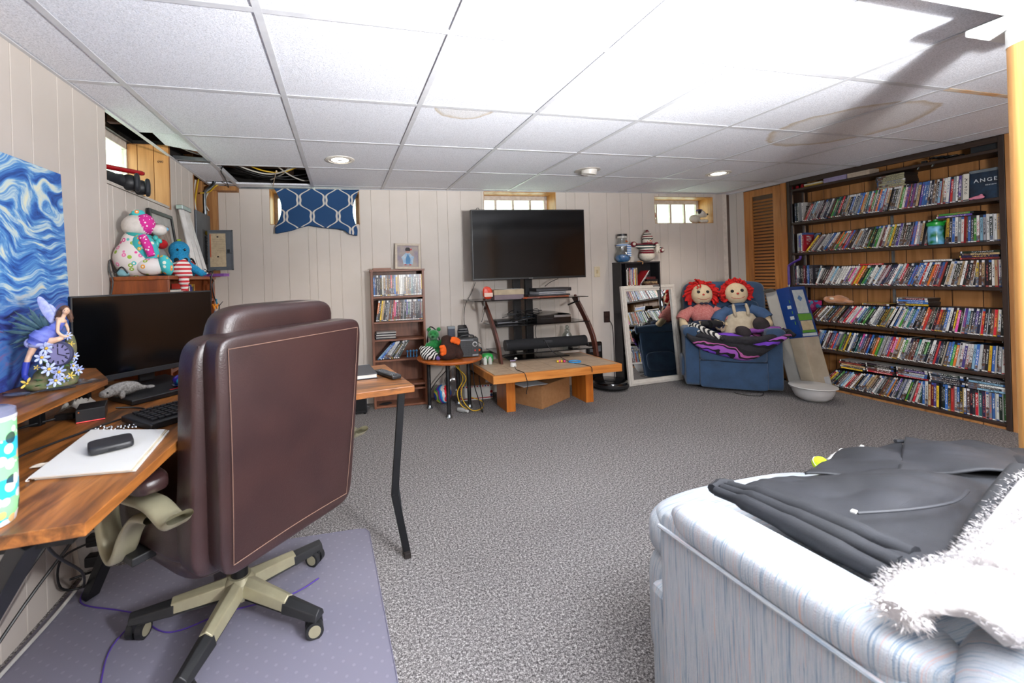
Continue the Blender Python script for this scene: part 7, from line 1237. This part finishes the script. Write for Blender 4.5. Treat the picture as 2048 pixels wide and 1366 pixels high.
ob('label_white', G(LB).box((.03, -.0025, .72), (.165, -.0015, .94)), pm('label_pale', '#c8cfce', .4, col2='#b9c4c8', ns=40), bw_); ob('label_green', G(LB).box((.02, -.0025, .655), (.18, -.0015, .715)), pm('label_green', '#5f9a2e', .4), bw_); ob('label_photo', G(LB).box((.03, -.0025, .565), (.17, -.0015, .65)), pm('label_tan', '#b9a684', .5, col2='#cbbf9f', ns=16), bw_); ob('label_green', G(LB).box((.02, -.0025, .54), (.18, -.0015, .562)), MAT['label_green'], bw_); ob('label_strip', G(LB).box((.015, -.0025, .51), (.185, -.0015, .535)), MAT['label_pale'], bw_)
ob('diamond_mark', G(LB @ Matrix.Translation((.0975, -.0032, .86)) @ Matrix.Rotation(pi / 2, 4, 'X')).prism([(0, -.03), (.03, 0), (0, .03), (-.03, 0)], .0006), pm('mark_blue', '#5f86b4', .5), bw_)
for k in range(5): ob('side_text', G(LB).box((-.0022, .02, .62 + k * .05), (-.0015, .026 + .03 * (k % 2), .65 + k * .05)), MAT['label_pale'] if k % 2 else MAT['label_green'], bw_)
ob('shipping_label', G(LB).box((.12, -.0008, .06), (.185, 0, .14)), pm('ship_label', '#b9bcbe', .6), t)
t = thing('wash_basin', (3.85, 2.72, 0), 'shallow round white plastic basin on the carpet before the cartons', 'basin')
M = frame((3.845, 2.70, 0)); ob('bowl', G(M).lathe([(.0, .002), (.085, .002), (.12, .03), (.14, .075), (.145, .12), (.138, .12), (.13, .075), (.112, .036), (.08, .01), (0, .009)], 40), pm('basin_white', '#cfcfce', .3, col2='#c6c6c5', ns=10), t, sm=True, ang=70); ob('rim', G(M).lathe([(.138, .116), (.16, .116), (.164, .119), (.162, .124), (.14, .125)], 40), MAT['basin_white'], t, sm=True)
# ---------------------------------------------------------------- near sofa, clothes and fleece
m, nt, b = newmat('sofa_tweed'); vec = coords(nt)
def sofafab(name, axis, rot=(0, 0, 0)):
    m, nt, b = newmat(name); MAT[name] = m; vec = coords(nt, rot=rot); sp = [4, 4, 4]; sp[axis] = 230
    mp = N(nt, 'ShaderNodeMapping'); mp.inputs['Scale'].default_value = sp; nt.links.new(vec, mp.inputs[0]); n1 = noise(nt, mp.outputs[0], 1.5, 4, .7)
    sp2 = [2, 2, 2]; sp2[axis] = 60; mp2 = N(nt, 'ShaderNodeMapping'); mp2.inputs['Scale'].default_value = sp2; nt.links.new(vec, mp2.inputs[0]); n2 = noise(nt, mp2.outputs[0], .55, 2)
    c = ramp(nt, n1, [(.3, '#697d93'), (.42, '#94a3b2'), (.5, '#bdbfc0'), (.57, '#a8b4c0'), (.66, '#c4a69c'), (.76, '#cbc5bc')])
    c = mixc(nt, ramp(nt, n2, [(.45, '#000000'), (.7, '#505050')]), c, '#7088a4'); nt.links.new(c, b.inputs['Base Color']); b.inputs['Roughness'].default_value = .95
    bump(nt, b, math_(nt, 'ADD', n1, noise(nt, vec, 380, 2)), .5, .003); return m
fz, fx_, fy = sofafab('sofa_fabric_upright', 1), sofafab('sofa_fabric_across', 1), sofafab('sofa_fabric_deep', 0)
t = thing('sofa', (1.4, .55, 0), 'pale blue and pink striped tweed sofa in the near right corner', 'sofa')
def sc_(name, c_, r_, e, mat, M=None, nu=48, nv=26): return ob(name, G().ell(c_, r_, M, nu, nv, e), mat, t, sm=True, ang=0)
X0, X1 = .72, 2.0
sc_('arm_side', (.785, .55, .29), (.068, .31, .285), .12, fz)
def armtop(u, v_):
    """rounded pad over the arm, higher toward the back"""
    y = .845 - .47 * u; a = pi * 2 * v_; k = 1 - abs(2 * u - 1) ** 6; zc = .567 + .02 * u; cx = .777; q_ = (1 - abs(2 * u - 1) ** 24) ** .5; rx = .068 * (.6 + .4 * k) * q_; rz = .04 * (.4 + .6 * k) * q_
    sg = lambda q, p_: abs(q) ** p_ * (1 if q >= 0 else -1); return V((cx + rx * sg(cos(a), .55), y, zc + rz * sg(sin(a), .7)))
ob('arm_pad', G().surf(armtop, 26, 28), fx_, t, sm=True, ang=0); ob('arm_welt', G().tube([(.714, .85 - .45 * k / 10, .535 + .02 * k / 10) for k in range(11)], .005, 8), fy, t, sm=True)
sc_('seat_cushion', (1.17, .74, .40), (.345, .33, .085), .3, fx_); sc_('seat_cushion', (1.87, .74, .40), (.345, .33, .085), .3, fx_)
sc_('front_panel', (1.17, .985, .19), (.345, .075, .18), .35, fz); sc_('front_panel', (1.87, .985, .19), (.345, .075, .18), .35, fz)
sc_('front_roll', (1.17, .99, .40), (.345, .09, .09), .6, fz); sc_('front_roll', (1.87, .99, .40), (.345, .09, .09), .6, fz)
sc_('back_cushion', (1.1, .26, .47), (.375, .165, .2), .5, fy); sc_('back_cushion', (1.86, .26, .47), (.375, .165, .2), .5, fy); sc_('back_roll', (1.1, .2, .66), (.36, .14, .12), .6, fy); sc_('back_roll', (1.86, .2, .66), (.36, .14, .12), .6, fy)
for k in range(3): ob('crease', G().tube([(.745 + .03 * k, .40 + .012 * k, .44 + .07 * k), (.83 + .03 * k, .428, .425 + .07 * k), (.95 + .02 * k, .43, .44 + .07 * k), (1.08, .425, .47 + .07 * k)], .0035, 6, k=4), pm('crease_grey', '#5f6a78', .95), t, sm=True)
ob('back_frame', G().box((.74, .06, .04), (2.3, .22, .74)), fz, t, bev=.04, seg=4); ob('base_frame', G().box((.76, .2, .03), (2.25, .95, .33)), fz, t, bev=.02)
# black trousers tossed over seat and arm
blk_c = pm('charcoal_twill', '#1c1e24', .75, col2='#16181d', ns=6, bu=.25, bs=420)
def cloth(fn, nu, nv, nm, par, mat, th=.005): return ob(nm, G().surf(fn, nu, nv), mat, par, sm=True, ang=0, solid=th, sub=0)
def wr(x, y, k=1): return .010 * k * mnoise.noise(V((x * 7, y * 9, k))) + .006 * k * mnoise.noise(V((x * 19 + 3, y * 16, 2)))
t = thing('black_trousers', (1.3, .75, .5), 'pair of black trousers thrown over the sofa seat and arm', 'trousers')
def bil(q, u, v_): a, b_, c_, d_ = [V(p) for p in q]; return (a * (1 - u) + b_ * u) * (1 - v_) + (d_ * (1 - u) + c_ * u) * v_
def patch(q, amp, ph, bulge): 
    def f_(u, v_): p = bil(q, u, v_); p.z += bulge * sin(pi * u) * sin(pi * v_) + wr(p.x, p.y, amp) + .007 * amp * sin(u * 8 + v_ * 5 + ph) + .012 * amp * (abs(mnoise.noise(V((p.x * 5 + ph, p.y * 8, ph)))) ** .6); return p
    return f_
PT = [('seat', [(.90, .83, .598), (.885, .475, .632), (1.75, .66, .605), (1.38, .93, .528)], .9, 0, .03),
      ('leg', [(1.20, .87, .572), (1.42, .70, .612), (1.72, .955, .56), (1.55, 1.005, .542)], .6, 1, .012), ('leg', [(1.36, .76, .61), (1.62, .60, .635), (1.98, .87, .555), (1.745, .955, .572)], .7, 3, .016), ('leg', [(1.55, .64, .625), (1.62, .60, .63), (2.15, .78, .56), (1.95, .87, .55)], .6, 4, .01)]
for nm, q, am, ph, bu_ in PT: cloth(patch(q, am, ph, bu_), 40, 40, nm, t, blk_c)
for k in range(3): ob('leg_fold', G().tube([(.872 + .016 * k, .838 - .004 * k, .598 + .006 * k), (.878 + .02 * k, .75, .606 + .008 * k), (.872 + .026 * k, .62, .614 + .01 * k), (.862 + .034 * k, .50, .622 + .01 * k)], [.012, .018, .021, .018], 10, k=6), blk_c, t, sm=True)
ob('cuff', G().tube([(.868, .845, .60), (.90, .853, .60), (.935, .85, .60)], [.012, .016, .012], 8, k=3), blk_c, t, sm=True)
ob('hem', G().tube([(1.70, .955, .572), (1.83, .925, .562), (1.96, .885, .552)], .006, 8, k=3), blk_c, t, sm=True)
ob('pocket_edge', G().tube([(.975, .61, .65), (1.06, .575, .662), (1.16, .565, .665), (1.26, .59, .66)], .003, 6, k=4), pm('twill_edge', '#1f2127', .7), t, sm=True); ob('tag', G(frame((.97, .613, .651), .3)).box((-.006, -.004, 0), (.006, .004, .003)), pm('tag_pale', '#c9c9c6', .6), t)
# neon and white items beside the trousers
t = thing('tennis_ball', (1.45, 1.0, .5), 'neon yellow-green ball beside the black trousers', 'ball'); ob('ball', G().ell((1.46, 1.01, .51), .022, None, 18, 12), pm('neon', '#b9d61e', .8, bu=.5, bs=300), t, sm=True); ob('seam', G().tube([(1.46 + .0222 * cos(a), 1.01 + .0222 * sin(a) * .7, .51 + .0222 * sin(a) * .7) for a in [k * pi / 8 for k in range(17)]], .0012, 5), pm('neon_seam', '#d8d8c8', .8), t, sm=True)
crumple('white_cloth', (1.60, 1.0, .49), (.06, .05, .06), pm('cotton_white', '#d4d3d0', .9), 'bit of white cloth under the black trousers', 'cloth', 5.5)
# white fleece throw with dark backing
fle = pm('white_fleece', '#d6d3d2', .95, col2='#c3bfc0', ns=40, bu=1, bs=130, sheen=.5); t = thing('fleece_throw', (1.5, .4, .7), 'white fleece throw with black backing bunched on the sofa back', 'throw')
def fl1(u, v_):
    p = bil([(.745, .41, .65), (.80, .34, .665), (1.35, .36, .80), (1.33, .525, .675)], u, v_); p.z += .02 * sin(pi * u) + .028 * mnoise.noise(V((p.x * 9, p.y * 12, 1))) + .012 * mnoise.noise(V((p.x * 22, p.y * 22, 3))); return p
ob('throw', G().surf(fl1, 60, 40), fle, t, sm=True, ang=0, solid=.02)
for q, r_ in (([(.735, .418, .655), (.78, .428, .67), (.82, .418, .68), (.88, .41, .68)], .018), ([(.86, .41, .682), (.93, .42, .682), (.99, .437, .685), (1.12, .475, .682), (1.33, .53, .685)], .02), ([(.88, .385, .70), (1.0, .40, .715), (1.2, .43, .735)], .024)): ob('fleece_edge', G().tube(q, r_, 14, k=6), fle, t, sm=True)
ob('backing', G().tube([(1.0, .468, .655), (1.1, .50, .665), (1.25, .54, .675), (1.42, .585, .68)], .018, 12, k=5), pm('black_backing', '#14161b', .9), t, sm=True)
# fleece pile
pile = G(); R_ = random.Random(11)
for o in [c for c in t.children if c.name.startswith(('throw', 'fleece_edge'))]:
    vs = [v_.co.copy() for v_ in o.data.vertices]; ns_ = [v_.normal.copy() for v_ in o.data.vertices]
    for k in range(9000 if o.name.startswith('throw') else 5000):
        i = R_.randrange(len(vs)); p = vs[i] + V((R_.uniform(-.012, .012), R_.uniform(-.012, .012), R_.uniform(-.006, .006))); n_ = ns_[i] if ns_[i].z > -.2 or not o.name.startswith('throw') else -ns_[i]
        if o.name.startswith('throw'): p += n_ * .0095
        d_ = (n_ + V((R_.uniform(-.7, .7), R_.uniform(-.7, .7), R_.uniform(-.5, .4)))).normalized() * R_.uniform(.004, .010); s1 = d_.orthogonal().normalized() * .0006
        pile.add([p - s1, p + s1, p + d_ + V((0, 0, -.002)), p + d_ * .5 - s1 * .8], [(0, 1, 2), (0, 2, 3)])
o = ob('fleece_pile', pile, fle, t); o['kind'] = 'stuff'
stuff_rows('dvd_cases', stuff, (plk, SLS), label='farther and smaller dvd cases filling the left of the wall rows and small bookcase', cat='dvd', kind='stuff')
